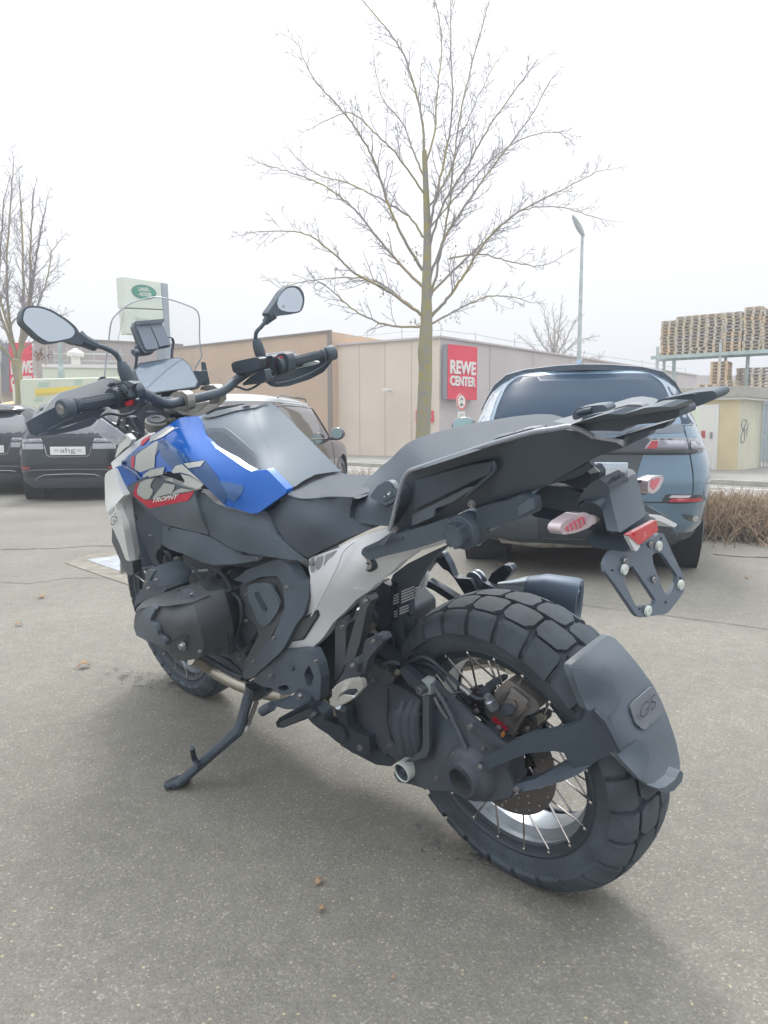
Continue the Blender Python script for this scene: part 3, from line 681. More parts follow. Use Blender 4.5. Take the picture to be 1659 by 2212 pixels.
m = MB(); m.box(xb - dv * .2 + Vector((0, 0, .9 - xb.z)) + g1 * .09, (.03, .06, .14)); obj('door_handle', m, 'sign_side', gar)
def gq2(x, y): return L(x, y, (gc.x + g2.x * .006, gc.y + g2.y * .006), (gr_.x + g2.x * .006, gr_.y + g2.y * .006)) - go
m = MB()
for st in ([(1612, 910), (1606, 906), (1601, 915), (1603, 926), (1608, 935), (1608, 950), (1603, 958), (1600, 948), (1604, 930), (1611, 915), (1613, 907)], [(1609, 918), (1608, 930), (1615, 925)], [(1616, 913), (1612, 940)]):
    m.tube(spline([gq2(*p) + g2 * .004 for p in st], 4), .008, 5)
obj('graffiti', m, 'plate_ink', gar)
# white van passing left of the garage door
vp = D(1500, 930, 15.2); vn = thing('panel_van', 'white panel van with red tail lights half hidden behind the blue grey car', 'van', (vp.x, vp.y, 0))
rows = []
for z, s in ((.35, .97), (.5, 1), (1.1, 1), (1.38, .96), (1.5, .88), (1.54, .7)):
    rows.append([Vector((.62 * s * (abs(math.cos(a)) ** .35) * (1 if math.cos(a) > 0 else -1) - .38, 1.4 * (abs(math.sin(a)) ** .3) * (1 if math.sin(a) > 0 else -1) + 1.4, z)) for a in [2 * PI * (k + .5) / 32 for k in range(32)]])
m = MB(); m.grid(rows, closed=True); m.f.append(tuple(5 * 32 + k for k in range(32))); m.f.append(tuple(range(31, -1, -1))); obj('body', m, 'truck_white', vn, bevel=0)
for z in (.93, .62):
    m = MB(); m.box((.20, .03, z), (.07, .06, .16)); obj('tail_light', m, 'lamp_red', vn, bevel=.01)
m = MB(); m.box((-.35, .02, .38), (1.15, .1, .1)); obj('bumper', m, 'car_black_plastic', vn, bevel=.02)
for s in (-.85, .08):
    m = MB(); m.lathe([(0, 0), (0, .28), (.15, .28), (.15, 0)], (s, .6, .28), (1, 0, 0), 16); obj('wheel', m, 'tyre_car', vn)

# pallet rack behind
dr = 30.0; rk = 1.0
r0 = D(1420, 775, 31.5); r1 = D(1665, 757, 29.0); ro = Vector((r0.x, r0.y, 0)); rv = Vector((r1.x, r1.y, 0)) - ro; ru = rv.normalized(); rb = Vector((-ru.y, ru.x, 0)); rb = -rb if rb.y < 0 else rb
zb = 1.02 + (931 - 768) / FPX * 30.3
rack = thing('pallet_rack', 'tall galvanised steel rack carrying the wooden pallet stacks', 'rack', ro)
RR = Matrix.Rotation(math.atan2(rv.y, rv.x), 3, 'Z')
LEN = rv.length + 1.2
def rp(s, bk_, z): return ru * s + rb * bk_ + Vector((0, 0, z))
bays = [0.0, LEN * .45, LEN * .89]
for bx in bays:
    for by in (0, 1.1):
        m = MB(); m.box(rp(bx, by, (zb + .38) / 2), (.11, .09, zb + .38), RR); obj('upright', m, 'galv', rack, smooth=False)
    m = MB()
    for k in range(7):
        z0 = .4 + k * .58; a, b2 = (0, 1.1) if k % 2 else (1.1, 0); m.tube([rp(bx, a, z0), rp(bx, b2, z0 + .5)], .018, 5)
    obj('bracing', m, 'galv', rack)
for bx in (.55, LEN * .62):
    m = MB(); m.box(rp(bx, .55, zb / 2), (.13, .1, zb), RR); obj('upright', m, 'galv_green', rack, smooth=False)
for by in (0, 1.1):
    for zz, hh in ((zb - .07, .14), (zb - 1.75, .12)):
        m = MB(); m.box(rp(LEN / 2 - .1, by - .06, zz), (LEN + .3, .05, hh), RR); obj('beam', m, 'galv_green', rack, smooth=False)
m = MB(); m.box(rp(LEN / 2, .5, zb - .02), (LEN, 1.0, .02), RR); obj('deck', m, 'galv', rack, smooth=False)
# pallets: one mesh with boards and blocks, copied
def pallet_mesh(name, m_):
    mb = MB(); W, Dp = .66, .9
    for y in (-.40, 0, .40): mb.box((0, y, .012), (W, .09, .018))
    for x in (-.28, 0, .28):
        for y in (-.40, 0, .40): mb.box((x, y, .06), (.10, .10, .072))
    for x in (-.28, 0, .28): mb.box((x, 0, .103), (.10, Dp, .014))
    for y in (-.38, -.19, 0, .19, .38): mb.box((0, y, .119), (W, .105, .018))
    me = mb.mesh(name); setm(me, m_); return me
PM = [pallet_mesh('pallet', x) for x in ('wood', 'wood_grey', 'wood_orange')]
ordn = ['top', 'second from top', 'third from top', 'fourth from top', 'fifth from top', 'sixth from top', 'seventh from top', 'eighth from top', 'ninth from top', 'tenth from top', 'eleventh from top', 'twelfth from top', 'thirteenth from top', 'fourteenth from top', 'fifteenth from top']
PH = .131
def pallet(p, mi, rz, label, grp):
    o = bpy.data.objects.new('pallet', PM[mi]); C.objects.link(o); o.location = p; o.rotation_euler = (0, 0, rz); tag(o, label, 'pallet', grp)
rnd = random.Random(3); rz0 = math.atan2(rv.y, rv.x)
names = ['first', 'second', 'third', 'fourth', 'fifth', 'sixth', 'seventh']
for i, (pxc, n) in enumerate(((1441, 11), (1474, 12), (1507, 12), (1541, 12), (1580, 12), (1623, 13), (1664, 12))):
    c = L(pxc, 760, (r0.x, r0.y), (r1.x, r1.y)) - ro; s = c.dot(ru); org = rnd.choice([2, 3, 0])
    for k in range(n):
        mi = 2 if (k < 3 and i in (0, 4)) or rnd.random() < .07 else rnd.choice([0, 0, 1])
        w = ro + rp(s + rnd.uniform(-.02, .02) + .012 * math.sin(k * .7 + i), .5, zb + k * PH)
        pallet(w, mi, rz0 + rnd.uniform(-.035, .035) + (.0 if i else .05), ('orange' if mi == 2 else 'weathered') + ' pallet, ' + ordn[n - 1 - k] + ' in the ' + names[i] + ' tall stack from the left', 'pallets stacked on the rack')
for j, (pxc, yb, n, lab) in enumerate(((1530, 838, 1, 'left'), (1556, 838, 8, 'orange'), (1574, 838, 2, 'short'), (1612, 838, 6, 'middle'), (1645, 838, 6, 'right'))):
    w = D(pxc, yb, 29.5 + (.9 if j % 2 else 0))
    for k in range(n):
        pallet(Vector((w.x, w.y, w.z + k * PH)), 2 if lab == 'orange' else rnd.choice([0, 1]), rz0 + rnd.uniform(-.05, .05), ordn[n - 1 - k] + ' pallet of the ' + lab + ' stack above the garage roof', 'pallets on the lower rack level')
# yard platform under lower pallets
w0 = D(1455, 841, 28.5); w1 = D(1700, 841, 28.5); m = MB(); m.prism([Vector((w0.x, w0.y, 0)), Vector((w1.x, w1.y, 0)), Vector((w1.x, w1.y + 3, 0)), Vector((w0.x, w0.y + 3, 0))], (0, 0, w0.z - .02)); 
tag(obj('loading_platform', m, 'wall_grey', smooth=False), 'grey loading platform behind the garage with pallets on it', 'platform')
# steel fence and gate right of the garage
f0 = D(1640, 900, 18.0); f1 = D(1700, 900, 18.6); fo0 = Vector((f0.x, f0.y, 0)); fv = Vector((f1.x, f1.y, 0)) - fo0
fen = thing('steel_gate', 'blue grey steel bar gate right of the garage hut', 'gate', fo0)
for k in range(9):
    m = MB(); m.box(fv * (k / 8) + Vector((0, 0, .85)), (.022, .022, 1.6)); obj('bar', m, 'galv', fen, smooth=False)
for z in (.08, .85, 1.62):
    m = MB(); m.box(fv * .5 + Vector((0, -.03, z)), (fv.length, .04, .05)); obj('rail', m, 'galv_green', fen, smooth=False)
m = MB(); f2 = D(1625, 900, 24); f3 = D(1720, 900, 24); m.prism([Vector((f2.x, f2.y, 0)), Vector((f3.x, f3.y, 0)), Vector((f3.x, f3.y + .3, 0)), Vector((f2.x, f2.y + .3, 0))], (0, 0, 1.95)); tag(obj('yard_wall', m, 'pylon_grey', smooth=False), 'dark blue grey yard wall behind the steel gate', 'wall')
# further hall and wooded hill at far right
m = MB(); h0_, h1_ = D(1440, 805, 50), D(1580, 823, 50); m.prism([Vector((h0_.x - 4, 50, 0)), Vector((h1_.x + 3, 52, 0)), Vector((h1_.x + 3, 60, 0)), Vector((h0_.x - 4, 60, 0))], (0, 0, 1.02 + (931 - 812) / FPX * 50)); tag(obj('far_hall', m, 'wall_grey', smooth=False), 'distant grey flat roofed hall behind the rack posts', 'building')
m = MB(); rows = []
for i in range(9):
    rows.append([])
    for j in range(25):
        u = j / 24; hgt = 14 * math.exp(-((u - .55) / .3) ** 2) + 3 + 1.5 * noise.noise(Vector((u * 14, i, 0)))
        rows[-1].append(Vector((50 + 90 * u, 180 + i * 12, max(0, hgt * math.sin(PI * min(1, (i + .2) / 5) / 2)) - .1)))
m.grid(rows); tag(obj('hill', m, 'hill_green'), kind='structure')

# ================================================================== TREES
def ortho(v):
    return v.orthogonal().normalized()
class Tree:
    def __init__(s, o, seed): s.o = Vector(o); s.rnd = random.Random(seed); s.tw = MB(); s.tips = []
    def branch(s, p, d, ln, r, lvl, up=.25, rmin=.003):
        rnd = s.rnd; n = max(3, int(ln / .09)) if lvl > 1 else max(3, int(ln / .07)); pts = [p]; dd = d.normalized(); seg = ln / n; kids = []
        for i in range(n):
            dd = (dd + Vector((rnd.gauss(0, .12), rnd.gauss(0, .12), rnd.gauss(0, .10) + up * .10))).normalized()
            pts.append(pts[-1] + dd * seg); kids.append((pts[-1], dd.copy(), 1 - (i + 1) / n))
        s.tw.tube(pts, [max(rmin, r * (1 - .75 * i / n)) for i in range(n + 1)], 4 if lvl > 1 else 3, cap=False)
        s.tips.append(pts[-1])
        if lvl > 0:
            side = 1
            for (q, dd2, t) in kids[:-1]:
                if rnd.random() < (.8 if lvl > 1 else .62):
                    ax = ortho(dd2); ax.rotate(Matrix.Rotation(rnd.uniform(0, 2 * PI), 3, dd2)); nd = (dd2 * .75 + ax * rnd.uniform(.55, .95)).normalized()
                    s.branch(q, nd, ln * rnd.uniform(.25, .5) * (.45 + .7 * t), r * .55, lvl - 1, up, rmin)
    def limb(s, pts, r0, r1, t, m, lvl=2, dens_=.16, tl=.75, rmin=.003, start=.18, name='limb'):
        P = spline(pts, 8)
        n = len(P); mb = MB(); P = [p + Vector((s.rnd.gauss(0, .006), s.rnd.gauss(0, .006), s.rnd.gauss(0, .006))) for p in P]
        mb.tube([p - s.o for p in P], [r0 + (r1 - r0) * (i / (n - 1)) ** .8 for i in range(n)], 7); obj(name, mb, m, t)
        acc = 0
        for i in range(1, n):
            acc += (P[i] - P[i - 1]).length
            if acc > dens_ and i / n > start:
                acc = 0; d = (P[i] - P[i - 1]).normalized(); ax = ortho(d); ax.rotate(Matrix.Rotation(s.rnd.uniform(0, 2 * PI), 3, d))
                u = i / n; s.branch(P[i] - s.o, (d * .85 + ax * s.rnd.uniform(.5, .9) + Vector((0, 0, .15))).normalized(), tl * s.rnd.uniform(.55, 1.15) * (1.1 - .55 * u), (r0 * (1 - u) + r1 * u) * .5, lvl, .5, rmin)
        s.branch(P[-1] - s.o, (P[-1] - P[-2]).normalized(), tl * .7, r1, lvl, .2, rmin)
DT = 13.0
def K(x, y, k=0.0): return D(481.9 + x * .5083, y * .5083, DT + k)
c = D(914, 945, DT); base = Vector((c.x, c.y, 0))
tree = thing('bare_tree', 'large bare tree with yellow lichen on its bark behind the motorcycle seat', 'tree', base)
T = Tree(base, 11)
tp_ = [base, D(914, 945, DT), D(917, 860, DT), D(919, 800, DT), D(918, 760, DT), D(921, 700, DT), K(865, 1220), K(868, 1000), K(862, 800), K(855, 640)]
rads = [.16, .135, .125, .118, .128, .105, .085, .066, .052, .04]
sp_ = spline(tp_, 6); mb = MB(); rr_ = []
for i in range(len(sp_)):
    u = i / 6; k = min(int(u), len(rads) - 2); f = u - k; rr_.append((rads[k] * (1 - f) + rads[k + 1] * f) * (1 + .05 * noise.noise(sp_[i] * 5)))
mb.tube([p - base for p in sp_], rr_, 16); obj('trunk', mb, 'bark', tree)
LM = [([(845, 1388), (700, 1382), (560, 1320), (430, 1210), (385, 1275 - 60)], -.6, .026), ([(850, 1345), (700, 1235), (560, 1160), (450, 1060), (330, 990), (130, 985)], -.9, .034),
      ([(850, 1345), (760, 1270), (640, 1190), (500, 1180), (350, 1195), (240, 1225)], .7, .024), ([(848, 1220), (770, 1140), (640, 990), (560, 890), (430, 790), (290, 735), (150, 690)], .6, .034),
      ([(848, 1150), (760, 1000), (700, 860), (640, 680), (560, 540), (470, 430), (380, 330), (320, 190)], -.5, .034), ([(850, 1010), (790, 920), (690, 860), (560, 790), (400, 740), (300, 660)], .9, .026),
      ([(855, 640), (848, 520), (815, 380), (770, 240), (710, 140), (600, 10), (560, -60)], .2, .030), ([(866, 1050), (890, 900), (935, 700), (975, 450), (968, 200), (968, -40)], -.4, .034),
      ([(885, 1345), (960, 1260), (1030, 1160), (1120, 1020), (1250, 905), (1400, 825), (1600, 725)], -.8, .036), ([(890, 1375), (1000, 1315), (1120, 1262), (1230, 1262), (1300, 1285)], .5, .024),
      ([(880, 1250), (1010, 1120), (1120, 1020), (1260, 900), (1420, 880), (1600, 930)], .8, .028), ([(872, 1200), (950, 1000), (1080, 800), (1200, 640), (1310, 490), (1390, 340)], .3, .032),
      ([(868, 1080), (930, 880), (1040, 700), (1130, 540), (1230, 400), (1310, 290)], -1.0, .028), ([(880, 1280), (920, 1090), (960, 880), (990, 600), (1050, 300), (1110, 80), (1140, -40)], .6, .030),
      ([(960, 1100), (1080, 1080), (1200, 1105), (1330, 1130), (1420, 1105)], .1, .020), ([(858, 700), (900, 560), (910, 380), (930, 180), (900, 0), (880, -50)], .9, .024),
      ([(856, 760), (800, 620), (760, 520), (680, 420), (640, 260)], .9, .022), ([(862, 900), (960, 740), (1020, 560), (1090, 400), (1160, 260)], 1.1, .022),
      ([(850, 820), (740, 660), (640, 560), (540, 480), (420, 520)], -.9, .022), ([(870, 980), (980, 850), (1120, 700), (1250, 600), (1400, 560), (1480, 600)], .9, .020)]
for pts, kd, r in LM:
    n = len(pts); T.limb([K(x, y, kd * i / (n - 1)) for i, (x, y) in enumerate(pts)], r * .85, .006, tree, 'bark_thin', lvl=3, dens_=.085, tl=.62, rmin=.0036)
tag(obj('twigs', T.tw, 'bark_twig', tree, fix=False), kind='stuff')
# clusters of withered leaves on the lower limbs
m = MB(); rnd = random.Random(2)
for (x, y, n, sp) in ((700, 1235, 40, 55), (1000, 1110, 46, 60), (820, 1060, 30, 30), (985, 1340, 26, 35), (820, 1365, 26, 22), (930, 1370, 10, 20), (915, 1190, 14, 20), (970, 1040, 16, 25), (620, 1190, 14, 15), (760, 1090, 20, 30), (720, 915, 18, 22)):
    for i in range(n):
        p = K(x + rnd.gauss(0, sp * .5), y + rnd.gauss(0, 12) + abs(rnd.gauss(0, 10)), rnd.uniform(-.3, .3)) - base; a = rnd.uniform(0, PI); s = rnd.uniform(.012, .028)
        u = Vector((math.cos(a), math.sin(a), rnd.uniform(-.6, .1))).normalized() * s; w = Vector((-math.sin(a), math.cos(a), rnd.uniform(-.5, .5))).normalized() * s * .5
        m.add([p, p + u * .5 + w + Vector((0, 0, -s * .4)), p + u * 1.2 + Vector((0, 0, -s * 1.1)), p + u * .5 - w + Vector((0, 0, -s * .5))], [(0, 1, 2), (0, 2, 3)])
tag(obj('withered_leaves', m, 'dead_leaf', tree, fix=False, smooth=False), kind='stuff')

DT2 = 17.0
c = D(40, 870, DT2); base = Vector((c.x, c.y, 0)); t2 = thing('bare_tree', 'bare tree at the left picture edge in front of the red sign', 'tree', base); T = Tree(base, 23)
def q2_(x, y, k=0.): return D(x, y, DT2 + k)
mb = MB(); mb.tube([p - base for p in spline([base, q2_(43, 900), q2_(44, 850), q2_(37, 800), q2_(36, 775)], 5)], [.11] * 6 + [.105] * 5 + [.10] * 5 + [.11] * 4 + [.075], 12); obj('trunk', mb, 'bark', t2)
for pts, kd, r in (([(37, 785), (22, 700), (14, 600), (20, 480), (28, 370)], .3, .045), ([(38, 785), (58, 700), (72, 600), (84, 520), (98, 450)], -.4, .045), ([(38, 780), (50, 680), (50, 560), (46, 460), (42, 400)], .5, .04), ([(36, 790), (10, 755), (-20, 735), (-60, 690)], -.3, .045),
                   ([(40, 775), (70, 690), (100, 610), (112, 540)], .7, .035), ([(34, 770), (5, 690), (-20, 600), (-30, 500)], .4, .04), ([(42, 770), (62, 650), (66, 540), (70, 440)], -.9, .035), ([(30, 740), (0, 640), (2, 520), (8, 430)], -.8, .03), ([(40, 760), (80, 730), (112, 690)], .5, .02)):
    n = len(pts); T.limb([q2_(x, y, kd * i / (n - 1)) for i, (x, y) in enumerate(pts)], r, .012, t2, 'bark_thin', lvl=2, dens_=.11, tl=.8, rmin=.0045)
tag(obj('twigs', T.tw, 'bark_twig', t2, fix=False), kind='stuff')
m = MB()
for i in range(60):
    p = q2_(85 + rnd.gauss(0, 10), 765 + rnd.gauss(0, 7), rnd.uniform(-.3, .3)) - base; s = .035
    m.add([p, p + Vector((s, 0, -s)), p + Vector((0, s * .5, -1.6 * s))], [(0, 1, 2)])
tag(obj('withered_leaves', m, 'dead_leaf', t2, fix=False, smooth=False), kind='stuff')
# small far tree
for (bx, by, dd, hh, lab, sd) in ((1195, 860, 34.0, (1195, 662), 'small bare round crowned tree beyond the street lamp', 31),):
    c = D(bx, by, dd); base = Vector((c.x, c.y, 0)); t3 = thing('bare_tree', lab, 'tree', base); T = Tree(base, sd)
    def q3_(x, y, k=0.): return D(x, y, dd + k)
    mb = MB(); mb.tube([Vector((0, 0, 0)), q3_(1195, 800) - base, q3_(1196, 765) - base], [.14, .11, .08], 8); obj('trunk', mb, 'bark_thin', t3)
    for pts, kd in (([(1196, 790), (1190, 740), (1180, 700), (1175, 668)], .6), ([(1196, 785), (1205, 730), (1210, 690), (1212, 662)], -.6), ([(1195, 800), (1170, 770), (1145, 745), (1128, 730)], .5), ([(1196, 790), (1225, 755), (1250, 735), (1272, 730)], -.5),
                    ([(1195, 810), (1160, 790), (1130, 780), (1112, 772)], .9), ([(1197, 805), (1235, 785), (1265, 775), (1292, 770)], .9), ([(1196, 780), (1222, 735), (1238, 700), (1245, 690)], .4), ([(1195, 775), (1165, 735), (1152, 708)], -.5), ([(1196, 770), (1198, 720), (1195, 680)], .2)):
        n = len(pts); T.limb([q3_(x, y, kd * i / (n - 1)) for i, (x, y) in enumerate(pts)], .045, .014, t3, 'bark_twig_far', lvl=2, dens_=.12, tl=.75, rmin=.007, start=.1)
    tag(obj('twigs', T.tw, 'bark_twig_far', t3, fix=False), kind='stuff')

# ================================================================== HEDGE AND KERB AT RIGHT
def hedge(label, x0, x1, a, b, n, h, w, seed):
    a = Vector(a); b = Vector(b); rnd = random.Random(seed); t = thing('hedge', label, 'hedge', a); low = MB(); tip = MB(); u = (b - a); nn = Vector((-u.y, u.x, 0)).normalized()
    for i in range(n):
        p = u * rnd.random() + nn * rnd.gauss(0, w * .3); d = Vector((rnd.gauss(0, .5), rnd.gauss(0, .5), 1)).normalized(); pts = [p]; ln = h * rnd.uniform(.55, 1.15)
        for k in range(5): d = (d + Vector((rnd.gauss(0, .28), rnd.gauss(0, .28), .12))).normalized(); pts.append(pts[-1] + d * ln / 5)
        (low if rnd.random() < .6 else tip).tube(pts, [.005, .0042, .0036, .003, .0024, .0018], 3, cap=False)
        for k in range(3):
            q = pts[rnd.randint(2, 5)]; e_ = (d + Vector((rnd.gauss(0, .8), rnd.gauss(0, .8), .3))).normalized() * ln * .25
            tip.tube([q, q + e_ * .5 + Vector((0, 0, .01)), q + e_], .002, 3, cap=False)
    tag(obj('stems', low, 'twig', t, fix=False), kind='stuff'); tag(obj('twig_tips', tip, 'twig_tip', t, fix=False), kind='stuff')
hA = G(1538, 1158); hB = G(1760, 1178)
hedge('low bare reddish brown hedge at the right behind the blue grey car', 0, 0, (hA.x - .2, hA.y + .35, 0), (hB.x, hB.y + .5, 0), 3400, .35, .95, 4)
m = MB(); m.add([(hA.x - 1.2, hA.y + .02, .004), (hB.x + 4, hB.y - .2, .004), (hB.x + 4, hB.y + 1.1, .004), (hA.x - 1.2, hA.y + .95, .004)], [(0, 1, 2, 3)]); tag(obj('planting_bed', m, 'soil', smooth=False), kind='structure')
m = MB()
for k in range(10):
    a = Vector((hA.x - 1.2, hA.y, 0)).lerp(Vector((hB.x + 4, hB.y - .22, 0)), k / 10); b = Vector((hA.x - 1.2, hA.y, 0)).lerp(Vector((hB.x + 4, hB.y - .22, 0)), (k + .99) / 10)
    m.prism([a, b, b + Vector((0, -.08, 0)), a + Vector((0, -.08, 0))], (0, 0, .035))
tag(obj('bed_kerb', m, 'concrete', bevel=.006), kind='structure')
m1 = D(745, 1040, 12.5)
hedge('tuft of dry twigs by the front wheel of the brown car', 0, 0, (m1.x, m1.y, 0), (m1.x + .5, m1.y - .1, 0), 220, .32, .35, 9)
# ================================================================== CARS
# body = stacked plan outlines; car frame: x right, y forward (rear bumper at y=0), z up
def sgnp(v, p): return math.copysign(abs(v) ** p, v)
class Car:
    def __init__(s, name, label, cat, pos, rz, prof, scale=(1, 1, 1), NK=96):
        # prof rows: z, half width, rear y, front y, corner exponent
        s.t = thing(name, label, cat, pos, rz); s.t.scale = scale; s.prof = prof; s.NK = NK
    def at(s, z):
        P = s.prof; z = max(P[0][0], min(P[-1][0], z))
        for i in range(len(P) - 1):
            if z <= P[i + 1][0]:
                a, b = P[i], P[i + 1]; u = (z - a[0]) / (b[0] - a[0]); return [a[k] + (b[k] - a[k]) * u for k in range(5)]
        return list(P[-1])
    def rear(s, x, z, off=0.0):
        _, w, y0, y1, e = s.at(z); L2 = (y1 - y0) / 2; xx = min(.999, abs(x) / w)
        y = y0 + L2 - L2 * (1 - xx ** (2 / e)) ** (e / 2)
        return Vector((x, y - off, z))
    def side(s, y, z, sg=1, off=0.0):
        _, w, y0, y1, e = s.at(z); L2 = (y1 - y0) / 2; yy = min(.999, abs(y - y0 - L2) / L2)
        return Vector((sg * (w * (1 - yy ** (2 / e)) ** (e / 2) + off), y, z))
    def ring(s, z, n=None):
        n = n or s.NK; _, w, y0, y1, e = s.at(z); L2 = (y1 - y0) / 2; out = []
        for k in range(n):
            a = 2 * PI * (k + .5) / n; out.append(Vector((w * sgnp(math.cos(a), e), y0 + L2 + L2 * sgnp(math.sin(a), e), z)))
        return out
    def shell(s, name, z0, z1, m, step=.04, wells=(), top=False, n=None, **kw):
        zs = [z0 + (z1 - z0) * i / max(1, round((z1 - z0) / step)) for i in range(max(1, round((z1 - z0) / step)) + 1)]
        mb = MB(); rows = [s.ring(z, n) for z in zs]; mb.grid(rows, closed=True)
        if wells:
            keep = []
            for f in mb.f:
                c = sum((mb.v[i] for i in f), Vector()) / 4
                if not any(math.hypot(c.y - wy, c.z - wz) < wr and abs(c.x) > .4 for wy, wz, wr in wells): keep.append(f)
            mb.f = keep
        if top: mb.f.append(tuple((len(zs) - 1) * s.NK + k for k in range(s.NK)))
        return obj(name, mb, m, s.t, ang=50, **kw)
    def patch(s, name, pts, m, off=.004, step=.05, side=0, thick=.0, rnd_=0, mirror=False, parent=None, **kw):
        mb = MB()
        for mm in ((1, -1) if mirror else (1,)):
            lp = [(p[0] * mm, p[1]) for p in pts] if not side else list(pts)
            if rnd_: lp = rounded(lp, rnd_)
            v, f = poly_tri(dens(lp, step), step)
            sd = side * mm if side else 0
            vv = [s.side(y, z, sd, off) if sd else s.rear(x, z, off) for x, z in [(a[0], a[1]) for a in v]]
            ff = []
            for t in f:
                a, b, c = [vv[i] for i in t[:3]]; nr = (b - a).cross(c - a); want = Vector((sd, 0, 0)) if sd else Vector((0, -1, 0))
                ff.append(t if nr.dot(want) > 0 else tuple(reversed(t)))
            mb.add(vv, ff)
        return obj(name, mb, m, parent or s.t, fix=False, solid=thick, off=-1 if thick else 0, ang=60, **kw)
    def line(s, name, pts, m, r=.003, side=0, off=.001, parent=None):
        q = []
        for i in range(len(pts) - 1):
            a, b = pts[i], pts[i + 1]; n = max(1, int(math.dist(a, b) / .05)); q += [(a[0] + (b[0] - a[0]) * t / n, a[1] + (b[1] - a[1]) * t / n) for t in range(n)]
        q.append(pts[-1]); mb = MB(); mb.tube([s.side(y, z, side, off) if side else s.rear(y, z, off) for y, z in q], r, 5); return obj(name, mb, m, parent or s.t, fix=False)
    def wheel(s, x, y, r=.36, w=.24, spokes=5):
        sg = 1 if x > 0 else -1
        mb = MB(); h = w / 2; pr = [(-h * .8, r * .66), (-h, r * .72), (-h * .97, r * .9), (-h * .82, r * .975)]
        for k in range(-3, 4):
            c = k * w * .125; pr += [(c - w * .045, r), (c + w * .045, r), (c + w * .05, r - .012), (c + w * .078, r - .012)]
        pr = [p for p in pr if p[0] < h * .8] + [(h * .82, r * .975), (h * .97, r * .9), (h, r * .72), (h * .8, r * .66)]
        mb.lathe(pr, (x, y, r), (1, 0, 0), 48, closed=True); ty = obj('wheel', mb, 'tyre_car', s.t, ang=40)
        mb = MB(); mb.lathe([(-h * .8, r * .68), (-h * .8, r * .6), (h * .5, r * .6), (h * .8, r * .68)], (x, y, r), (1, 0, 0), 32, caps=False)
        mb.lathe([(0, 0), (0, r * .2), (.03 * sg, r * .18), (.03 * sg, 0)], (x + sg * h * .7, y, r), (1, 0, 0), 16)
        for k in range(spokes):
            a = 2 * PI * k / spokes + .3
            for da in (-.13, .13):
                d = Vector((0, math.cos(a + da), math.sin(a + da))); e = Vector((0, -math.sin(a), math.cos(a))); c = Vector((x + sg * h * .75, y, r))
                mb.prism([c + d * r * .12 + e * .025, c + d * r * .66 + e * .02, c + d * r * .66 - e * .02, c + d * r * .12 - e * .025], (-sg * .04, 0, 0))
        obj('rim', mb, 'alloy', ty)
    def well(s, y, z, r, w):
        for sg in (-1, 1):
            mb = MB(); mb.lathe([(0, r), (-.35 * sg, r), (-.35 * sg, 0.01)], (sg * (w - .02), y, z), (1, 0, 0), 32, caps=False); obj('wheel_arch_liner', mb, 'wheel_well', s.t)
SUV = [(.22, .86, .16, 4.42, .42), (.30, .93, .07, 4.52, .36), (.42, .965, .02, 4.58, .33), (.60, .985, 0, 4.6, .32), (.75, .985, .01, 4.6, .32), (.90, .975, .03, 4.56, .33), (1.0, .955, .045, 4.45, .35), (1.06, .93, .055, 3.9, .38),
       (1.12, .90, .075, 3.55, .40), (1.25, .85, .16, 3.25, .42), (1.40, .79, .30, 2.95, .45), (1.52, .73, .42, 2.65, .48), (1.60, .66, .50, 2.45, .52), (1.65, .54, .62, 2.2, .6), (1.675, .36, .8, 2.0, .7), (1.685, .02, 1.2, 1.6, 1)]

# ------------------------------------------------------------------ the blue grey SUV on the right
VS = .925
VP = [(.24, .84, .20, 4.5, .40), (.30, .90, .10, 4.6, .36), (.42, .955, .03, 4.64, .33), (.60, .985, 0, 4.66, .31), (.74, .992, .0, 4.66, .31), (.86, .985, .015, 4.62, .32), (.97, .955, .02, 4.5, .33), (1.05, .925, .03, 4.3, .35), (1.12, .895, .05, 3.95, .38),
      (1.18, .87, .075, 3.6, .40), (1.25, .838, .13, 3.4, .42), (1.34, .80, .22, 3.15, .44), (1.43, .765, .33, 2.9, .47), (1.505, .72, .42, 2.7, .5), (1.55, .665, .47, 2.5, .55), (1.585, .58, .55, 2.35, .62), (1.605, .44, .70, 2.2, .7), (1.62, .02, 1.2, 1.5, 1)]
vang = -R(14.3)
vc = Vector((1.315, 4.86, 0))
V = Car('parked_car', 'large blue grey SUV seen from behind right of the motorcycle seat', 'car', vc, vang, VP, (VS, VS, VS))
WY, WR = 1.02, .375
V.shell('body', .36, 1.62, 'velar_paint', step=.03, wells=((WY, WR, .43), (3.75, WR, .43)), n=None, top=False)
V.shell('lower_cladding', .24, .358, 'car_black_plastic', step=.03, wells=((WY, WR, .43), (3.75, WR, .43)))
V.well(WY, WR, .44, .95); V.well(3.75, WR, .44, .95)
m = MB(); m.box((0, 2.3, .30), (1.5, 4.0, .06)); obj('underbody', m, 'wheel_well', V.t)
m = MB(); m.box((0, .45, .30), (1.25, .35, .10)); m.tube([(-.55, .25, .27), (-.3, .22, .25), (.1, .25, .26)], .045, 10); obj('exhaust_box', m, 'underbody', V.t, bevel=.01)
m = MB(); m.prism([(-.62, .2, .30), (-.45, .2, .34), (-.36, .2, .30), (-.44, .2, .23), (-.58, .2, .235)], (0, .03, 0)); obj('tow_bracket', m, 'underbody', V.t, bevel=.004)
for x in (-.83, .83):
    for y in (WY, 3.75): V.wheel(x, y, .375, .255)
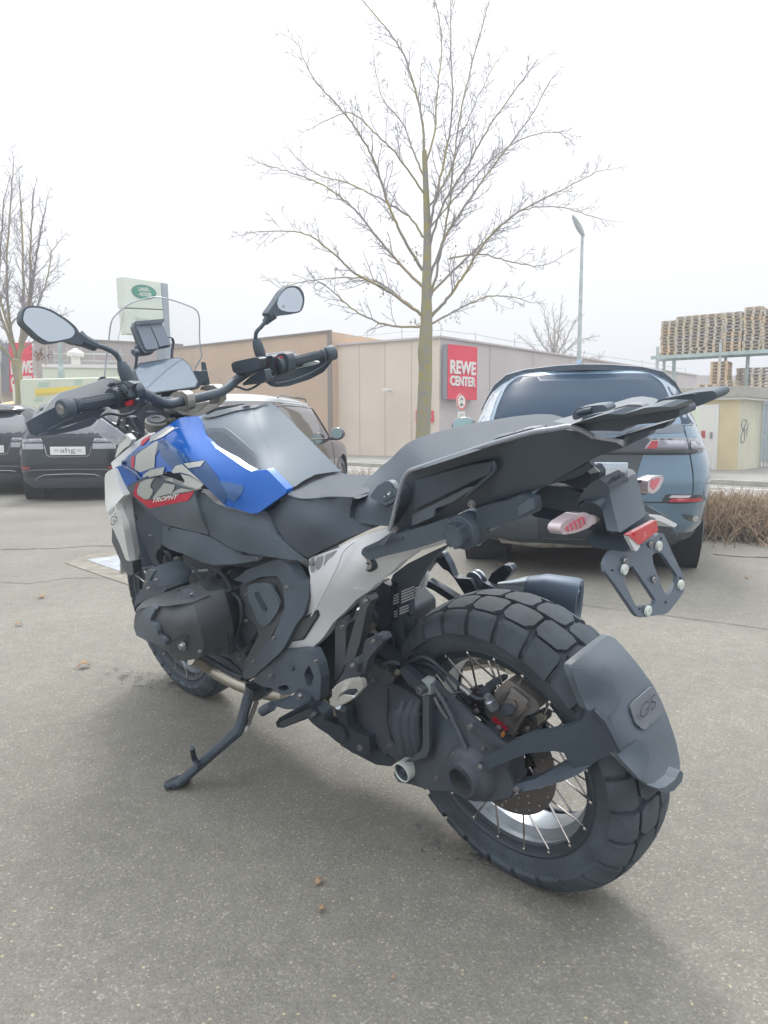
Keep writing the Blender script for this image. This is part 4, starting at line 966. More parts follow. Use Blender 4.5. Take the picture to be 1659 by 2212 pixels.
# rear window, spoiler, pillars
V.patch('rear_window', [(-.655, 1.165), (-.63, 1.30), (-.585, 1.46), (-.5, 1.535), (.5, 1.535), (.585, 1.46), (.63, 1.30), (.655, 1.165), (.4, 1.152), (0, 1.147), (-.4, 1.152)], 'velar_glass', off=.006, thick=.004, rnd_=.04)
V.patch('window_base_panel', [(-.70, 1.145), (0, 1.128), (.70, 1.145), (.705, 1.085), (0, 1.068), (-.705, 1.085)], mat('velar_dark_panel', (.10, .125, .16), .3, coat=.6), off=.004)
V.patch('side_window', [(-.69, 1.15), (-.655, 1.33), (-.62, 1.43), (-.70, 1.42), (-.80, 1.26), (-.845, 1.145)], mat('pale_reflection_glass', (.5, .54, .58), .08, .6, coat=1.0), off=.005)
V.patch('side_window', [(.69, 1.15), (.655, 1.33), (.62, 1.43), (.70, 1.42), (.80, 1.26), (.845, 1.145)], 'velar_glass', off=.005)
# spoiler: an overhanging lip around the top of the glass
sp = []
for x, z in ((-.80, 1.27), (-.765, 1.37), (-.70, 1.47), (-.6, 1.55), (-.45, 1.59), (-.2, 1.605), (0, 1.61), (.2, 1.605), (.45, 1.59), (.6, 1.55), (.70, 1.47), (.765, 1.37), (.80, 1.27)): sp.append((x, z))
mb = MB(); rows = []
for i, (x, z) in enumerate(sp):
    a = V.rear(x, min(z, 1.60), .0); cy = .16 * (1 - (abs(x) / .85) ** 4) + .03; k = 1 - (abs(x) / .85) ** 3
    rows.append([a + Vector((0, .25, .012)), Vector((x, a.y - cy * .5, z + .014)), Vector((x * .995, a.y - cy, z + .0)), Vector((x * .985, a.y - cy, z - .022 - .02 * k)), Vector((x * .94, a.y - cy * .3, z - .05 - .03 * k)), a + Vector((-.03 * (1 if x > 0 else -1), .02, -.07 * k - .02))])
mb.grid(rows); obj('spoiler', mb, mat('velar_dark', (.045, .07, .105), .25, coat=.6), V.t, ang=50)
m = MB(); m.add([(0, 1.05, 1.60), (-.035, 1.0, 1.60), (0, .80, 1.60), (.035, 1.0, 1.60), (0, .93, 1.71), (0, .89, 1.71)], [(0, 1, 4), (1, 2, 5), (1, 5, 4), (2, 3, 5), (3, 4, 5), (3, 0, 4)]); obj('antenna_fin', m, 'velar_paint', V.t, sub=0)
m = MB()
for i in range(13):
    pass
m.tube([V.rear(x, 1.158, .022) for x in [.02 + .04 * k for k in range(9)]], .006, 6); obj('wiper', m, 'gloss_black', V.t)
# tailgate seams
V.line('panel_seam', [(-.70, 1.135), (-.735, .97), (-.765, .80), (-.77, .66), (-.72, .60)], 'wheel_well', .0042)
V.line('panel_seam', [(.70, 1.135), (.735, .97), (.765, .80), (.77, .66), (.72, .60)], 'wheel_well', .0042)
V.line('panel_seam', [(-.72, .60), (0, .585), (.72, .60)], 'wheel_well', .0042)
V.line('panel_seam', [(-.735, .985), (0, .985), (.735, .985)], 'wheel_well', .0035)
V.line('panel_seam', [(-.70, 1.135), (-.84, 1.14)], 'wheel_well', .004); V.line('panel_seam', [(.70, 1.135), (.84, 1.14)], 'wheel_well', .004)
# rear lamps: one dark band with lamps
V.patch('lamp_band', [(-.90, .955), (-.905, 1.03), (-.74, 1.052), (0, 1.058), (.74, 1.052), (.905, 1.03), (.90, .955), (.74, .93), (0, .93), (-.74, .93)], 'gloss_black', off=.006, thick=.005)
for sg in (-1, 1):
    V.patch('tail_light', [(sg * .42, .965), (sg * .47, 1.035), (sg * .725, 1.03), (sg * .728, .965)], 'lamp_smoke', off=.012, thick=.004, rnd_=.02)
    V.patch('tail_light', [(sg * .75, .965), (sg * .75, 1.028), (sg * .885, 1.012), (sg * .892, .965)], 'lamp_smoke', off=.012, thick=.004, rnd_=.02)
    V.patch('red_lens', [(sg * .44, .975), (sg * .475, 1.03), (sg * .52, 1.03), (sg * .51, .975)], 'lamp_red', off=.015)
    V.patch('reflector', [(sg * .55, .60), (sg * .58, .655), (sg * .84, .645), (sg * .88, .59), (sg * .62, .585)], 'gloss_black', off=.004, rnd_=.02)
    V.patch('reflector_lens', [(sg * .60, .60), (sg * .62, .625), (sg * .845, .622), (sg * .85, .598)], 'lamp_red', off=.009, rnd_=.008)
    V.patch('reflector_lens', [(sg * .60, .63), (sg * .62, .648), (sg * .76, .645), (sg * .74, .628)], 'lamp_clear', off=.009, rnd_=.005)
    V.patch('fog_lamp_slot', [(sg * .70, .51), (sg * .90, .475), (sg * .93, .44), (sg * .80, .44), (sg * .73, .47)], 'gloss_black', off=.006, rnd_=.015)
    m = MB(); c = V.rear(sg * .80, .47, .012); m.lathe([(0, .0), (0, .024), (.012, .02), (.012, 0)], c, (0, -1, 0), 16); obj('fog_lamp', m, 'chrome', V.t)
    # black diffuser sweep
    V.patch('diffuser_side', [(sg * .30, .575), (sg * .46, .56), (sg * .58, .49), (sg * .66, .36), (sg * .68, .27), (sg * .42, .245), (sg * .30, .25)], 'car_black_plastic', off=.006)
    V.line('bumper_crease', [(sg * .28, .585), (sg * .47, .57), (sg * .6, .49), (sg * .68, .36), (sg * .70, .27)], 'chrome', .004, off=.006)
V.patch('diffuser', [(-.30, .55), (.30, .55), (.30, .25), (-.30, .25)], 'gloss_black', off=.006)
V.patch('plate_recess', [(-.42, .93), (.42, .93), (.36, .70), (.28, .66), (-.28, .66), (-.36, .70)], 'gloss_black', off=.003)
pz = V.rear(0, .81, .012); m = MB(); m.box((0, pz.y - .01, .81), (.64, .02, .135)); obj('number_plate', m, mat('plate_sky_reflection', (.45, .52, .60), .25), V.t, bevel=.012)  # plate surround, its light-blue sky reflection put into the colour
# mirror left and side sheen line
for sg in (-1, 1):
    m = MB(); c = Vector((sg * (1.17 if sg < 0 else 1.0), 2.3 if sg < 0 else 2.75, 1.155)); rows = []
    for i in range(8):
        u = i / 7 * PI; rows.append([c + Vector((math.cos(a) * .14 * math.sin(u) ** .6, -.09 * math.cos(u), math.sin(a) * .10 * math.sin(u) ** .6)) for a in [2 * PI * k / 14 for k in range(14)]])
    m.grid(rows, closed=True); m.box((sg * .98, c.y + .03, 1.09), (.26 if sg < 0 else .06, .05, .05)); o = obj('door_mirror', m, 'gloss_black', V.t)
    m = MB(); m.lathe([(0, 0), (0, .085), (.004, .085), (.004, 0)], (0, 0, 0), (0, 1, 0), 24); g_ = obj('mirror_glass', m, mat('mirror_teal' + str(sg), (.35, .5, .52), .06, .9), o); g_.location = c + Vector((0, -.092, 0)); g_.scale = (1.35, 1, 1)
for sg in (-1, 1):
    V.patch('side_glass', [(.75, 1.17), (1.0, 1.36), (1.6, 1.46), (2.5, 1.44), (2.95, 1.16)], 'velar_glass', off=.004, side=sg, step=.12)
    V.patch('side_reflector', [(.30, .44), (.34, .50), (.42, .49), (.36, .44)], 'gloss_black', off=.004, side=sg)

# ------------------------------------------------------------------ black SUV with dealer plate, and its neighbour
def black_suv(pos, rz, sc, label, plate):
    c = Car('parked_car', label, 'car', pos, rz, SUV, sc)
    c.shell('body', .40, 1.65, 'car_black', step=.05, wells=((.95, .36, .42), (3.7, .36, .42))); c.shell('lower_cladding', .22, .398, 'car_black_plastic', step=.04, wells=((.95, .36, .42), (3.7, .36, .42)))
    mb = MB(); mb.grid([c.ring(z) for z in (1.65, 1.675, 1.684)], closed=True); mb.f.append(tuple(2 * c.NK + k for k in range(c.NK))); obj('roof', mb, 'car_roof_pale', c.t, ang=60)  # pale colour on the black car's roof stands in for bright reflection
    c.patch('rear_window', [(-.72, 1.13), (-.62, 1.42), (-.52, 1.5), (.52, 1.5), (.62, 1.42), (.72, 1.13), (0, 1.10)], 'glass_dark', off=.006, thick=.004, rnd_=.05)
    mb = MB(); rows = []
    for x in [-.68 + .068 * k * 2 for k in range(11)]:
        a = c.rear(x, 1.56, 0); k = .16 * (1 - (abs(x) / .75) ** 4) + .02; rows.append([a + Vector((0, .15, .03)), Vector((x, a.y - k * .6, 1.575)), Vector((x, a.y - k, 1.55)), Vector((x, a.y - k, 1.525)), a + Vector((0, 0, -.04))])
    mb.grid(rows); obj('spoiler', mb, 'car_black', c.t, ang=50)
    for sg in (-1, 1):
        c.patch('tail_light', [(sg * .42, .98), (sg * .45, 1.045), (sg * .86, 1.03), (sg * .88, .97)], 'lamp_smoke', off=.008, thick=.004, rnd_=.02)
        c.patch('reflector', [(sg * .66, .545), (sg * .68, .58), (sg * .90, .575), (sg * .92, .54)], 'lamp_red', off=.006, rnd_=.01)
        c.patch('side_glass', [(.65, 1.13), (.9, 1.38), (1.6, 1.5), (2.4, 1.47), (2.9, 1.15)], 'glass_dark', off=.004, side=sg, step=.12)
    c.line('bumper_crease', [(-.88, .50), (-.6, .53), (0, .54), (.6, .53), (.88, .50)], 'chrome', .005)
    c.line('bumper_crease', [(-.62, .28), (-.56, .40), (-.42, .45), (-.2, .46), (.2, .46), (.42, .45), (.56, .40), (.62, .28)], 'chrome', .004)
    c.line('plate_trim', [(-.40, .92), (-.36, .77), (-.30, .745), (.30, .745), (.36, .77), (.40, .92)], 'chrome', .008)
    c.line('panel_seam', [(-.74, .98), (-.80, .75), (-.76, .62), (.76, .62), (.80, .75), (.74, .98)], 'wheel_well', .004)
    c.patch('gloss_band', [(-.84, .96), (-.80, .87), (-.42, .87), (-.42, .96)], 'car_roof_pale', off=.004); c.patch('gloss_band', [(.84, .96), (.80, .87), (.42, .87), (.42, .96)], 'car_roof_pale', off=.004)
    p = c.rear(0, .84, .02); mb = MB(); mb.box((0, p.y - .006, .84), (.60, .014, .135)); pl = obj('number_plate', mb, 'plate_white', c.t, bevel=.006)
    if plate:
        mb = MB(); text_on(mb, plate, (-.13, p.y - .0145, .79), (.26, 0, 0), (0, 0, .10), bold=.0)
        for z in (.862, .845, .828): mb.add([(-.24, p.y - .0145, z), (-.15, p.y - .0145, z), (-.15, p.y - .0145, z + .004), (-.24, p.y - .0145, z + .004), (.15, p.y - .0145, z), (.24, p.y - .0145, z), (.24, p.y - .0145, z + .004), (.15, p.y - .0145, z + .004)], [(0, 1, 2, 3), (4, 5, 6, 7)])
        obj('plate_lettering', mb, 'plate_ink', pl, fix=False, smooth=False)
    c.well(.95, .36, .43, .95); c.well(3.7, .36, .43, .95)
    mb = MB(); mb.box((0, 2.3, .32), (1.5, 4.2, .06)); obj('underbody', mb, 'wheel_well', c.t)
    mb = MB(); mb.box((-.25, .55, .30), (.7, .3, .09)); mb.tube([(-.75, .7, .36), (-.2, .6, .28), (.6, .6, .3)], .035, 8); obj('exhaust_box', mb, 'underbody', c.t, bevel=.01)
    for x in (-.80, .80):
        for y in (.95, 3.7): c.wheel(x, y, .36, .25)
    mb = MB(); mb.add([(0, 1.3, 1.68), (-.03, 1.2, 1.68), (0, 1.0, 1.68), (.03, 1.2, 1.68), (0, 1.14, 1.76)], [(0, 1, 4), (1, 2, 4), (2, 3, 4), (3, 0, 4)]); obj('antenna_fin', mb, 'car_black', c.t)
    return c
a = D(146, 960, 10.6)
black_suv(Vector((a.x, a.y, 0)), R(12), (.80, .86, .885), 'black SUV with white ahg dealer plate behind the left handguard', 'ahg')
a = D(-28, 960, 11.6)
black_suv(Vector((a.x, a.y, 0)), R(15), (.80, .86, .89), 'black SUV cut by the left picture edge beside the plated one', '')

# ------------------------------------------------------------------ brown black SUV seen from its right rear, beyond the tank
BP = [(.22, .88, .12, 4.8, .36), (.32, .95, .05, 4.85, .30), (.50, .98, .0, 4.9, .28), (.80, .985, .0, 4.9, .28), (.98, .96, .03, 4.85, .3), (1.06, .94, .04, 4.6, .3), (1.12, .92, .06, 3.9, .32),
      (1.2, .90, .10, 3.72, .32), (1.4, .85, .22, 3.42, .34), (1.58, .80, .33, 3.12, .36), (1.68, .75, .40, 2.9, .42), (1.74, .66, .50, 2.7, .5), (1.775, .48, .7, 2.4, .6), (1.785, .02, 1.4, 1.6, 1)]
ca = D(560, 960, 9.7)
B = Car('parked_car', 'dark brown SUV with pale roof seen past the tank and right of the handlebar', 'car', Vector((-1.98, 8.15, 0)), -R(10.8), BP, (.80, .79, .82))
B.shell('body', .40, 1.68, 'car_brown', step=.04, wells=((.95, .38, .45), (3.95, .38, .45))); B.shell('lower_cladding', .22, .398, 'car_black_plastic', step=.04, wells=((.95, .38, .45), (3.95, .38, .45)))
mb = MB(); mb.grid([B.ring(z) for z in (1.655, 1.68, 1.72, 1.745, 1.775, 1.784)], closed=True)
for v in mb.v: v.z += .004; v.x *= 1.004
obj('roof', mb, 'car_roof_pale', B.t, ang=60)
B.patch('rear_window', [(-.76, 1.12), (-.70, 1.5), (-.6, 1.6), (.6, 1.6), (.70, 1.5), (.76, 1.12)], 'glass_dark', off=.006, thick=.004, rnd_=.05)
glassm = mat('sky_glass', (.30, .33, .36), .05, .7, coat=1.0)
for sg in (1, -1):
    B.patch('side_window', [(.42, 1.14), (.5, 1.55), (1.12, 1.60), (1.22, 1.13)], 'sky_glass', off=.005, side=sg, step=.1, rnd_=.03)
    B.patch('side_window', [(1.30, 1.13), (1.20, 1.60), (2.02, 1.61), (2.16, 1.12)], 'sky_glass', off=.005, side=sg, step=.1, rnd_=.03)
    B.patch('side_window', [(2.24, 1.12), (2.10, 1.61), (2.62, 1.60), (3.28, 1.12)], 'sky_glass', off=.005, side=sg, step=.1, rnd_=.03)
    B.line('window_trim', [(.38, 1.12), (.46, 1.58), (1.1, 1.625), (2.05, 1.635), (2.66, 1.62), (3.36, 1.105), (.38, 1.12)], 'gloss_black', .012, sg, .006)
    B.line('panel_seam', [(2.18, 1.10), (2.2, .5)], 'wheel_well', .005, sg); B.line('panel_seam', [(1.24, 1.10), (1.3, .75), (1.45, .6)], 'wheel_well', .005, sg); B.line('panel_seam', [(3.3, 1.10), (3.32, .45)], 'wheel_well', .005, sg)
    B.line('wheel_arch_lip', [(3.95 + .46 * math.cos(a), .38 + .46 * math.sin(a)) for a in [PI * k / 12 for k in range(13)]], 'gloss_black', .014, sg, .002)
    m = MB(); c = Vector((sg * 1.09, 3.18, 1.20)); rows = []
    for i in range(8):
        u = i / 7 * PI; rows.append([c + Vector((math.cos(a) * .13 * math.sin(u) ** .5, -.10 * math.cos(u), math.sin(a) * .115 * math.sin(u) ** .5)) for a in [2 * PI * k / 14 for k in range(14)]])
    m.grid(rows, closed=True); m.box((sg * .98, 3.2, 1.11), (.16, .06, .05)); o = obj('door_mirror', m, 'gloss_black', B.t)
    m = MB(); m.lathe([(0, 0), (0, .085), (.004, .085), (.004, 0)], (0, 0, 0), (0, 1, 0), 24); g_ = obj('mirror_glass', m, 'mirror_teal1', o); g_.location = c + Vector((0, -.102, 0)); g_.scale = (1.2, 1, 1.05)
    B.line('door_handle', [(1.9, .98), (2.08, .98)], 'gloss_black', .012, sg, .01)
B.well(.95, .38, .45, .95); B.well(3.95, .38, .45, .95)
m = MB(); m.box((0, 2.4, .32), (1.5, 4.2, .06)); obj('underbody', m, 'wheel_well', B.t)
for x in (-.84, .84):
    for y in (.95, 3.95): B.wheel(x, y, .38, .25)
for x in (-.72, .72):
    m = MB(); m.tube([(x, 1.0, 1.73), (x, 1.05, 1.765), (x, 2.4, 1.765), (x, 2.45, 1.73)], .014, 6); obj('roof_rail', m, 'gloss_black', B.t)
# ================================================================== MOTORCYCLE
# frame of the bike: x forward from the rear axle line, y to its left, z up; it leans on its side stand
import numpy as np
BS = 1.05; YAW = 2.3145147; LEAN = 0.2059083
BO = Vector((0.3343835, 1.5562545, 0)) * BS
fwv = Vector((math.cos(YAW), math.sin(YAW), 0)); lfv = Vector((-math.sin(YAW), math.cos(YAW), 0)); upv = Vector((0, 0, 1))
LV = lfv * math.cos(LEAN) - upv * math.sin(LEAN); UV_ = upv * math.cos(LEAN) + lfv * math.sin(LEAN)
BM = Matrix(((fwv.x * BS, LV.x * BS, UV_.x * BS, BO.x), (fwv.y * BS, LV.y * BS, UV_.y * BS, BO.y), (fwv.z * BS, LV.z * BS, UV_.z * BS, BO.z), (0, 0, 0, 1)))
bike = bpy.data.objects.new('motorcycle', None); C.objects.link(bike); bike.matrix_world = BM
tag(bike, 'blue, white and black adventure motorcycle leaning on its side stand in the foreground', 'motorcycle')
BI = BM.inverted(); CL = BI @ CP
SC = {'A': (.3631, 0, 542.2), 'B': (.2905, 361.4, 542.2), 'C': (.3268, 180.7, 813.3), 'D': (.3631, 542.2, 783.1), 'E': (.3631, 1024.1, 783.1), 'F': (.3631, 180.7, 1174.7), 'G': (.2905, 602.4, 1144.6),
      'H': (.3631, 903.6, 1204.8), 'L': (.2042, 0, 662.6), 'N': (.25418, 843.4, 692.8), 'P': (.12709, 241, 572.3), 'R': (.18156, 210.8, 692.8), 'S': (.16336, 210.8, 994), 'T': (.29049, 843.4, 1355.4), 'U': (.23602, 903.6, 1234.9), '.': (1, 0, 0)}
def cp_(c, x, y): k, a, b = SC[c]; return (a + x * k, b + y * k)
def pt(c, x, y, v, ax='Y'):
    px, py = cp_(c, x, y); d = BI.to_3x3() @ ray(px, py); i = 'XYZ'.index(ax); t = (v - CL[i]) / d[i]; return CL + d * t
def rad(c, x, y, v, r, ax='Y'): return (pt(c, x, y, v, ax) - pt(c, x, y + r, v, ax)).length
class TPS:
    def __init__(s, pts, lam=2e-2):
        P = np.array([p[:2] for p in pts], float); V = np.array([p[2] for p in pts], float); s.c = P.mean(0); s.s = max(1e-6, np.abs(P - s.c).max()); P = (P - s.c) / s.s; n = len(P); s.P = P
        if n == 1: s.k = float(V[0]); return
        s.k = None
        def U(r2): return np.where(r2 > 0, .5 * r2 * np.log(np.maximum(r2, 1e-12)), 0)
        s.U = U
        if n < 3: P2 = np.vstack([P, P[0] + [[0, .5]]]) ; V = np.append(V, V[0]); P = P2[:, :]; n = len(P); s.P = P
        A = np.zeros((n + 3, n + 3)); r2 = ((P[:, None] - P[None]) ** 2).sum(2); A[:n, :n] = U(r2) + lam * np.eye(n); A[:n, n] = 1; A[:n, n + 1:] = P; A[n, :n] = 1; A[n + 1:, :n] = P.T
        s.w = np.linalg.lstsq(A, np.append(V, [0, 0, 0]), rcond=None)[0]
    def __call__(s, x, y):
        if s.k is not None: return s.k
        q = (np.array([x, y]) - s.c) / s.s; n = len(s.P); return float(s.w[:n] @ s.U(((s.P - q) ** 2).sum(1)) + s.w[n] + s.w[n + 1:] @ q)
AXV = {'Y': Vector((0, -1, 0)), 'X': Vector((1, 0, 0)), 'Z': Vector((0, 0, -1))}
THICK = ('cylinder_head_cover', 'cylinder', 'head_cover_top', 'engine_core', 'airbox', 'steering_head', 'radiator', 'seat_side', 'pillion_seat', 'intake_cover', 'spark_plug_cover', 'tail_housing_side', 'foot_peg', 'carrier_arm')
def slab(name, c, out, ctl, m, depth=.01, ax='Y', holes=(), bevel=.004, rnd=0, step=0, parent=bike, dv=None, off=0.0, sub=0, fn=None, seg=2, ang=35):
    """plate whose face has outline `out` (crop c) on the surface ctl, going `depth` inwards; returns (object, surface function in page units)"""
    if name in ('swing_arm', 'casting_rib'): depth = .008
    if ax == 'Y' and depth > .02 and name not in THICK: depth = .02 + (depth - .02) * .3
    if isinstance(ctl, (int, float)): f = lambda x, y: ctl
    elif callable(ctl): f = ctl
    else:
        tp = TPS([cp_(c, a, b) + (v,) for a, b, v in ctl]); f = lambda x, y: tp(x, y)
    o2 = [cp_(c, *p) for p in out]; h2 = [[cp_(c, *p) for p in h] for h in holes]
    if rnd: o2 = rounded(o2, rnd * SC[c][0]); h2 = [rounded(h, rnd * SC[c][0] * .7) for h in h2]
    if step or not isinstance(ctl, (int, float)):
        st = (step or 12); o2 = dens(o2, st * 1.2); h2 = [dens(h, st * 1.2) for h in h2]
    v, tri = poly_tri(o2, (step or 12) if not isinstance(ctl, (int, float)) else 0, h2)
    d = (dv or AXV[ax]) ; sg = -1 if ax == 'X' else 1
    top = [pt('.', x, y, f(x, y) + off * sg, ax) for x, y in v]; n = len(top)
    tri2 = []
    for t in tri:
        a, b, e = [top[i] for i in t[:3]]; nr = (b - a).cross(e - a); tri2.append(t if nr.dot(CL - a) > 0 else tuple(reversed(t)))
    fs = list(tri2); vs = list(top)
    if depth > 0:
        ed = {}
        for t in tri2:
            for i in range(len(t)): ed[(t[i], t[(i + 1) % len(t)])] = 1
        vs += [p + d * depth for p in top]; fs += [tuple(i + n for i in reversed(t)) for t in tri2]
        for (a, b) in ed:
            if (b, a) not in ed: fs.append((b, a, a + n, b + n))
    mb = MB(); mb.v = vs; mb.f = fs
    o = obj(name, mb, m, parent, bevel=bevel if depth > 0 else 0, fix=False, ang=ang, seg=seg)
    return o, f
def decal(name, c, out, f, m, off=.0012, ax='Y', step=7, parent=bike, rnd=0, depth=0.0): return slab(name, c, out, f, m, depth, ax, bevel=0, off=off, step=step, parent=parent, rnd=rnd)[0]
def dtext(name, c, s, o, ux, uy, f, m, off=.002, ax='Y', parent=bike, bold=.02, shear=0.0, dz=0.0):
    """lettering: o = lower left, ux = vector to lower right, uy = vector to upper left, crop units"""
    v, tr, w, h = text_mesh(s, bold, shear); sg = -1 if ax == 'X' else 1; mb = MB(); vs = []
    for a, b in v:
        q = cp_(c, o[0] + ux[0] * a + uy[0] * b, o[1] + ux[1] * a + uy[1] * b); vs.append(pt('.', q[0], q[1], f(*q) + off * sg, ax) + Vector((0, 0, dz)))
    mb.v = vs; mb.f = tr; return obj(name, mb, m, parent, fix=False, smooth=False)
def tb(name, c, pts, r, m, n=10, parent=bike, sm=True, ax='Y', **k):
    p = [pt(c, *q, ax) if len(q) == 3 else pt(*q[:4], q[4] if len(q) > 4 else ax) for q in pts]
    if sm: p = spline(p, 5)
    mb = MB(); mb.tube(p, r if not isinstance(r, (list, tuple)) else [r[min(len(r) - 1, int(i * len(r) / len(p)))] for i in range(len(p))], n); return obj(name, mb, m, parent, **k)
def lath(name, c, x, y, v, prof, m, ax=(0, 1, 0), vax='Y', n=32, parent=bike, closed=False, **k):
    mb = MB(); mb.lathe(prof, pt(c, x, y, v, vax), ax, n, closed); return obj(name, mb, m, parent, **k)
def bolt(c, x, y, v, r=.006, m='bolt_steel', ax=(0, 1, 0), vax='Y', parent=bike, collar=True):
    r *= .62; o = pt(c, x, y, v, vax); mb = MB(); mb.lathe([(-.004, r * 1.25), (0, r * 1.25), (0, r), (.004, r * .9), (.004, r * .45), (.001, r * .4), (.001, 0)], o, ax, 16); return obj('bolt', mb, m, parent)
mat('plastic', (0.073, 0.096, 0.122), .52, bump=.35, bscale=900, spec=.5, var=.1, vscale=7)  # bluish lift of the dark bike colours stands in for veiling glare
mat('plastic_dark', (0.055, 0.074, 0.097), .5, bump=.3, bscale=900, var=.1, vscale=7)
mat('plastic_satin', (0.047, 0.062, 0.081), .30, spec=.6)
mat('plastic_grey', (0.090, 0.113, 0.138), .5, bump=.25, bscale=900, var=.1, vscale=7)
mat('tank_grey', (0.148, 0.179, 0.209), .5, bump=.08, bscale=1500, spec=.35)
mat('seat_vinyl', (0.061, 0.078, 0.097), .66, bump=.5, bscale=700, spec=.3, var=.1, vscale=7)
mat('deflector_grey', (.42, .44, .46), .4)
mat('rim_highlight', (.25, .27, .31), .35)  # tail panel rim: its bright highlight line is put into the colour
mat('seat_vinyl_side', (0.051, 0.065, 0.083), .66, bump=.5, bscale=700, var=.1, vscale=7)  # same vinyl, darkened for the shade on the seat's lower face
mat('bike_blue', (.002, .092, .40), .28, .2, coat=.5, spec=.4)
mat('bike_navy', (.016, .062, .17), .2, .1, coat=.5, spec=.4)
mat('decal_grey', (.40, .42, .40), .35)
mat('decal_red', (.52, .02, .05), .4)
mat('decal_white', (.70, .70, .70), .4)
mat('panel_white', (.66, .675, .66), .38, coat=.3)
mat('panel_silver', (.62, .635, .66), .42, .15)
mat('gap_dark', (0.025, 0.044, 0.075), .75)
mat('recess', (0.037, 0.049, 0.068), .8)
mat('magnesium', (.30, .295, .275), .42, .45)
mat('engine_black', (0.065, 0.077, 0.095), .58, .15, bump=.5, bscale=500, var=.1, vscale=7)
mat('engine_brown', (0.095, 0.105, 0.116), .50, .3, bump=.4, bscale=500, var=.1, vscale=7)
mat('metal_black', (0.047, 0.062, 0.081), .45, .3)
mat('header_pipe', (.44, .41, .35), .32, .75)
mat('rubber', (0.049, 0.063, 0.080), .75, bump=.3, bscale=600)
mat('tyre_rubber', (0.059, 0.075, 0.092), .72, bump=.5, bscale=260, var=.2, vscale=18)
mat('rim_black', (0.047, 0.061, 0.077), .38, .3)
mat('rim_silver', (.33, .37, .41), .28, .7)
mat('spoke_steel', (.58, .55, .53), .22, 1.0)
mat('disc_steel', (.22, .205, .20), .35, .85)
mat('bolt_steel', (.34, .335, .34), .35, .8)
mat('caliper_grey', (.21, .20, .195), .42, .6)
mat('lens_clear', (.50, .42, .45), .08, coat=1.0, spec=.6)
mat('lens_red', (.50, .015, .03), .15, coat=1.0)
mat('lens_pink', (.60, .16, .20), .2)
mat('button_red', (.45, .03, .05), .4)
mat('screen_glass', (0.135, 0.184, 0.242), .09, coat=.6)
mat('mirror_face', (.50, .56, .62), .03, 1.0)
mat('muffler_black', (0.102, 0.141, 0.194), .5, .2)
mat('peg_silver', (.62, .62, .60), .38, .6)
mat('clear_sheet', (.75, .80, .86), .05, alpha=.06, spec=.5)
mat('clear_rim', (.48, .52, .58), .25, alpha=.9)
mat('clear_wing', (.45, .50, .58), .1, alpha=.5)
mat('bulb_orange', (.7, .3, .08), .4)
mat('pad_white', (.55, .60, .56), .5)
mat('bracket_grey', (0.089, 0.113, 0.141), .42, .2)

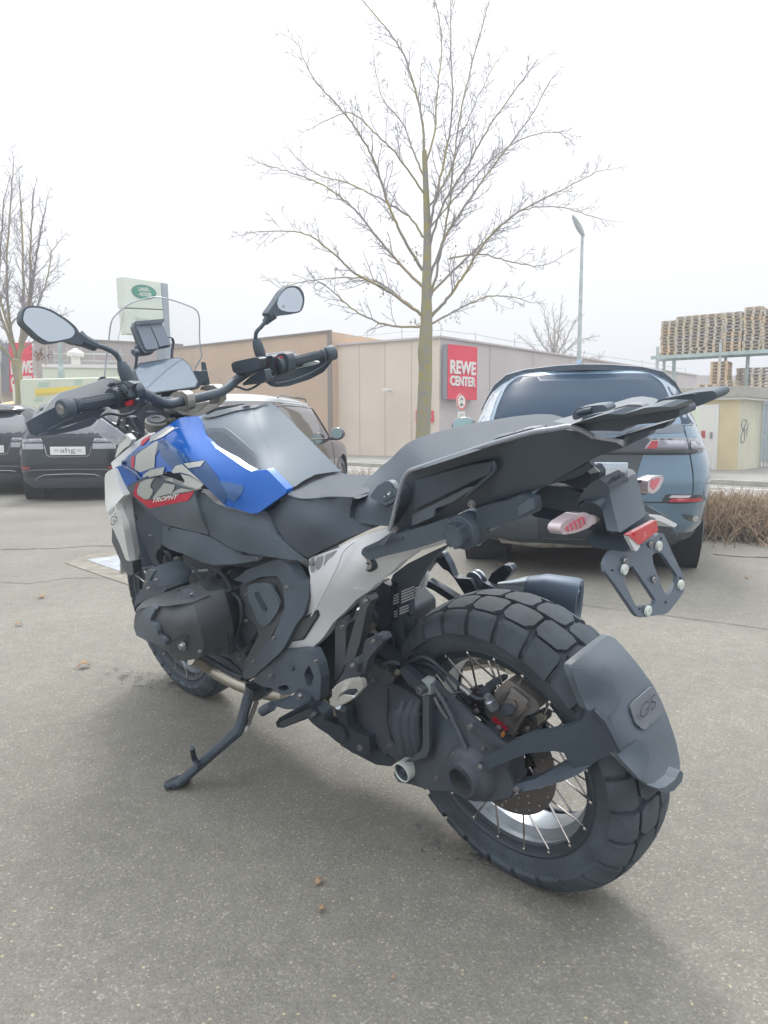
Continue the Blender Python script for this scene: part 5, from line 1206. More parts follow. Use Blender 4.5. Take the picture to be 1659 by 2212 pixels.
# ------------------------------------------------------------------ wheels
def tyre_pt(prof, s, a, out, ax_, rr):
    # s in -1..1 along the tread profile (list of (y, r)), a angle, out = lift along the normal
    L_n = len(prof) - 1; u = (s + 1) / 2 * L_n; i = min(int(u), L_n - 1); f = u - i
    y = prof[i][0] * (1 - f) + prof[i + 1][0] * f; r = prof[i][1] * (1 - f) + prof[i + 1][1] * f
    ty, tr = prof[i + 1][0] - prof[i][0], prof[i + 1][1] - prof[i][1]; l = math.hypot(ty, tr); ny, nr = -tr / l, ty / l
    if nr < 0 and abs(y) < 1e9 and False: ny, nr = -ny, -nr
    y += ny * out; r += nr * out
    return Vector((ax_[0] + r * math.cos(a), y, ax_[1] + r * math.sin(a)))
def wheel(label, ax_, RT, hw, rim_r, pitch, nspoke, sidew):
    w = bpy.data.objects.new('wheel', None); C.objects.link(w); w.parent = bike; w['label'] = label
    cr = RT - .008
    half = [(hw * .80, rim_r - .004), (hw * .93, rim_r + .018), (hw * 1.0, rim_r + .045), (hw * .985, RT - .055), (hw * .93, RT - .036), (hw * .78, RT - .0195), (hw * .55, RT - .0125), (hw * .28, RT - .0085), (0, cr)]
    full = [(-y, r) for y, r in half[::-1]][:-1]
    full = [(y, r) for y, r in half] + [(-y, r) for y, r in half[::-1][1:]]
    mb = MB(); mb.lathe([(y, r) for y, r in full], (ax_[0], 0, ax_[1]), (0, 1, 0), 96, caps=False)
    # tread profile for the blocks: from left (+y) to right (-y); negative normal flips below
    pr = [(-y, r) for y, r in half[3:]] + [(y, r) for y, r in half[3:][::-1][1:]]
    pr = [(y, r) for y, r in pr]
    pr2 = [Vector((y, r)) for y, r in pr]
    # resample by arc length
    ls = [0]
    for i in range(1, len(pr2)): ls.append(ls[-1] + (pr2[i] - pr2[i - 1]).length)
    def at(s):
        d = (s + 1) / 2 * ls[-1]; i = 0
        while i < len(ls) - 2 and ls[i + 1] < d: i += 1
        f = (d - ls[i]) / (ls[i + 1] - ls[i]); p = pr2[i].lerp(pr2[i + 1], f)
        e0 = pr2[max(i - 1, 0)]; t = (pr2[min(i + 2, len(pr2) - 1)] - e0).normalized(); return p, Vector((-t.y, t.x))
    def P3(s, a, out):
        p, n_ = at(s); q = p + n_ * out; return Vector((ax_[0] + q.y * math.cos(a), q.x, ax_[1] + q.y * math.sin(a)))
    def block(poly, h):      # poly of (s, angle) corners, convex; dense quads along the arc
        v = []; n = len(poly); c = (sum(p[0] for p in poly) / n, sum(p[1] for p in poly) / n)
        pp = dens(poly, .045); n = len(pp)
        top = [P3(s, a, h) for s, a in pp]; bot = [P3(c[0] + (s - c[0]) * 1.05, c[1] + (a - c[1]) * 1.05, -.002) for s, a in pp]; mid = [P3(c[0] + (s - c[0]) * .55, c[1] + (a - c[1]) * .55, h) for s, a in pp]; cc = P3(*c, h)
        mb.add(top + bot + mid + [cc], [(i, (i + 1) % n, (i + 1) % n + n, i + n) for i in range(n)] + [((i + 1) % n, i, i + 2 * n, (i + 1) % n + 2 * n) for i in range(n)] + [((i + 1) % n + 2 * n, i + 2 * n, 3 * n) for i in range(n)])
    da = 2 * PI / pitch; rnd = random.Random(1)
    for k in range(pitch):
        a = k * da
        # two centre rows, hex-like, staggered by half a pitch
        for sg, o_ in ((1, 0), (-1, .5)):
            b = a + o_ * da
            block([(sg * .025, b + .14 * da), (sg * .12, b + .05 * da), (sg * .40, b + .07 * da), (sg * .465, b + .22 * da), (sg * .465, b + .80 * da), (sg * .37, b + .96 * da), (sg * .07, b + .95 * da), (sg * .025, b + .76 * da)], .0098)
            block([(sg * .515, b + .20 * da), (sg * .62, b + .24 * da), (sg * .97, b + .30 * da), (sg * .99, b + 1.10 * da), (sg * .62, b + 1.06 * da), (sg * .515, b + .98 * da)], .0085)
    # rubber whiskers
    for k in range(pitch * 5):
        a = rnd.uniform(0, 2 * PI); s = rnd.uniform(-.5, .6); p = P3(s, a, .0098); q = P3(s, a, .0098 + rnd.uniform(.006, .012)); t = P3(s, a + .003, .0085) - p; t = t.normalized() * .0005; u = (P3(s + .01, a, .0085) - p).normalized() * .0005
        mb.add([p - t, p + t, p + u, q], [(0, 1, 3), (1, 2, 3), (2, 0, 3)])
    # raised sidewall ring and blocks that read as moulded lettering
    for k in range(46):
        if k % 9 in (7, 8): continue
        a0 = k * 2 * PI / 120 + 3.6; r0, r1 = rim_r + .022, rim_r + .034
        for r_, y_ in ((r0, hw * .935),): pass
        pts = []
        for (rr_, aa) in ((r0, a0), (r1, a0), (r1, a0 + .035), (r0, a0 + .035)):
            y_ = hw * (.93 + .07 * (rr_ - rim_r - .018) / .027); pts.append((rr_, aa, y_))
        vv = [Vector((ax_[0] + r_ * math.cos(aa), y_ - .001, ax_[1] + r_ * math.sin(aa))) for r_, aa, y_ in pts]; mb.prism(vv, (0, .0022, 0))
    obj('tyre', mb, 'tyre_rubber', w, ang=30, fix=False)
    # rim: black outer flanges, bright well
    hy = hw * .80
    for sg in (1, -1):
        mb = MB(); mb.lathe([(sg * hy, rim_r + .004), (sg * (hy + .006), rim_r + .006), (sg * (hy + .007), rim_r + .001), (sg * (hy + .001), rim_r - .005), (sg * (hy - .002), rim_r - .018), (sg * (hy - .010), rim_r - .020), (sg * (hy - .012), rim_r - .004)], (ax_[0], 0, ax_[1]), (0, 1, 0), 96, closed=True)
        obj('rim_flange', mb, 'rim_black', w, ang=40)
    mb = MB(); mb.lathe([(-(hy - .008), rim_r - .013), (-(hy - .03), rim_r - .017), (-hy * .42, rim_r - .034), (hy * .42, rim_r - .034), (hy - .03, rim_r - .017), (hy - .008, rim_r - .013), (hy - .008, rim_r - .009), (-(hy - .008), rim_r - .009)], (ax_[0], 0, ax_[1]), (0, 1, 0), 96, closed=True)
    obj('rim', mb, 'rim_silver', w, ang=40)
    mb = MB(); mb.lathe([(-.056, .036), (-.054, .05), (-.045, .05), (-.04, .03), (.04, .03), (.045, .05), (.054, .05), (.056, .036)], (ax_[0], 0, ax_[1]), (0, 1, 0), 32); obj('hub', mb, 'rim_black', w)
    # crossed spokes from the flange edge to the hub flange on the same side
    sp_me = None
    for sg in (1, -1):
        for k in range(nspoke):
            a = 2 * PI * (k + (.5 if sg < 0 else 0)) / nspoke + .12; b = a + (.95 if k % 2 else -.95)
            p = Vector((ax_[0] + (rim_r - .012) * math.cos(a), sg * (hy - .001), ax_[1] + (rim_r - .012) * math.sin(a))); q = Vector((ax_[0] + .047 * math.cos(b), -sg * .0 + sg * .047, ax_[1] + .047 * math.sin(b)))
            mb = MB(); mb.tube([p, q], .0023, 6); o = obj('spoke', mb, 'spoke_steel', w)
            mb = MB(); mb.lathe([(-.002, .0042), (.003, .0042), (.0045, .002), (.0045, 0)], Vector((ax_[0] + (rim_r - .007) * math.cos(a), sg * (hy + .001), ax_[1] + (rim_r - .007) * math.sin(a))), (0, sg, 0), 8); obj('spoke_nipple', mb, 'spoke_steel', w)
    return w
RW_ = wheel('rear wheel with knobbly tyre', (0, .322), .3225, .086, .230, 26, 20, 1)
FW_ = wheel('front wheel mostly hidden behind the engine', (1.518, .33), .333, .060, .256, 30, 18, 1)
# rear disc with holes
def disc(w, ax_, y, r0, r1, nh):
    mb = MB(); n = 96; hp = []
    outer = [(r1 * math.cos(2 * PI * k / n), r1 * math.sin(2 * PI * k / n)) for k in range(n)]; inner = [((r0 + .004 * math.cos(10 * 2 * PI * k / 80)) * math.cos(2 * PI * k / 80), (r0 + .004 * math.cos(10 * 2 * PI * k / 80)) * math.sin(2 * PI * k / 80)) for k in range(80)]
    holes = [inner]
    for k in range(nh):
        for j, rr_ in enumerate((r0 + .010, (r0 + r1) / 2, r1 - .009)):
            a = 2 * PI * (k + j / 3) / nh; holes.append([(rr_ * math.cos(a) + .0032 * math.cos(q), rr_ * math.sin(a) + .0032 * math.sin(q)) for q in [2 * PI * i / 6 for i in range(6)]])
    v, f = poly_tri(outer, 0, holes); nn = len(v); vs = [Vector((ax_[0] + a, y + .0025, ax_[1] + b)) for a, b in v] + [Vector((ax_[0] + a, y - .0025, ax_[1] + b)) for a, b in v]
    ed = {(t[i], t[(i + 1) % len(t)]) for t in f for i in range(len(t))}
    mb.v = vs; mb.f = [tuple(t) for t in f] + [tuple(i + nn for i in reversed(t)) for t in f] + [(b, a, a + nn, b + nn) for a, b in ed if (b, a) not in ed]
    o = obj('brake_disc', mb, 'disc_steel', w, smooth=False)
    mb = MB()
    for k in range(5):
        a = 2 * PI * k / 5; d = Vector((math.cos(a), 0, math.sin(a))); e = Vector((-math.sin(a), 0, math.cos(a))); c = Vector((ax_[0], y, ax_[1]))
        mb.prism([c + d * .03 + e * .012, c + d * (r0 + .008) + e * .006, c + d * (r0 + .008) - e * .006, c + d * .03 - e * .012], (0, -.006, 0))
    obj('disc_carrier', mb, 'rim_black', o, smooth=False)
disc(RW_, (0, .322), .066, .095, .1425, 22)
disc(FW_, (1.518, .33), .072, .105, .155, 22)

# ------------------------------------------------------------------ front end behind the fairing
tb('fork_leg', '.', [('.', 338, 925, .10), ('.', 345, 1000, .10)], .027, 'magnesium')
for sg in (1, -1):
    mb = MB(); mb.tube([(1.16, sg * .105, 1.0), (1.52, sg * .105, .30)], .024, 12); mb.tube([(1.36, sg * .105, .61), (1.53, sg * .105, .29)], .031, 12); obj('fork_leg', mb, 'metal_black', bike)
mb = MB(); rows = []
for i in range(15):
    a = .35 + 1.9 * i / 14; r = .352; rows.append([Vector((1.518 + (r - abs(y) * .25) * math.cos(a), y, .33 + (r - abs(y) * .25) * math.sin(a))) for y in (-.075, -.06, -.03, 0, .03, .06, .075)])
mb.grid(rows); obj('front_fender', mb, 'panel_white', bike, solid=.003)
# dark core of engine, frame and airbox so no daylight shows where there is none
slab('engine_core', '.', [(345, 1235), (480, 1190), (640, 1180), (700, 1260), (800, 1300), (830, 1290), (870, 1330), (876, 1420), (905, 1470), (930, 1520), (925, 1600), (850, 1640), (800, 1600), (740, 1560), (700, 1530), (660, 1480), (560, 1470), (470, 1440), (400, 1420), (330, 1400)], .03, 'engine_black', .12, bevel=.01)
slab('radiator', 'S', [(345, 380), (470, 560), (620, 900), (830, 1180), (790, 1480), (455, 1450), (380, 1300), (400, 900), (350, 500)], .17, 'gap_dark', .10, bevel=.004)
slab('airbox', 'C', [(330, 560), (560, 420), (800, 420), (1150, 700), (1330, 860), (1400, 1150), (1100, 1170), (700, 1010), (500, 950), (330, 760)], .09, 'recess', .16, bevel=.004)
slab('steering_head', 'R', [(330, 900), (520, 900), (640, 1000), (900, 1080), (1000, 1100), (900, 1180), (860, 1500), (560, 1700), (420, 1700), (330, 1400), (220, 1260), (240, 1150)], .03, 'recess', .08, bevel=.003)
slab('instrument_carrier', 'R', [(400, 640), (640, 900), (860, 900), (1200, 810), (1290, 700), (1240, 600), (1160, 590), (900, 640)], 1.25, 'plastic_dark', .05, ax='X', bevel=.003)

# ------------------------------------------------------------------ handlebar
bl_ = [('R', 420, 850, .262), ('R', 520, 862, .232), ('R', 600, 890, .20), ('R', 700, 945, .155), ('R', 800, 985, .115), ('R', 870, 990, .085), ('R', 960, 970, .055), ('R', 1190, 920, -.015), ('R', 1400, 870, -.075), ('R', 1480, 840, -.10), ('R', 1570, 780, -.135), ('B', 500, 970, -.165), ('B', 560, 925, -.19), ('B', 640, 880, -.225), ('B', 740, 850, -.262)]
tb('handlebar', 'R', bl_, .0145, 'plastic', n=16)
gL0, gL1 = pt('.', 143, 881, .43), pt('.', 246, 861, .285); dL = (gL1 - gL0).normalized()
gR0, gR1 = pt('.', 714, 763, -.43), pt('.', 628, 785, -.30); dR = (gR1 - gR0).normalized()
for p0_, d_, p1_, nm in ((gL0, dL, gL1, 'left'), (gR0, dR, gR1, 'right')):
    ln = (p1_ - p0_).length
    g_ = MB(); g_.lathe([(.02, .0175), (.03, .0195), (.035, .0165), (ln, .0165), (ln + .01, .018), (ln + .012, .022), (ln + .018, .022)], p0_, d_, 24); gr = obj('grip', g_, 'rubber', bike)
    mb = MB()
    for k in range(7):
        a = 2 * PI * k / 7; u = d_.orthogonal().normalized(); w = d_.cross(u); q = (u * math.cos(a) + w * math.sin(a)) * .0165; mb.tube([p0_ + d_ * .045 + q, p0_ + d_ * (ln - .01) + q], .0016, 5)
    obj('grip_rib', mb, 'rubber', gr)['kind'] = 'stuff'
    mb = MB(); mb.lathe([(-.016, .012), (-.016, .0205), (-.012, .0235), (.008, .0245), (.014, .022), (.018, .015), (.018, 0)], p0_, d_, 28); be = obj('bar_end', mb, 'plastic', bike)
    mb = MB(); mb.lathe([(-.0165, .0125), (-.0175, .0135), (-.0175, .0125)], p0_, d_, 28, closed=True); mb.lathe([(-.0172, .0125), (-.0150, .0085), (-.0165, .008), (-.019, .007), (-.019, .003), (-.016, .003), (-.016, 0)], p0_, d_, 24); obj('bar_end_bolt', mb, 'bolt_steel', be)
# left switch cluster: wheel, body and buttons along the bar axis
uL = dL.orthogonal().normalized(); uL = (Vector((0, 0, 1)) - dL * dL.z).normalized(); wL = dL.cross(uL)
mb = MB(); mb.lathe([(-.012, .020), (-.012, .027), (.010, .0285), (.012, .025), (.013, .02)], gL1 + dL * .006, dL, 32); sw = obj('control_ring', mb, 'plastic_satin', bike)
mb = MB()
for k in range(22):
    a = 2 * PI * k / 22; q = uL * math.cos(a) + wL * math.sin(a); t_ = uL * -math.sin(a) + wL * math.cos(a); c = gL1 + q * .029; mb.prism([c - t_ * .0016 - dL * .004, c + t_ * .0016 - dL * .004, c + t_ * .0016 + dL * .016, c - t_ * .0016 + dL * .016], q * -.004)
obj('ring_notches', mb, 'plastic_grey', sw, smooth=False)['kind'] = 'stuff'
swb = slab('switch_housing', 'L', [(1150, 850), (1180, 820), (1290, 795), (1400, 800), (1450, 880), (1465, 960), (1440, 1040), (1380, 1090), (1290, 1130), (1240, 1090), (1260, 1000), (1200, 900)], .262, 'metal_black', .028, rnd=20, bevel=.004)[0]
for pl_, mm in (([(1310, 800), (1350, 785), (1420, 815), (1400, 850), (1350, 845)], 'plastic_grey'), ([(1250, 835), (1290, 825), (1360, 880), (1330, 905), (1270, 880)], 'plastic_grey'), ([(1330, 920), (1400, 910), (1410, 950), (1350, 960)], 'plastic'), ([(1300, 890), (1350, 895), (1340, 915), (1300, 910)], 'plastic'),
               ([(1320, 1010), (1390, 985), (1395, 1040), (1350, 1055), (1322, 1040)], 'button_red'), ([(1130, 830), (1170, 795), (1180, 815), (1145, 850)], 'plastic_grey'), ([(1180, 845), (1220, 835), (1250, 880), (1220, 890)], 'plastic')):
    slab('button', 'L', pl_, .268, mm, .010, rnd=6, bevel=.001, parent=swb)
bolt('L', 1452, 978, .268, .004, parent=swb)
tb('wiring_loom', 'L', [(1030, 1180, .30), (1150, 1130, .28), (1290, 1150, .25), (1400, 1120, .22), (1470, 1050, .19)], .004, 'metal_black')
tb('wiring_loom', 'R', [(250, 1120, .25), (400, 1110, .2), (520, 1020, .17), (600, 950, .15), (750, 890, .08)], .003, 'metal_black')
tb('clutch_hose', 'R', [(640, 990, .16), (720, 1020, .14), (860, 1050, .1), (1020, 1130, .06)], .0022, 'metal_black')
# right switchgear
slab('brake_reservoir', 'B', [(472, 840), (500, 822), (650, 790), (690, 800), (690, 865), (640, 880), (525, 918), (488, 900), (480, 870)], -.17, 'plastic_satin', .035, rnd=12, bevel=.003)
sr = slab('switch_housing', 'B', [(688, 805), (770, 775), (790, 790), (800, 900), (790, 930), (730, 945), (700, 920)], -.255, 'plastic_dark', .045, rnd=14, bevel=.004)[0]
sr2 = slab('switch_housing', 'B', [(785, 790), (840, 760), (880, 762), (900, 800), (905, 880), (880, 915), (810, 930), (800, 900)], -.27, 'plastic_dark', .045, rnd=14, bevel=.004)[0]
slab('button', 'B', [(803, 790), (838, 782), (852, 800), (856, 835), (815, 842)], -.264, 'button_red', .008, rnd=5, bevel=.001, parent=sr2)
dtext('switch_lettering', 'B', 'SOS', (720, 826), (34, -8), (1, -14), lambda x, y: -.252, 'button_red', bold=.03, parent=sr)
bolt('B', 772, 895, -.25, .004, parent=sr); bolt('B', 745, 965, -.25, .004, parent=sr)
mb = MB(); mb.lathe([(-.010, .019), (-.010, .0255), (.012, .0265), (.014, .02)], gR1 + dR * .004, dR, 28); obj('throttle_collar', mb, 'plastic_satin', bike)
mb = MB(); mb.lathe([(.020, .019), (.020, .0285), (.034, .0285), (.036, .02)], gR1 + dR * .004, dR, 28); obj('throttle_collar', mb, 'plastic_dark', bike)
slab('brake_lever', 'B', [(935, 858), (1010, 840), (1090, 818), (1118, 822), (1118, 838), (1060, 855), (990, 865), (930, 885)], -.33, 'galv', .008, rnd=6, bevel=.002)
tb('brake_hose', 'B', [(700, 975, -.22), (650, 1010, -.2), (590, 1032, -.18), (520, 1010, -.16), (440, 1000, -.13)], .0035, 'metal_black')
slab('lever_clamp', 'B', [(560, 985), (620, 930), (720, 880), (740, 960), (700, 985), (560, 1000)], -.19, 'plastic_dark', .03, rnd=8)
# hand guards
mh = 'plastic_dark'
slab('hand_guard', 'L', [(283, 1222), (300, 1205), (470, 1115), (650, 1030), (700, 1150), (860, 1120), (1010, 1050), (1120, 1090), (1040, 1170), (900, 1200), (700, 1260), (560, 1310), (500, 1330), (400, 1372), (335, 1352), (310, 1300)], [(283, 1222, .985), (400, 1372, .985), (1120, 1090, 1.0)], mh, .012, ax='X', rnd=14, bevel=.003)
slab('wind_deflector', 'L', [(283, 1222), (450, 1108), (540, 990), (625, 912), (780, 868), (960, 810), (1115, 757), (1190, 757), (1310, 796), (1300, 860), (1120, 960), (880, 990), (640, 1040), (470, 1122), (300, 1212)], [(283, 1222, 1.03), (625, 912, 1.05), (1300, 860, 1.07)], 'deflector_grey', .006, ax='X', rnd=14, bevel=.002)
slab('clutch_lever', 'L', [(430, 1368), (425, 1352), (520, 1325), (720, 1270), (1000, 1165), (1035, 1180), (1010, 1220), (960, 1262), (800, 1310), (600, 1350)], [(430, 1368, .93), (1020, 1180, .97)], 'plastic_satin', .014, ax='X', rnd=10, bevel=.003)
slab('guard_mount', 'L', [(510, 1300), (700, 1205), (770, 1190), (775, 1215), (600, 1300), (530, 1318)], .94, 'metal_black', .01, ax='X', rnd=5)
slab('hand_guard', 'B', [(742, 968), (800, 930), (880, 905), (960, 875), (1110, 840), (1180, 790), (1215, 745), (1246, 785), (1215, 835), (1165, 900), (1060, 955), (900, 1006), (820, 1012), (775, 1000)], [(742, 968, 1.09), (960, 875, 1.08), (1215, 745, .99), (1060, 955, 1.06)], mh, .012, ax='X', rnd=14, bevel=.003)
slab('wind_deflector', 'B', [(735, 800), (740, 762), (830, 750), (915, 742), (950, 755), (985, 790), (1000, 850), (900, 880), (780, 880)], 1.12, 'panel_silver', .006, ax='X', rnd=14, bevel=.002)
tb('guard_edge', 'B', [(800, 985, 1.075), (900, 970, 1.07), (1040, 920, 1.05), (1150, 860, 1.02), (1205, 800, .99)], .003, 'plastic_grey', ax='X')
# mirrors
mir = slab('mirror', 'A', [(122, 400), (135, 345), (170, 325), (240, 327), (310, 350), (400, 405), (455, 452), (475, 490), (500, 500), (495, 560), (440, 550), (400, 530), (350, 545), (285, 552), (225, 520), (160, 460), (130, 430)], 1.0, 'plastic', .035, ax='X', rnd=22, bevel=.008, seg=3)[0]
slab('mirror_glass', 'A', [(137, 400), (148, 352), (175, 337), (240, 339), (305, 362), (390, 415), (440, 460), (448, 488), (425, 518), (330, 538), (285, 541), (232, 510), (165, 447), (142, 425)], 1.0, 'mirror_face', .002, ax='X', off=.0015, rnd=22, bevel=.0006, parent=mir)
tb('mirror_stem', 'A', [('A', 470, 520, 1.02, 'X'), ('A', 500, 535, 1.02, 'X'), ('A', 565, 565, 1.03, 'X')], [.022, .017, .0145], 'plastic', sm=False)
tb('mirror_stem', 'L', [('L', 985, 405, 1.025, 'X'), ('L', 1080, 425, 1.035, 'X'), ('L', 1190, 475, 1.045, 'X'), ('L', 1240, 520, 1.05, 'X'), ('L', 1275, 590, 1.05, 'X'), ('L', 1300, 660, 1.05, 'X')], .0072, 'plastic')
tb('mirror_boot', 'L', [('L', 1280, 585, 1.05, 'X'), ('L', 1310, 660, 1.05, 'X'), ('L', 1340, 740, 1.05, 'X'), ('L', 1370, 850, 1.05, 'X')], [.0115, .018, .0185, .0165, .015], 'plastic', sm=False, n=14)
mir = slab('mirror', 'B', [(930, 256), (975, 262), (1010, 300), (1022, 350), (1016, 405), (1000, 445), (970, 462), (880, 472), (820, 485), (790, 500), (745, 462), (800, 385), (860, 292), (890, 265)], 1.0, 'plastic', .035, ax='X', rnd=16, bevel=.008, seg=3)[0]
slab('mirror_glass', 'B', [(900, 275), (950, 270), (985, 300), (1007, 350), (1005, 392), (990, 440), (968, 453), (900, 454), (850, 442), (825, 422), (815, 390), (832, 342), (870, 292)], 1.0, 'mirror_face', .002, ax='X', off=.0015, rnd=14, bevel=.0006, parent=mir)
slab('warning_triangle', 'B', [(858, 420), (866, 400), (878, 418)], 1.0, 'letter_grey', .0004, ax='X', off=.0032, bevel=0, parent=mir)
tb('mirror_stem', 'B', [('B', 790, 468, 1.01, 'X'), ('B', 755, 500, 1.02, 'X'), ('B', 722, 535, 1.03, 'X')], [.0165, .0135, .010], 'plastic', sm=False)
tb('mirror_stem', 'B', [('B', 735, 520, 1.02, 'X'), ('B', 700, 562, 1.03, 'X'), ('B', 662, 605, 1.04, 'X'), ('B', 656, 660, 1.05, 'X')], .0062, 'plastic')
tb('mirror_boot', 'B', [('B', 660, 655, 1.05, 'X'), ('B', 672, 700, 1.05, 'X'), ('B', 690, 760, 1.05, 'X'), ('B', 705, 810, 1.05, 'X')], [.0115, .0165, .0175, .014, .013], 'plastic', sm=False, n=14)
# clamps and yoke
for nm, pl_, Yv, bx in (('L', [(858, 905), (870, 870), (930, 842), (1010, 842), (1060, 880), (1080, 960), (1085, 1040), (1060, 1070), (960, 1060), (885, 1040), (960, 1010), (960, 940), (930, 915)], .04, (990, 862)),
                        ('R', [(1215, 825), (1235, 785), (1300, 766), (1380, 768), (1430, 800), (1450, 870), (1455, 950), (1420, 985), (1300, 1090), (1220, 1080), (1330, 970), (1330, 880), (1300, 835), (1250, 825)], -.085, (1365, 785))):
    o_ = slab('bar_clamp', 'R', pl_, Yv, 'magnesium', .034, rnd=14, bevel=.004)[0]
    b_ = pt('R', bx[0], bx[1], Yv - .012); mb = MB(); mb.lathe([(-.004, .009), (.004, .009), (.004, .005), (0, .0045), (0, 0)], b_ + Vector((0, 0, .002)), (-.25, 0, 1), 16); obj('clamp_bolt', mb, 'bolt_steel', o_)
slab('top_yoke', 'R', [(878, 1045), (960, 1060), (1065, 1082), (1130, 1110), (1225, 1070), (1320, 990), (1440, 985), (1430, 1010), (1290, 1100), (1200, 1140), (1060, 1125), (940, 1100), (890, 1075)], 1.09, 'magnesium', .05, ax='X', rnd=10, bevel=.003)
slab('yoke_web', 'R', [(1060, 1010), (1110, 990), (1200, 985), (1330, 960), (1325, 1000), (1225, 1072), (1130, 1112), (1062, 1080)], 1.10, 'magnesium', .05, ax='X', rnd=8, bevel=.003)
mb = MB(); mb.lathe([(0, .020), (.005, .019), (.006, .012), (.003, .011), (.003, .006), (.008, .005), (.008, 0)], pt('R', 1145, 1025, -.01), (-.3, 0, 1), 24); obj('stem_nut', mb, 'bolt_steel', bike)
fc = pt('R', 700, 1190, .105); fa = Vector((-.42, 0, .91))
mb = MB(); mb.lathe([(-.10, .034), (-.03, .034), (-.028, .031), (-.02, .031), (-.018, .0335), (0, .033), (.004, .030)], fc, fa, 32); obj('fork_cap', mb, 'magnesium', bike)
mb = MB(); mb.lathe([(.003, .0285), (.006, .0285), (.008, .026), (.008, .012), (.006, .011), (.006, 0)], fc, fa, 10); obj('fork_adjuster', mb, 'metal_black', bike)
slab('yoke_arm', 'R', [(780, 1170), (850, 1160), (865, 1190), (840, 1240), (840, 1330), (790, 1340), (790, 1240)], .08, 'magnesium', .02, rnd=8)
slab('fork_shroud', 'R', [(560, 1080), (700, 1090), (860, 1060), (880, 1100), (860, 1170), (600, 1150)], .06, 'recess', .02)
# instruments, navigation holder, windscreen
tf = [(440, 600), (492, 506), (940, 434), (1010, 446), (1100, 522), (1198, 725), (1168, 792), (900, 830), (590, 875), (545, 870)]
t_, f_t = slab('display', 'R', tf, [(440, 600, 1.235), (940, 434, 1.245), (1198, 725, 1.175), (560, 872, 1.165)], 'plastic_satin', .022, ax='X', rnd=14, bevel=.003, step=20)
slab('display_glass', 'R', [(452, 603), (500, 516), (938, 445), (1002, 457), (1090, 530), (1185, 722), (1158, 782), (895, 820), (592, 862), (552, 856)], f_t, 'screen_glass', .002, ax='X', off=.001, rnd=10, bevel=.0005, step=20, parent=t_)
nv, f_n = slab('navigation_holder', 'P', [(362, 1060), (400, 970), (420, 962), (890, 918), (908, 940), (860, 1000), (1000, 1360), (990, 1400), (780, 1440), (700, 1480), (560, 1500), (480, 1400), (440, 1280)], [(400, 960, 1.27), (900, 920, 1.265), (990, 1400, 1.235), (560, 1480, 1.235)], 'plastic', .020, ax='X', rnd=14, bevel=.003, step=14)
slab('holder_plate', 'P', [(425, 1040), (650, 1025), (800, 1390), (790, 1420), (600, 1440), (575, 1420)], f_n, mat('nav_plate', (.17, .205, .255), .45), .004, ax='X', off=.006, rnd=18, bevel=.001, step=14, parent=nv)
slab('holder_plate', 'P', [(665, 1020), (850, 1010), (995, 1350), (820, 1390)], f_n, 'nav_plate', .005, ax='X', off=.008, rnd=10, bevel=.001, step=14, parent=nv)
slab('holder_visor', 'P', [(398, 968), (420, 955), (895, 915), (905, 935), (855, 985), (480, 1005), (430, 1020)], f_n, 'plastic_dark', .006, ax='X', off=.016, rnd=8, bevel=.001, step=14, parent=nv)
lath('holder_knob', 'P', 400, 1480, 1.22, [(-.01, .0), (-.01, .0085), (.008, .0085), (.008, 0)], 'plastic_grey', ax=(-.3, .9, 0), vax='X')
slab('holder_bracket', 'P', [(420, 1380), (480, 1320), (600, 1460), (740, 1440), (700, 1500), (640, 1535), (440, 1560), (400, 1540), (440, 1500)], 1.245, 'plastic_dark', .015, ax='X', rnd=10)
tb('holder_stay', 'P', [('P', 430, 1540, 1.25, 'X'), ('P', 418, 1660, 1.25, 'X'), ('P', 400, 1800, 1.25, 'X')], .0042, 'metal_black'); tb('holder_stay', 'P', [('P', 1030, 1250, 1.27, 'X'), ('P', 1050, 1320, 1.27, 'X'), ('P', 1030, 1450, 1.26, 'X'), ('P', 1025, 1580, 1.25, 'X')], .0044, 'metal_black')
tb('holder_cable', 'P', [('P', 960, 1235, 1.26, 'X'), ('P', 1020, 1235, 1.26, 'X'), ('P', 1055, 1290, 1.26, 'X'), ('P', 1040, 1350, 1.26, 'X')], .0018, 'metal_black')
sc_o = [(620, 752), (632, 650), (648, 520), (660, 430), (685, 385), (740, 335), (800, 302), (870, 282), (930, 275), (1000, 285), (1060, 303), (1120, 325), (1160, 345), (1178, 368), (1187, 410), (1187, 500), (1192, 580), (1200, 625), (1160, 700), (1100, 740), (900, 760), (760, 765)]
sc_c = [(620, 752, 1.30), (660, 430, 1.22), (930, 275, 1.165), (1180, 380, 1.22), (1192, 580, 1.26), (1160, 700, 1.32), (900, 760, 1.36), (900, 500, 1.27)]
s_, f_s = slab('windscreen', 'A', sc_o, sc_c, 'clear_sheet', .003, ax='X', bevel=0, step=14)
mb = MB(); mb.tube(spline([pt('.', *cp_('A', *q), f_s(*cp_('A', *q)), 'X') for q in sc_o[:19]], 4), .0021, 8); obj('screen_edge', mb, 'clear_rim', s_)
tb('screen_fold', 'A', [('A', 738, 365, 1.20, 'X'), ('A', 705, 520, 1.24, 'X'), ('A', 700, 620, 1.27, 'X')], .0008, 'clear_rim', parent=s_)
tb('screen_fold', 'A', [('A', 1200, 625, 1.28, 'X'), ('A', 1160, 703, 1.30, 'X'), ('A', 1240, 715, 1.30, 'X'), ('A', 1320, 780, 1.30, 'X')], .0011, 'clear_rim', parent=s_)
slab('screen_mount', 'R', [(20, 700), (50, 665), (90, 665), (110, 690), (80, 720), (30, 730)], 1.27, 'metal_black', .015, ax='X', rnd=8)
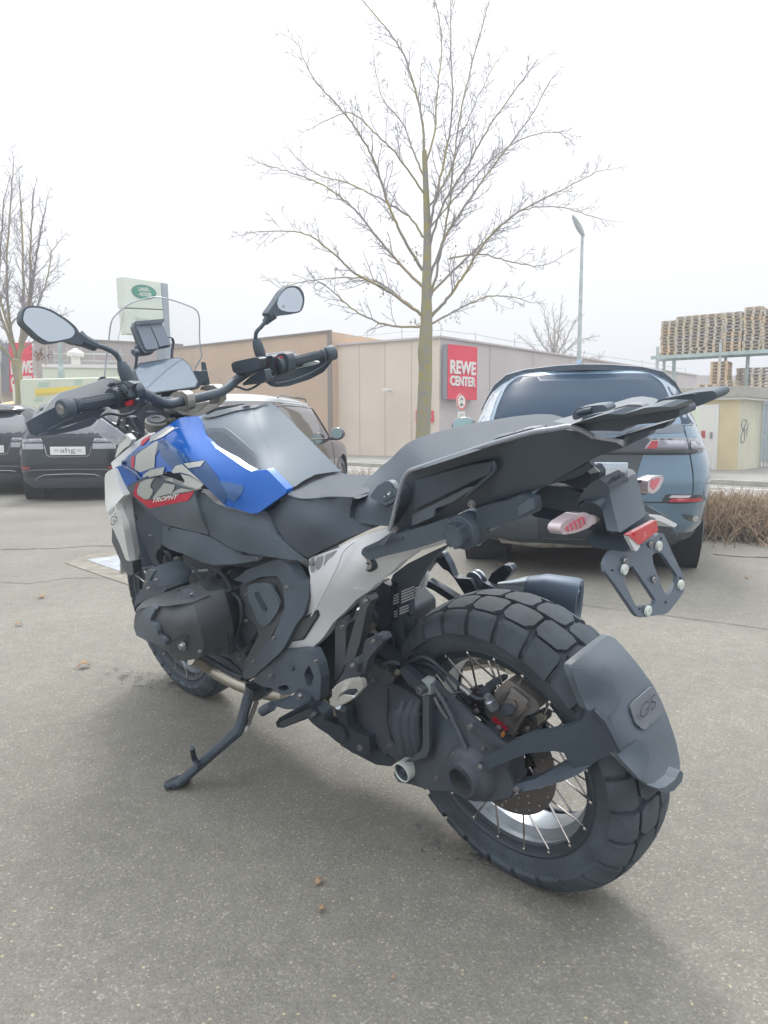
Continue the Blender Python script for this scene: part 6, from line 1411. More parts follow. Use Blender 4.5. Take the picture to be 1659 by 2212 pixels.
slab('side_winglet', 'R', [(1238, 495), (1255, 488), (1285, 500), (1340, 760), (1300, 768), (1245, 600)], 1.30, 'plastic_dark', .004, ax='X', rnd=6)
slab('side_winglet', 'R', [(1150, 590), (1240, 600), (1300, 690), (1290, 770), (1200, 770)], 1.27, 'plastic_satin', .004, ax='X', rnd=6)
wl, f_w = slab('clear_side_wing', 'R', [(-30, 1290), (20, 1160), (60, 1180), (300, 1345), (345, 1395), (300, 1440), (240, 1476), (190, 1465), (60, 1390), (0, 1330)], .22, 'clear_wing', .003, rnd=14, bevel=0)
dtext('moulded_print', 'R', 'DVR 2', (125, 1385), (140, 75), (8, -26), lambda x, y: .22, 'decal_grey', parent=wl, bold=0)
# clutter below the bar: cables and bracket
for pts_ in ([(60, 1140, .2), (150, 1210, .19), (215, 1260, .18)], [(280, 1130, .19), (250, 1190, .18), (240, 1260, .17)], [(330, 1130, .17), (400, 1230, .16), (470, 1300, .15)], [(380, 1340, .15), (440, 1330, .15), (500, 1360, .15)], [(360, 1140, .17), (340, 1240, .16), (350, 1290, .15)], [(210, 1240, .18), (300, 1290, .17), (400, 1390, .16)]):
    tb('cable', 'R', pts_, .0042, 'metal_black')
slab('fairing_bracket', 'R', [(300, 1120), (400, 1150), (480, 1310), (520, 1370), (400, 1420), (330, 1330), (250, 1280), (230, 1180)], .12, 'metal_black', .02, bevel=.002)
for x, y, q in ((165, 1205, 50), (400, 1310, 22), (330, 1240, 30), (260, 1175, 26)): slab('cable_clip', 'R', [(x, y), (x + q, y + q * .45), (x + q, y + q * .7), (x + 8, y + q * .3)], .185, 'sign_white', .004, rnd=3)
# ------------------------------------------------------------------ fairing and tank, left side
slab('belly_shroud', 'S', [(190, 900), (188, 1080), (350, 1445), (370, 1490), (432, 1528), (475, 1500), (458, 1340), (372, 1310), (260, 1040)], .25, 'plastic_satin', .05, rnd=10, bevel=.004)
slab('fairing_post', 'S', [(345, 372), (400, 380), (462, 470), (640, 690), (850, 880), (842, 1150), (782, 1200), (772, 1300), (835, 1400), (772, 1445), (600, 1060), (480, 720), (400, 480)], [(345, 372, .245), (640, 690, .225), (850, 880, .215), (835, 1400, .215), (772, 1445, .22), (480, 720, .235), (760, 1150, .232), (600, 900, .24)], 'plastic', .03, rnd=10, bevel=.003)
tb('post_crease', 'S', [(350, 380, .246), (480, 700, .239), (600, 1050, .236), (770, 1440, .223)], .0018, 'plastic_grey')
slab('radiator_foot', 'S', [(455, 1440), (600, 1430), (750, 1400), (752, 1412), (600, 1448), (470, 1468)], .20, 'plastic_grey', .02)
wp_c = [(100, 200, .285), (100, 560, .30), (200, 900, .31), (400, 1330, .295), (342, 470, .28), (230, 600, .30)]
wpn, f_wp = slab('side_panel', 'S', [(92, 250), (100, 190), (135, 150), (188, 120), (262, 290), (345, 470), (262, 560), (228, 600), (330, 860), (420, 1330), (395, 1330), (368, 1308), (300, 1130), (200, 900), (130, 720), (100, 560)], wp_c, 'panel_white', .02, bevel=.004, step=10)
slab('side_panel', 'S', [(345, 470), (372, 490), (400, 770), (440, 1010), (481, 1250), (452, 1340), (420, 1342), (330, 860), (228, 600), (262, 560)], [(345, 470, .279), (375, 490, .262), (481, 1250, .268), (420, 1342, .296), (330, 860, .302), (228, 600, .301)], 'panel_white', .02, bevel=.002, step=10)
dtext('emblem', 'S', 'GS', (185, 885), (80, -95), (-22, -105), f_wp, 'plate_ink', off=.004, parent=wpn, bold=.0, shear=.1)
decal('emblem', 'S', [(130, 690), (215, 610), (222, 650), (145, 735)], f_wp, mat('panel_print', (.42, .44, .44), .4), off=.0015, parent=wpn)
slab('nose_panel', 'C', [(180, 572), (192, 560), (300, 470), (345, 430), (430, 375), (440, 400), (330, 492), (262, 560), (240, 600), (222, 640), (190, 605)], [(180, 572, .26), (430, 375, .16), (240, 600, .25), (300, 470, .22)], 'panel_white', .02, rnd=5, bevel=.003)
slab('nose_panel', 'C', [(205, 540), (225, 470), (262, 385), (282, 380), (318, 420), (300, 455), (262, 480)], .22, 'panel_white', .015, rnd=6, bevel=.003)
# blue side fairing
blue_out = [(262, 562), (330, 492), (440, 395), (560, 322), (596, 296), (640, 272), (762, 267), (785, 290), (812, 395), (868, 468), (1062, 602), (1110, 628), (1214, 615), (1342, 746), (1336, 772), (1150, 904), (1106, 906), (988, 870), (936, 856), (870, 790), (790, 708), (700, 650), (560, 628), (470, 640), (388, 672), (345, 645)]
bc = [(262, 562, .245), (596, 296, .15), (640, 272, .135), (762, 267, .125), (812, 395, .155), (868, 468, .165), (1062, 602, .172), (1214, 615, .152), (1342, 746, .158), (1150, 904, .20), (988, 870, .215), (870, 790, .228), (700, 650, .235), (388, 672, .250), (700, 450, .200), (620, 350, .175), (900, 600, .195), (1100, 720, .185), (470, 520, .235), (345, 645, .252), (1000, 760, .208)]
blu, f_b = slab('side_fairing', 'C', blue_out, bc, 'bike_blue', .018, rnd=5, bevel=.004, step=10, seg=3)
def bd(pl, m, off=.0013, rnd=4): return decal('fairing_graphic', 'C', pl, f_b, m, off=off, parent=blu, rnd=rnd)
bd([(262, 566), (330, 500), (520, 420), (560, 440), (500, 480), (470, 540), (472, 590), (440, 615), (375, 634), (340, 632), (290, 600)], 'bike_navy')
bd([(348, 520), (400, 480), (482, 425), (492, 440), (472, 520), (468, 600), (372, 634), (336, 612)], 'decal_grey', .002)
bd([(316, 536), (336, 520), (330, 610), (313, 600)], 'decal_red', .002)
bd([(500, 480), (520, 440), (600, 500), (650, 570), (800, 550), (870, 640), (950, 780), (930, 850), (870, 785), (790, 703), (700, 645), (590, 628), (580, 600), (520, 540)], 'bike_navy')
bd([(530, 405), (600, 470), (720, 550), (900, 690), (1060, 720), (1050, 770), (1000, 828), (930, 800), (820, 690), (640, 575), (600, 560), (520, 500)], mat('bike_blue2', (.018, .09, .26), .2, .15, coat=1.0), .0010)
bd([(600, 340), (640, 335), (600, 345), (520, 400), (460, 425), (480, 405), (590, 332)], 'panel_white', .002)  # this and the next: pale stripes with the fairing top's white glare painted in
bd([(440, 400), (560, 330), (596, 332), (560, 360), (500, 400), (430, 440)], 'decal_grey', .0018)
bd([(385, 420), (445, 385), (440, 400), (395, 450), (370, 455)], 'decal_red', .002)
for pl_ in ([(580, 625), (610, 590), (650, 580), (790, 706), (700, 650), (640, 634), (590, 640)], [(660, 575), (800, 555), (772, 594), (692, 606)]): bd(pl_, 'decal_grey', .0026)
slab('lower_fairing', 'C', [(208, 600), (230, 592), (262, 590), (345, 650), (355, 688), (266, 740), (225, 682)], [(208, 600, .26), (345, 650, .25), (266, 740, .262), (355, 688, .252)], 'bike_blue', .02, rnd=5, bevel=.003)
tb('trim_line', 'C', [(262, 560, .25), (262, 585, .252), (300, 612, .254), (350, 645, .256), (385, 676, .255), (470, 645, .245), (560, 630, .24)], .0042, 'bike_navy')
# black trophy panel with grey letter shapes and red chevron
bk_c = [(266, 740, .262), (350, 690, .256), (410, 668, .252), (640, 720, .236), (735, 752, .232), (760, 880, .240), (830, 1050, .225), (530, 975, .238), (440, 872, .252)]
blk, f_k = slab('side_cover', 'C', [(345, 692), (405, 668), (480, 662), (560, 690), (640, 720), (736, 752), (742, 800), (760, 880), (790, 960), (828, 1048), (700, 1018), (530, 976), (500, 950), (420, 880), (300, 770), (275, 742)], bk_c, 'plastic_grey', .02, rnd=6, bevel=.003, step=10)
def kd(pl, m, off=.0013): return decal('panel_graphic', 'C', pl, f_k, m, off=off, parent=blk, rnd=3)
kd([(350, 705), (362, 702), (350, 745), (352, 780), (400, 814), (440, 818), (560, 795), (705, 762), (734, 757), (690, 820), (620, 835), (430, 872), (328, 782), (332, 755)], 'decal_red')
for pl_ in ([(368, 706), (400, 682), (468, 672), (445, 706), (440, 732), (458, 750), (455, 772), (430, 810), (400, 812), (355, 780), (352, 752)], [(530, 704), (605, 716), (596, 745), (578, 774), (455, 803), (480, 770), (518, 722)],
            [(582, 668), (592, 698), (536, 684)], [(570, 784), (600, 757), (645, 738), (733, 753), (640, 768)]): kd(pl_, 'decal_grey', .0018)
for pl_ in ([(386, 674), (392, 652), (440, 616), (535, 599), (522, 648), (450, 662)],): bd(pl_, 'decal_grey', .0026)
slab('letter_tail', 'C', [(655, 716), (668, 690), (640, 645), (700, 655), (792, 712), (772, 735), (745, 742)], lambda x, y: f_b(x, y) + .0005, 'decal_grey', .003, bevel=0)
dtext('trophy_lettering', 'C', 'TROPHY', (450, 836), (172, -30), (10, -32), f_k, 'decal_white', off=.003, parent=blk, bold=.03, shear=.2)
midc = [(740, 755, .222), (870, 835, .215), (1100, 912, .198), (1155, 905, .190), (1330, 1110, .195), (1460, 1212, .19), (1185, 1186, .21), (830, 1050, .222), (760, 870, .235), (1000, 1000, .222)]
slab('tank_side', 'C', [(742, 756), (800, 770), (872, 836), (936, 862), (1100, 912), (1158, 910), (1205, 965), (1260, 1065), (1340, 1112), (1400, 1155), (1480, 1215), (1400, 1215), (1190, 1187), (1000, 1148), (832, 1050), (795, 965), (764, 872)], midc, 'plastic', .03, rnd=6, bevel=.004, step=10)
slab('lower_side_cover', 'C', [(518, 982), (700, 1022), (832, 1056), (960, 1130), (1060, 1180), (1192, 1190), (1160, 1216), (1000, 1240), (850, 1247), (760, 1220), (680, 1180), (560, 1140), (516, 1110)], [(518, 982, .228), (832, 1056, .222), (1192, 1190, .205), (850, 1247, .235), (560, 1140, .235), (700, 1110, .245)], 'plastic', .025, rnd=8, bevel=.004, step=10)
# tank cover
tkc = [(790, 300, .14), (820, 400, .152), (865, 466, .158), (1062, 600, .155), (1214, 612, .132), (1345, 742, .13), (1480, 665, .04), (1660, 642, -.075), (1400, 380, -.055), (1230, 212, -.055), (1190, 186, -.03), (1000, 215, .05), (850, 265, .11), (1000, 420, .125), (1250, 480, .065), (1150, 330, .055)]
tk, f_t2 = slab('tank_cover', 'C', [(765, 268), (860, 262), (1000, 225), (1190, 184), (1232, 212), (1330, 310), (1660, 642), (1600, 645), (1480, 664), (1400, 706), (1345, 745), (1214, 613), (1110, 626), (1064, 602), (866, 466), (815, 396), (790, 300)], tkc, 'tank_grey', .03, rnd=6, bevel=.006, step=12, seg=3)
kn, f_kn = slab('knee_pad', 'C', [(806, 342), (935, 338), (985, 375), (1150, 520), (1168, 612), (1108, 624), (1064, 600), (868, 464), (822, 400)], f_t2, 'plastic', .003, off=.002, rnd=16, bevel=.001, step=10, parent=tk)
decal('knee_pad_face', 'C', [(826, 372), (915, 366), (965, 400), (1128, 540), (1140, 602), (1112, 608), (1070, 582), (885, 456), (840, 400)], lambda x, y: f_t2(x, y) + .002, 'plastic_dark', off=.0012, parent=tk, rnd=16)
slab('tank_top_trim', 'C', [(775, 268), (820, 252), (870, 228), (1000, 205), (1185, 182), (1240, 218), (1225, 225), (1185, 198), (1010, 226), (880, 262), (820, 272)], f_t2, 'plastic_dark', .012, off=.004, rnd=5, bevel=.002)
slab('tank_top_trim', 'C', [(800, 248), (835, 225), (900, 200), (1050, 180), (1070, 184), (940, 212), (850, 236), (822, 252)], .03, 'plastic_satin', .02, rnd=4, bevel=.002)
SC['O'] = (.18156, 542.2, 813.2)
slab('right_side_fairing', 'O', [(262, 428), (330, 462), (470, 590), (600, 720), (720, 865), (860, 1010), (990, 1160), (970, 1165), (800, 1010), (600, 800), (420, 610)], [(262, 428, -.09), (995, 1160, -.10), (600, 750, -.10)], 'bike_blue', .003, bevel=0)
slab('right_fairing_shine', 'O', [(268, 432), (330, 470), (470, 590), (570, 690), (690, 840), (740, 915), (700, 890), (560, 740), (420, 595)], [(262, 428, -.089), (700, 890, -.097)], 'panel_white', .002, bevel=0)  # white shine on the glossy blue edge, put in as a strip

# ------------------------------------------------------------------ seats
slab('seat_side', 'D', [(92, 888), (140, 868), (215, 784), (300, 808), (380, 806), (470, 796), (612, 800), (588, 870), (586, 928), (640, 950), (830, 935), (770, 970), (560, 1050), (420, 1118), (342, 1162), (300, 1142), (210, 1072), (150, 980)],
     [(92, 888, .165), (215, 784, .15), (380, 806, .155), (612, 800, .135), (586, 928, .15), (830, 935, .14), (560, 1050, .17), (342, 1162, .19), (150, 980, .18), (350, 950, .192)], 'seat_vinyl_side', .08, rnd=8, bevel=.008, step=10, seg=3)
slab('rider_seat', 'D', [(212, 788), (250, 748), (300, 712), (350, 686), (400, 668), (440, 662), (480, 662), (520, 672), (560, 679), (640, 682), (735, 678), (760, 720), (640, 812), (560, 800), (470, 798), (380, 808), (300, 810)],
     [(212, 788, .15), (300, 712, .05), (400, 668, -.03), (480, 662, -.08), (560, 679, -.10), (730, 678, -.10), (612, 806, .14), (470, 798, .155), (300, 810, .158), (400, 740, .05), (550, 740, .02), (640, 740, .02)], 'seat_vinyl', .02, bevel=.006, step=8, rnd=6, seg=3)
tb('seat_seam', 'D', [(215, 790, .153), (300, 811, .160), (380, 810, .162), (470, 800, .158), (610, 804, .142)], .0018, 'seat_vinyl_side')
pc = [(754, 1121, .13), (765, 1075, .12), (845, 1138, .162), (872, 1034, .155), (890, 1015, .152), (1060, 960, .15), (1187, 930, .13), (1170, 914, .02), (1150, 908, -.06), (1069, 912, -.11), (978, 928, -.12), (905, 946, -.12), (869, 965, -.12), (851, 990, -.10), (818, 1015, -.08), (790, 1045, .04), (900, 980, .07), (1000, 950, .08), (1100, 930, .06), (860, 1050, .145), (820, 1080, .14)]
ps, f_p = slab('pillion_seat', '.', [(754, 1121), (760, 1084), (778, 1055), (798, 1032), (818, 1012), (846, 990), (862, 972), (880, 957), (905, 945), (978, 927), (1069, 912), (1123, 907), (1150, 908), (1170, 914), (1190, 928), (1145, 941), (1060, 964), (905, 1014), (886, 1022), (874, 1040), (860, 1095), (846, 1138), (800, 1133), (765, 1128)], pc, 'seat_vinyl', .06, bevel=.008, step=9, rnd=6, seg=3)
b_, fb_ = slab('switch_bezel', 'D', [(704, 800), (755, 730), (812, 702), (838, 712), (868, 760), (852, 828), (800, 852), (770, 830), (735, 820)], [(704, 800, .146), (868, 760, .168), (800, 852, .164)], 'plastic', .012, off=.006, rnd=14, bevel=.003, step=8, parent=ps)
slab('seat_heater_switch', 'D', [(772, 790), (822, 752), (838, 756), (852, 795), (792, 832), (780, 822)], fb_, 'plastic_dark', .003, off=.008, rnd=8, bevel=.002, step=8, parent=ps)
for x, y, r_ in ((793, 797, 4), (818, 782, 8), (823, 768, 3), (829, 774, 3)): decal('switch_symbol', 'D', [(x + r_ * math.cos(k), y + r_ * math.sin(k)) for k in (0, 1, 2, 3, 4, 5)], fb_, 'decal_white', off=.0092, parent=ps, step=9)
slab('seat_insert', 'N', [(850, 1050), (862, 1000), (880, 985), (1000, 960), (1130, 915), (1230, 905), (1262, 930), (1275, 945), (1150, 975), (1000, 1015), (900, 1045)], [(850, 1050, .155), (1230, 905, .12), (1275, 945, .13)], 'plastic_grey', .02, rnd=12, bevel=.004)

# ------------------------------------------------------------------ tail: side panel, rails, carrier
slab('tail_panel', '.', [(842, 1142), (856, 1100), (870, 1040), (882, 1022), (905, 1013), (1060, 963), (1145, 940), (1222, 928), (1248, 932), (1280, 948), (1332, 956), (1348, 966), (1290, 986), (1244, 1010), (1185, 1046), (1130, 1062), (1060, 1085), (1020, 1095), (985, 1112), (950, 1128), (900, 1142)],
     [(842, 1142, .165), (872, 1034, .168), (1145, 937, .150), (1222, 926, .130), (1332, 954, .11), (1180, 1044, .13), (1000, 1100, .15), (895, 1137, .16)], 'plastic_satin', .02, bevel=.003, step=12)
tb('panel_rim', '.', [(x, y, v + .016) for x, y, v in ((842, 1146, .172), (852, 1106, .172), (866, 1050, .173), (874, 1030, .173), (884, 1018, .173), (905, 1010, .172), (1000, 979, .168), (1060, 959, .165), (1145, 935, .155), (1200, 926, .145), (1222, 922, .138), (1240, 923, .136), (1262, 932, .134), (1282, 944, .13))], .0040, 'rim_highlight')
slab('tail_tone_plate', 'D', [(955, 972), (962, 905), (1290, 742), (1345, 735), (1200, 830), (1095, 870), (1090, 915), (1000, 955)], .172, 'plastic_grey', .006, bevel=.002, rnd=6)  # lighter grey plate: a highlight on the tail panel put into colour
slab('tail_tone_plate', 'D', [(965, 870), (975, 700), (1300, 610), (1440, 590), (1420, 660), (1290, 720), (980, 870)], .168, 'plastic_dark', .004, bevel=.002, rnd=8)
tb('frame_line', 'D', [(1440, 585, .166), (1440, 650, .166), (1340, 740, .17), (1280, 800, .172)], .0032, 'plastic_dark'); tb('frame_line', 'E', [(130, 585, .15), (110, 660, .155), (0, 755, .16)], .004, 'plastic_dark')
slab('tail_lower', 'E', [(0, 755), (100, 700), (300, 640), (430, 560), (540, 520), (700, 540), (640, 600), (520, 650), (430, 700), (300, 765), (180, 830), (40, 880), (0, 870)], [(0, 760, .13), (700, 540, .08), (300, 765, .12)], 'plastic_dark', .03, rnd=10, bevel=.003)
tb('tail_strut', 'E', [(700, 590, .07), (600, 650, .08), (430, 700, .10), (300, 760, .12), (200, 800, .13)], .009, 'plastic')
slab('grab_bracket', 'E', [(250, 770), (330, 715), (425, 680), (438, 700), (420, 725), (330, 755), (260, 800)], .13, 'plastic_grey', .012, rnd=8, bevel=.003)
slab('exhaust_shield', 'E', [(330, 800), (420, 730), (560, 745), (680, 790), (640, 850), (590, 900), (480, 870), (360, 850)], .03, 'plastic', .03, rnd=30, bevel=.008)
slab('tail_bracket', 'E', [(545, 640), (655, 628), (700, 612), (720, 618), (746, 655), (742, 695), (700, 720), (690, 752), (600, 750), (450, 690)], .03, 'plastic_dark', .03, bevel=.003)
slab('tail_bracket_plate', 'E', [(550, 634), (655, 620), (702, 610), (746, 652), (690, 664), (655, 630)], .032, 'panel_silver', .004, bevel=.001)
slab('tail_bracket_plate', 'E', [(690, 664), (746, 652), (742, 697), (700, 716)], .033, 'bracket_grey', .004, bevel=.001)
slab('under_tail', 'E', [(430, 720), (560, 700), (690, 710), (700, 800), (640, 860), (600, 905), (500, 950), (350, 920), (300, 830)], .0, 'gap_dark', .03, bevel=.003)
slab('under_tail', 'E', [(870, 505), (900, 420), (1160, 345), (1150, 375), (1050, 410), (1030, 440), (960, 470), (900, 500)], .05, 'plastic_grey', .02, rnd=8, bevel=.003)
slab('under_tail', 'E', [(560, 520), (860, 440), (1170, 345), (1130, 390), (1030, 405), (900, 440), (860, 505), (740, 535)], .08, 'plastic_dark', .02, rnd=8, bevel=.003)
# carrier arms
slab('carrier_arm', 'E', [(540, 385), (625, 358), (785, 322), (890, 320), (1020, 280), (1100, 268), (1185, 266), (1215, 278), (1226, 300), (1218, 325), (1150, 345), (960, 372), (905, 382), (880, 410), (760, 405), (660, 408), (620, 400)], [(540, 385, .145), (880, 380, .135), (1220, 300, .125)], 'plastic', .05, rnd=10, bevel=.006, step=10, seg=3)
slab('carrier_arm', 'E', [(545, 380), (625, 352), (785, 305), (885, 308), (1020, 268), (1100, 262), (1185, 264), (1215, 278), (1090, 292), (900, 330), (660, 372)], [(540, 385, .135), (880, 340, .12), (1220, 290, .115)], 'plastic_grey', .05, rnd=6, bevel=.004, step=10)
slab('carrier_arm', 'E', [(1000, 278), (1060, 240), (1130, 214), (1300, 180), (1418, 168), (1440, 180), (1446, 200), (1425, 222), (1370, 246), (1262, 284), (1190, 285), (1120, 282)], [(1000, 278, -.10), (1430, 190, -.125)], 'plastic', .05, rnd=10, bevel=.006, step=10, seg=3)
slab('carrier_slot', 'E', [(1180, 212), (1240, 192), (1300, 184), (1320, 190), (1290, 202), (1220, 216)], lambda x, y: -.098, 'plastic_dark', .004, rnd=6, bevel=0)
slab('carrier_slot', 'E', [(995, 300), (1040, 284), (1090, 280), (1100, 286), (1060, 296), (1010, 306)], lambda x, y: .142, 'plastic_dark', .004, rnd=6, bevel=0)
slab('carrier_bridge', 'E', [(430, 362), (600, 312), (780, 258), (900, 222), (960, 214), (1030, 224), (1060, 238), (1000, 282), (960, 300), (900, 322), (780, 330), (600, 370), (470, 398)], [(430, 362, .02), (1030, 224, -.09), (900, 320, .05), (600, 370, .1)], 'plastic_grey', .03, rnd=12, bevel=.005, step=10)
slab('carrier_bridge', 'E', [(780, 330), (840, 270), (920, 248), (990, 250), (1010, 268), (940, 300), (860, 330)], .0, mat('carrier_plate', (.17, .18, .19), .45), .02, rnd=12, bevel=.004)
slab('strap_hook', 'E', [(582, 330), (588, 298), (615, 272), (700, 256), (770, 250), (792, 272), (788, 292), (700, 306), (640, 330), (600, 345)], .10, 'plastic_grey', .04, rnd=14, bevel=.006, seg=3)
slab('strap_hook', 'E', [(630, 350), (650, 325), (700, 310), (770, 298), (790, 310), (785, 328), (700, 345), (650, 360)], .12, 'plastic', .03, rnd=8, bevel=.004)
tb('slot_line', 'E', [(618, 302, .102), (660, 288, .102), (700, 282, .102)], .004, 'plastic_dark')
slab('seat_insert', 'E', [(100, 488), (112, 462), (140, 445), (240, 418), (330, 392), (375, 386), (390, 400), (370, 412), (250, 440)], [(100, 488, .155), (375, 390, .12)], 'plastic_grey', .03, rnd=10, bevel=.004)
# pannier rail with cap and hook
slab('pannier_rail', 'D', [(655, 1140), (660, 1112), (675, 1098), (760, 1060), (835, 1010), (870, 1020), (980, 990), (1170, 925), (1230, 960), (1190, 1040), (990, 1105), (800, 1150), (715, 1176), (690, 1168)], [(655, 1140, .195), (1190, 980, .175)], 'plastic', .04, rnd=8, bevel=.005, step=10)
slab('rail_groove', 'D', [(672, 1112), (800, 1068), (900, 1040), (905, 1050), (800, 1080), (680, 1122)], [(655, 1140, .197), (1190, 980, .177)], 'plastic_dark', .003, rnd=3, bevel=0)
slab('rail_edge', 'D', [(760, 1085), (830, 1018), (842, 1016), (790, 1090)], .20, 'plastic_grey', .004, bevel=.001)
cc_ = pt('D', 1258, 1010, .175); rc = rad('D', 1258, 1010, .175, 98)
mb = MB(); mb.lathe([(-.03, rc), (.002, rc), (.006, rc * .93), (.006, rc * .72), (.024, rc * .66), (.026, rc * .60), (.024, 0)], cc_, (0, 1, 0), 40); cap_ = obj('pivot_cap', mb, 'plastic', bike, bevel=.0015)
mb = MB()
for k in range(7):
    a = 2 * PI * k / 7; mb.box(cc_ + Vector((math.cos(a) * rc * .62, .015, math.sin(a) * rc * .62)), (.006, .022, .012), Matrix.Rotation(-a, 3, 'Y'))
obj('cap_ribs', mb, 'plastic_dark', cap_)['kind'] = 'stuff'
slab('pannier_hook', 'E', [(20, 870), (60, 850), (200, 820), (260, 790), (345, 812), (356, 872), (350, 900), (220, 950), (60, 1005), (40, 1070), (10, 1090), (0, 1000)], [(20, 870, .165), (350, 860, .15)], 'plastic_dark', .03, rnd=8, bevel=.004, step=10)
slab('hook_end', 'E', [(245, 868), (325, 812), (345, 815), (356, 872), (262, 916)], .154, 'plastic_grey', .006, rnd=4, bevel=.002)
slab('hook_underside', 'E', [(0, 1080), (30, 1030), (80, 985), (190, 955), (150, 975), (80, 1010), (45, 1050), (20, 1095)], .150, 'galv_green', .01, rnd=4)
for c_, x, y, v_ in (('D', 1312, 842, .18), ('D', 857, 996, .185)): bolt(c_, x, y, v_, .0085)
# grey arch to the right below the tail (mud flap of the plate holder)
slab('plate_holder_arch', 'E', [(1000, 945), (1015, 920), (1060, 906), (1110, 908), (1210, 962), (1196, 982), (1110, 945), (1060, 935)], -.33, 'panel_silver', .03, ax='X', rnd=6, bevel=.002)

# ------------------------------------------------------------------ tail lamp housing, indicators, plate holder
hc = [(800, 740, -.30), (960, 660, -.30), (1020, 905, -.36), (860, 1010, -.355)]
slab('tail_housing_side', 'E', [(745, 690), (800, 735), (862, 1012), (830, 1030), (800, 1010), (795, 960), (770, 890), (740, 850), (690, 820), (640, 822), (600, 860), (640, 780), (690, 720), (720, 700)], [(745, 690, .07), (800, 735, .06), (862, 1012, .06), (640, 822, .10)], 'plastic_satin', .06, rnd=10, bevel=.005)
th, f_h = slab('tail_housing', 'E', [(798, 740), (820, 728), (955, 662), (968, 675), (985, 745), (1022, 905), (1000, 925), (870, 1012), (860, 1005), (830, 880)], hc, 'plastic_grey', .02, ax='X', rnd=8, bevel=.006, seg=3, step=12)
slab('tail_housing_top', 'E', [(722, 712), (745, 685), (790, 660), (870, 632), (925, 630), (955, 645), (967, 668), (900, 700), (812, 735), (770, 735)], [(722, 712, -.19), (870, 632, -.18), (955, 645, -.27), (800, 735, -.295), (967, 668, -.30)], 'plastic', .03, ax='X', rnd=10, bevel=.005, step=10)
fh2 = TPS([cp_('E', a, b) + (v,) for a, b, v in [(722, 712, -.19), (870, 632, -.18), (955, 645, -.27), (800, 735, -.295), (967, 668, -.30)]])
zt_ = .923
dtext('brand_lettering', 'E', 'BMW', (828, 712), (98, -42), (-14, -28), lambda x, y: zt_, 'recess', ax='Z', off=0, parent=th, bold=.02)
slab('housing_arm', 'E', [(600, 880), (640, 835), (700, 828), (740, 850), (768, 890), (775, 960), (800, 1010), (840, 1040), (860, 1090), (800, 1095), (740, 1040), (680, 1000), (640, 900)], [(600, 880, .10), (860, 1090, .04), (740, 900, .09)], 'plastic_dark', .05, rnd=14, bevel=.005)
slab('plate_bracket_top', 'E', [(790, 1060), (850, 1010), (870, 1012), (1000, 920), (1030, 895), (1042, 888), (1040, 912), (1085, 930), (990, 1000), (920, 1040), (985, 1100), (960, 1120), (900, 1128), (850, 1120)], [(790, 1060, -.31), (1040, 900, -.34), (960, 1110, -.36)], 'plastic_dark', .04, ax='X', rnd=6, bevel=.003)
slab('rear_reflector', 'E', [(916, 1026), (1085, 936), (1096, 1000), (984, 1086)], -.385, 'lens_red', .008, ax='X', rnd=4, bevel=.0015)
slab('reflector_mark', 'E', [(1010, 1012), (1022, 1006), (1018, 1028), (1028, 1022), (1030, 1028), (1010, 1040), (1014, 1018)], -.3945, 'lens_pink', .001, ax='X', bevel=0)
slab('reflector_frame', 'E', [(912, 1030), (918, 1046), (958, 1122), (972, 1120), (990, 1090), (984, 1084)], -.383, 'panel_silver', .006, ax='X', rnd=2, bevel=.001)
cut1 = [(893, 1300), (898, 1275), (930, 1215), (945, 1210), (1082, 1415), (1078, 1436), (1060, 1445), (975, 1452), (960, 1445)]
cut2 = [(1060, 1150), (1075, 1132), (1112, 1130), (1130, 1150), (1212, 1272), (1205, 1310), (1165, 1378), (1145, 1385), (1128, 1360), (1068, 1200)]
def circ(x, y, r, n=14): return [(x + r * math.cos(2 * PI * k / n), y + r * 1.12 * math.sin(2 * PI * k / n)) for k in range(n)]
pb, f_pb = slab('plate_bracket', 'E', [(778, 1200), (790, 1165), (815, 1125), (845, 1118), (920, 1130), (985, 1100), (1075, 1040), (1100, 1012), (1128, 1018), (1248, 1275), (1248, 1360), (1235, 1385), (1158, 1485), (1130, 1498), (985, 1518), (962, 1500), (840, 1320), (784, 1250)],
     [(778, 1200, -.365), (1128, 1018, -.365), (1248, 1360, -.40), (985, 1518, -.40)], 'bracket_grey', .007, ax='X', holes=[cut1, cut2, circ(822, 1236, 7), circ(1113, 1047, 7), circ(1226, 1283, 7), circ(985, 1468, 7), circ(1140, 1427, 8)], rnd=9, bevel=.0025, step=14)
nb = (pt('E', 900, 1300, -.38, 'X') - pt('E', 1000, 1250, -.38, 'X')).cross(pt('E', 900, 1300, -.38, 'X') - pt('E', 950, 1450, -.38, 'X')).normalized()
for x, y in ((1092, 1092), (887, 1230), (1222, 1322), (1027, 1476)):
    mb = MB(); mb.lathe([(0, .0), (0, .0082), (.004, .008), (.005, .007), (.005, .0016), (.003, .0012), (.003, 0)], pt('E', x, y, f_pb(*cp_('E', x, y)) - .001, 'X'), (-1, 0, -.1), 24); obj('rubber_pad', mb, 'pad_white', pb)
for x, y in ((1045, 1083), (893, 1180), (1063, 1292)):
    mb = MB(); mb.lathe([(0, .0075), (.0015, .0075), (.0015, .0)], pt('E', x, y, f_pb(*cp_('E', x, y)), 'X'), (-1, 0, -.1), 20); obj('bolt_seat', mb, 'plastic_dark', pb)
    mb = MB(); mb.lathe([(.001, .0055), (.0035, .005), (.0035, .0028), (.0022, .0024), (.0022, 0)], pt('E', x, y, f_pb(*cp_('E', x, y)), 'X'), (-1, 0, -.1), 20); obj('bolt', mb, 'bolt_steel', pb)
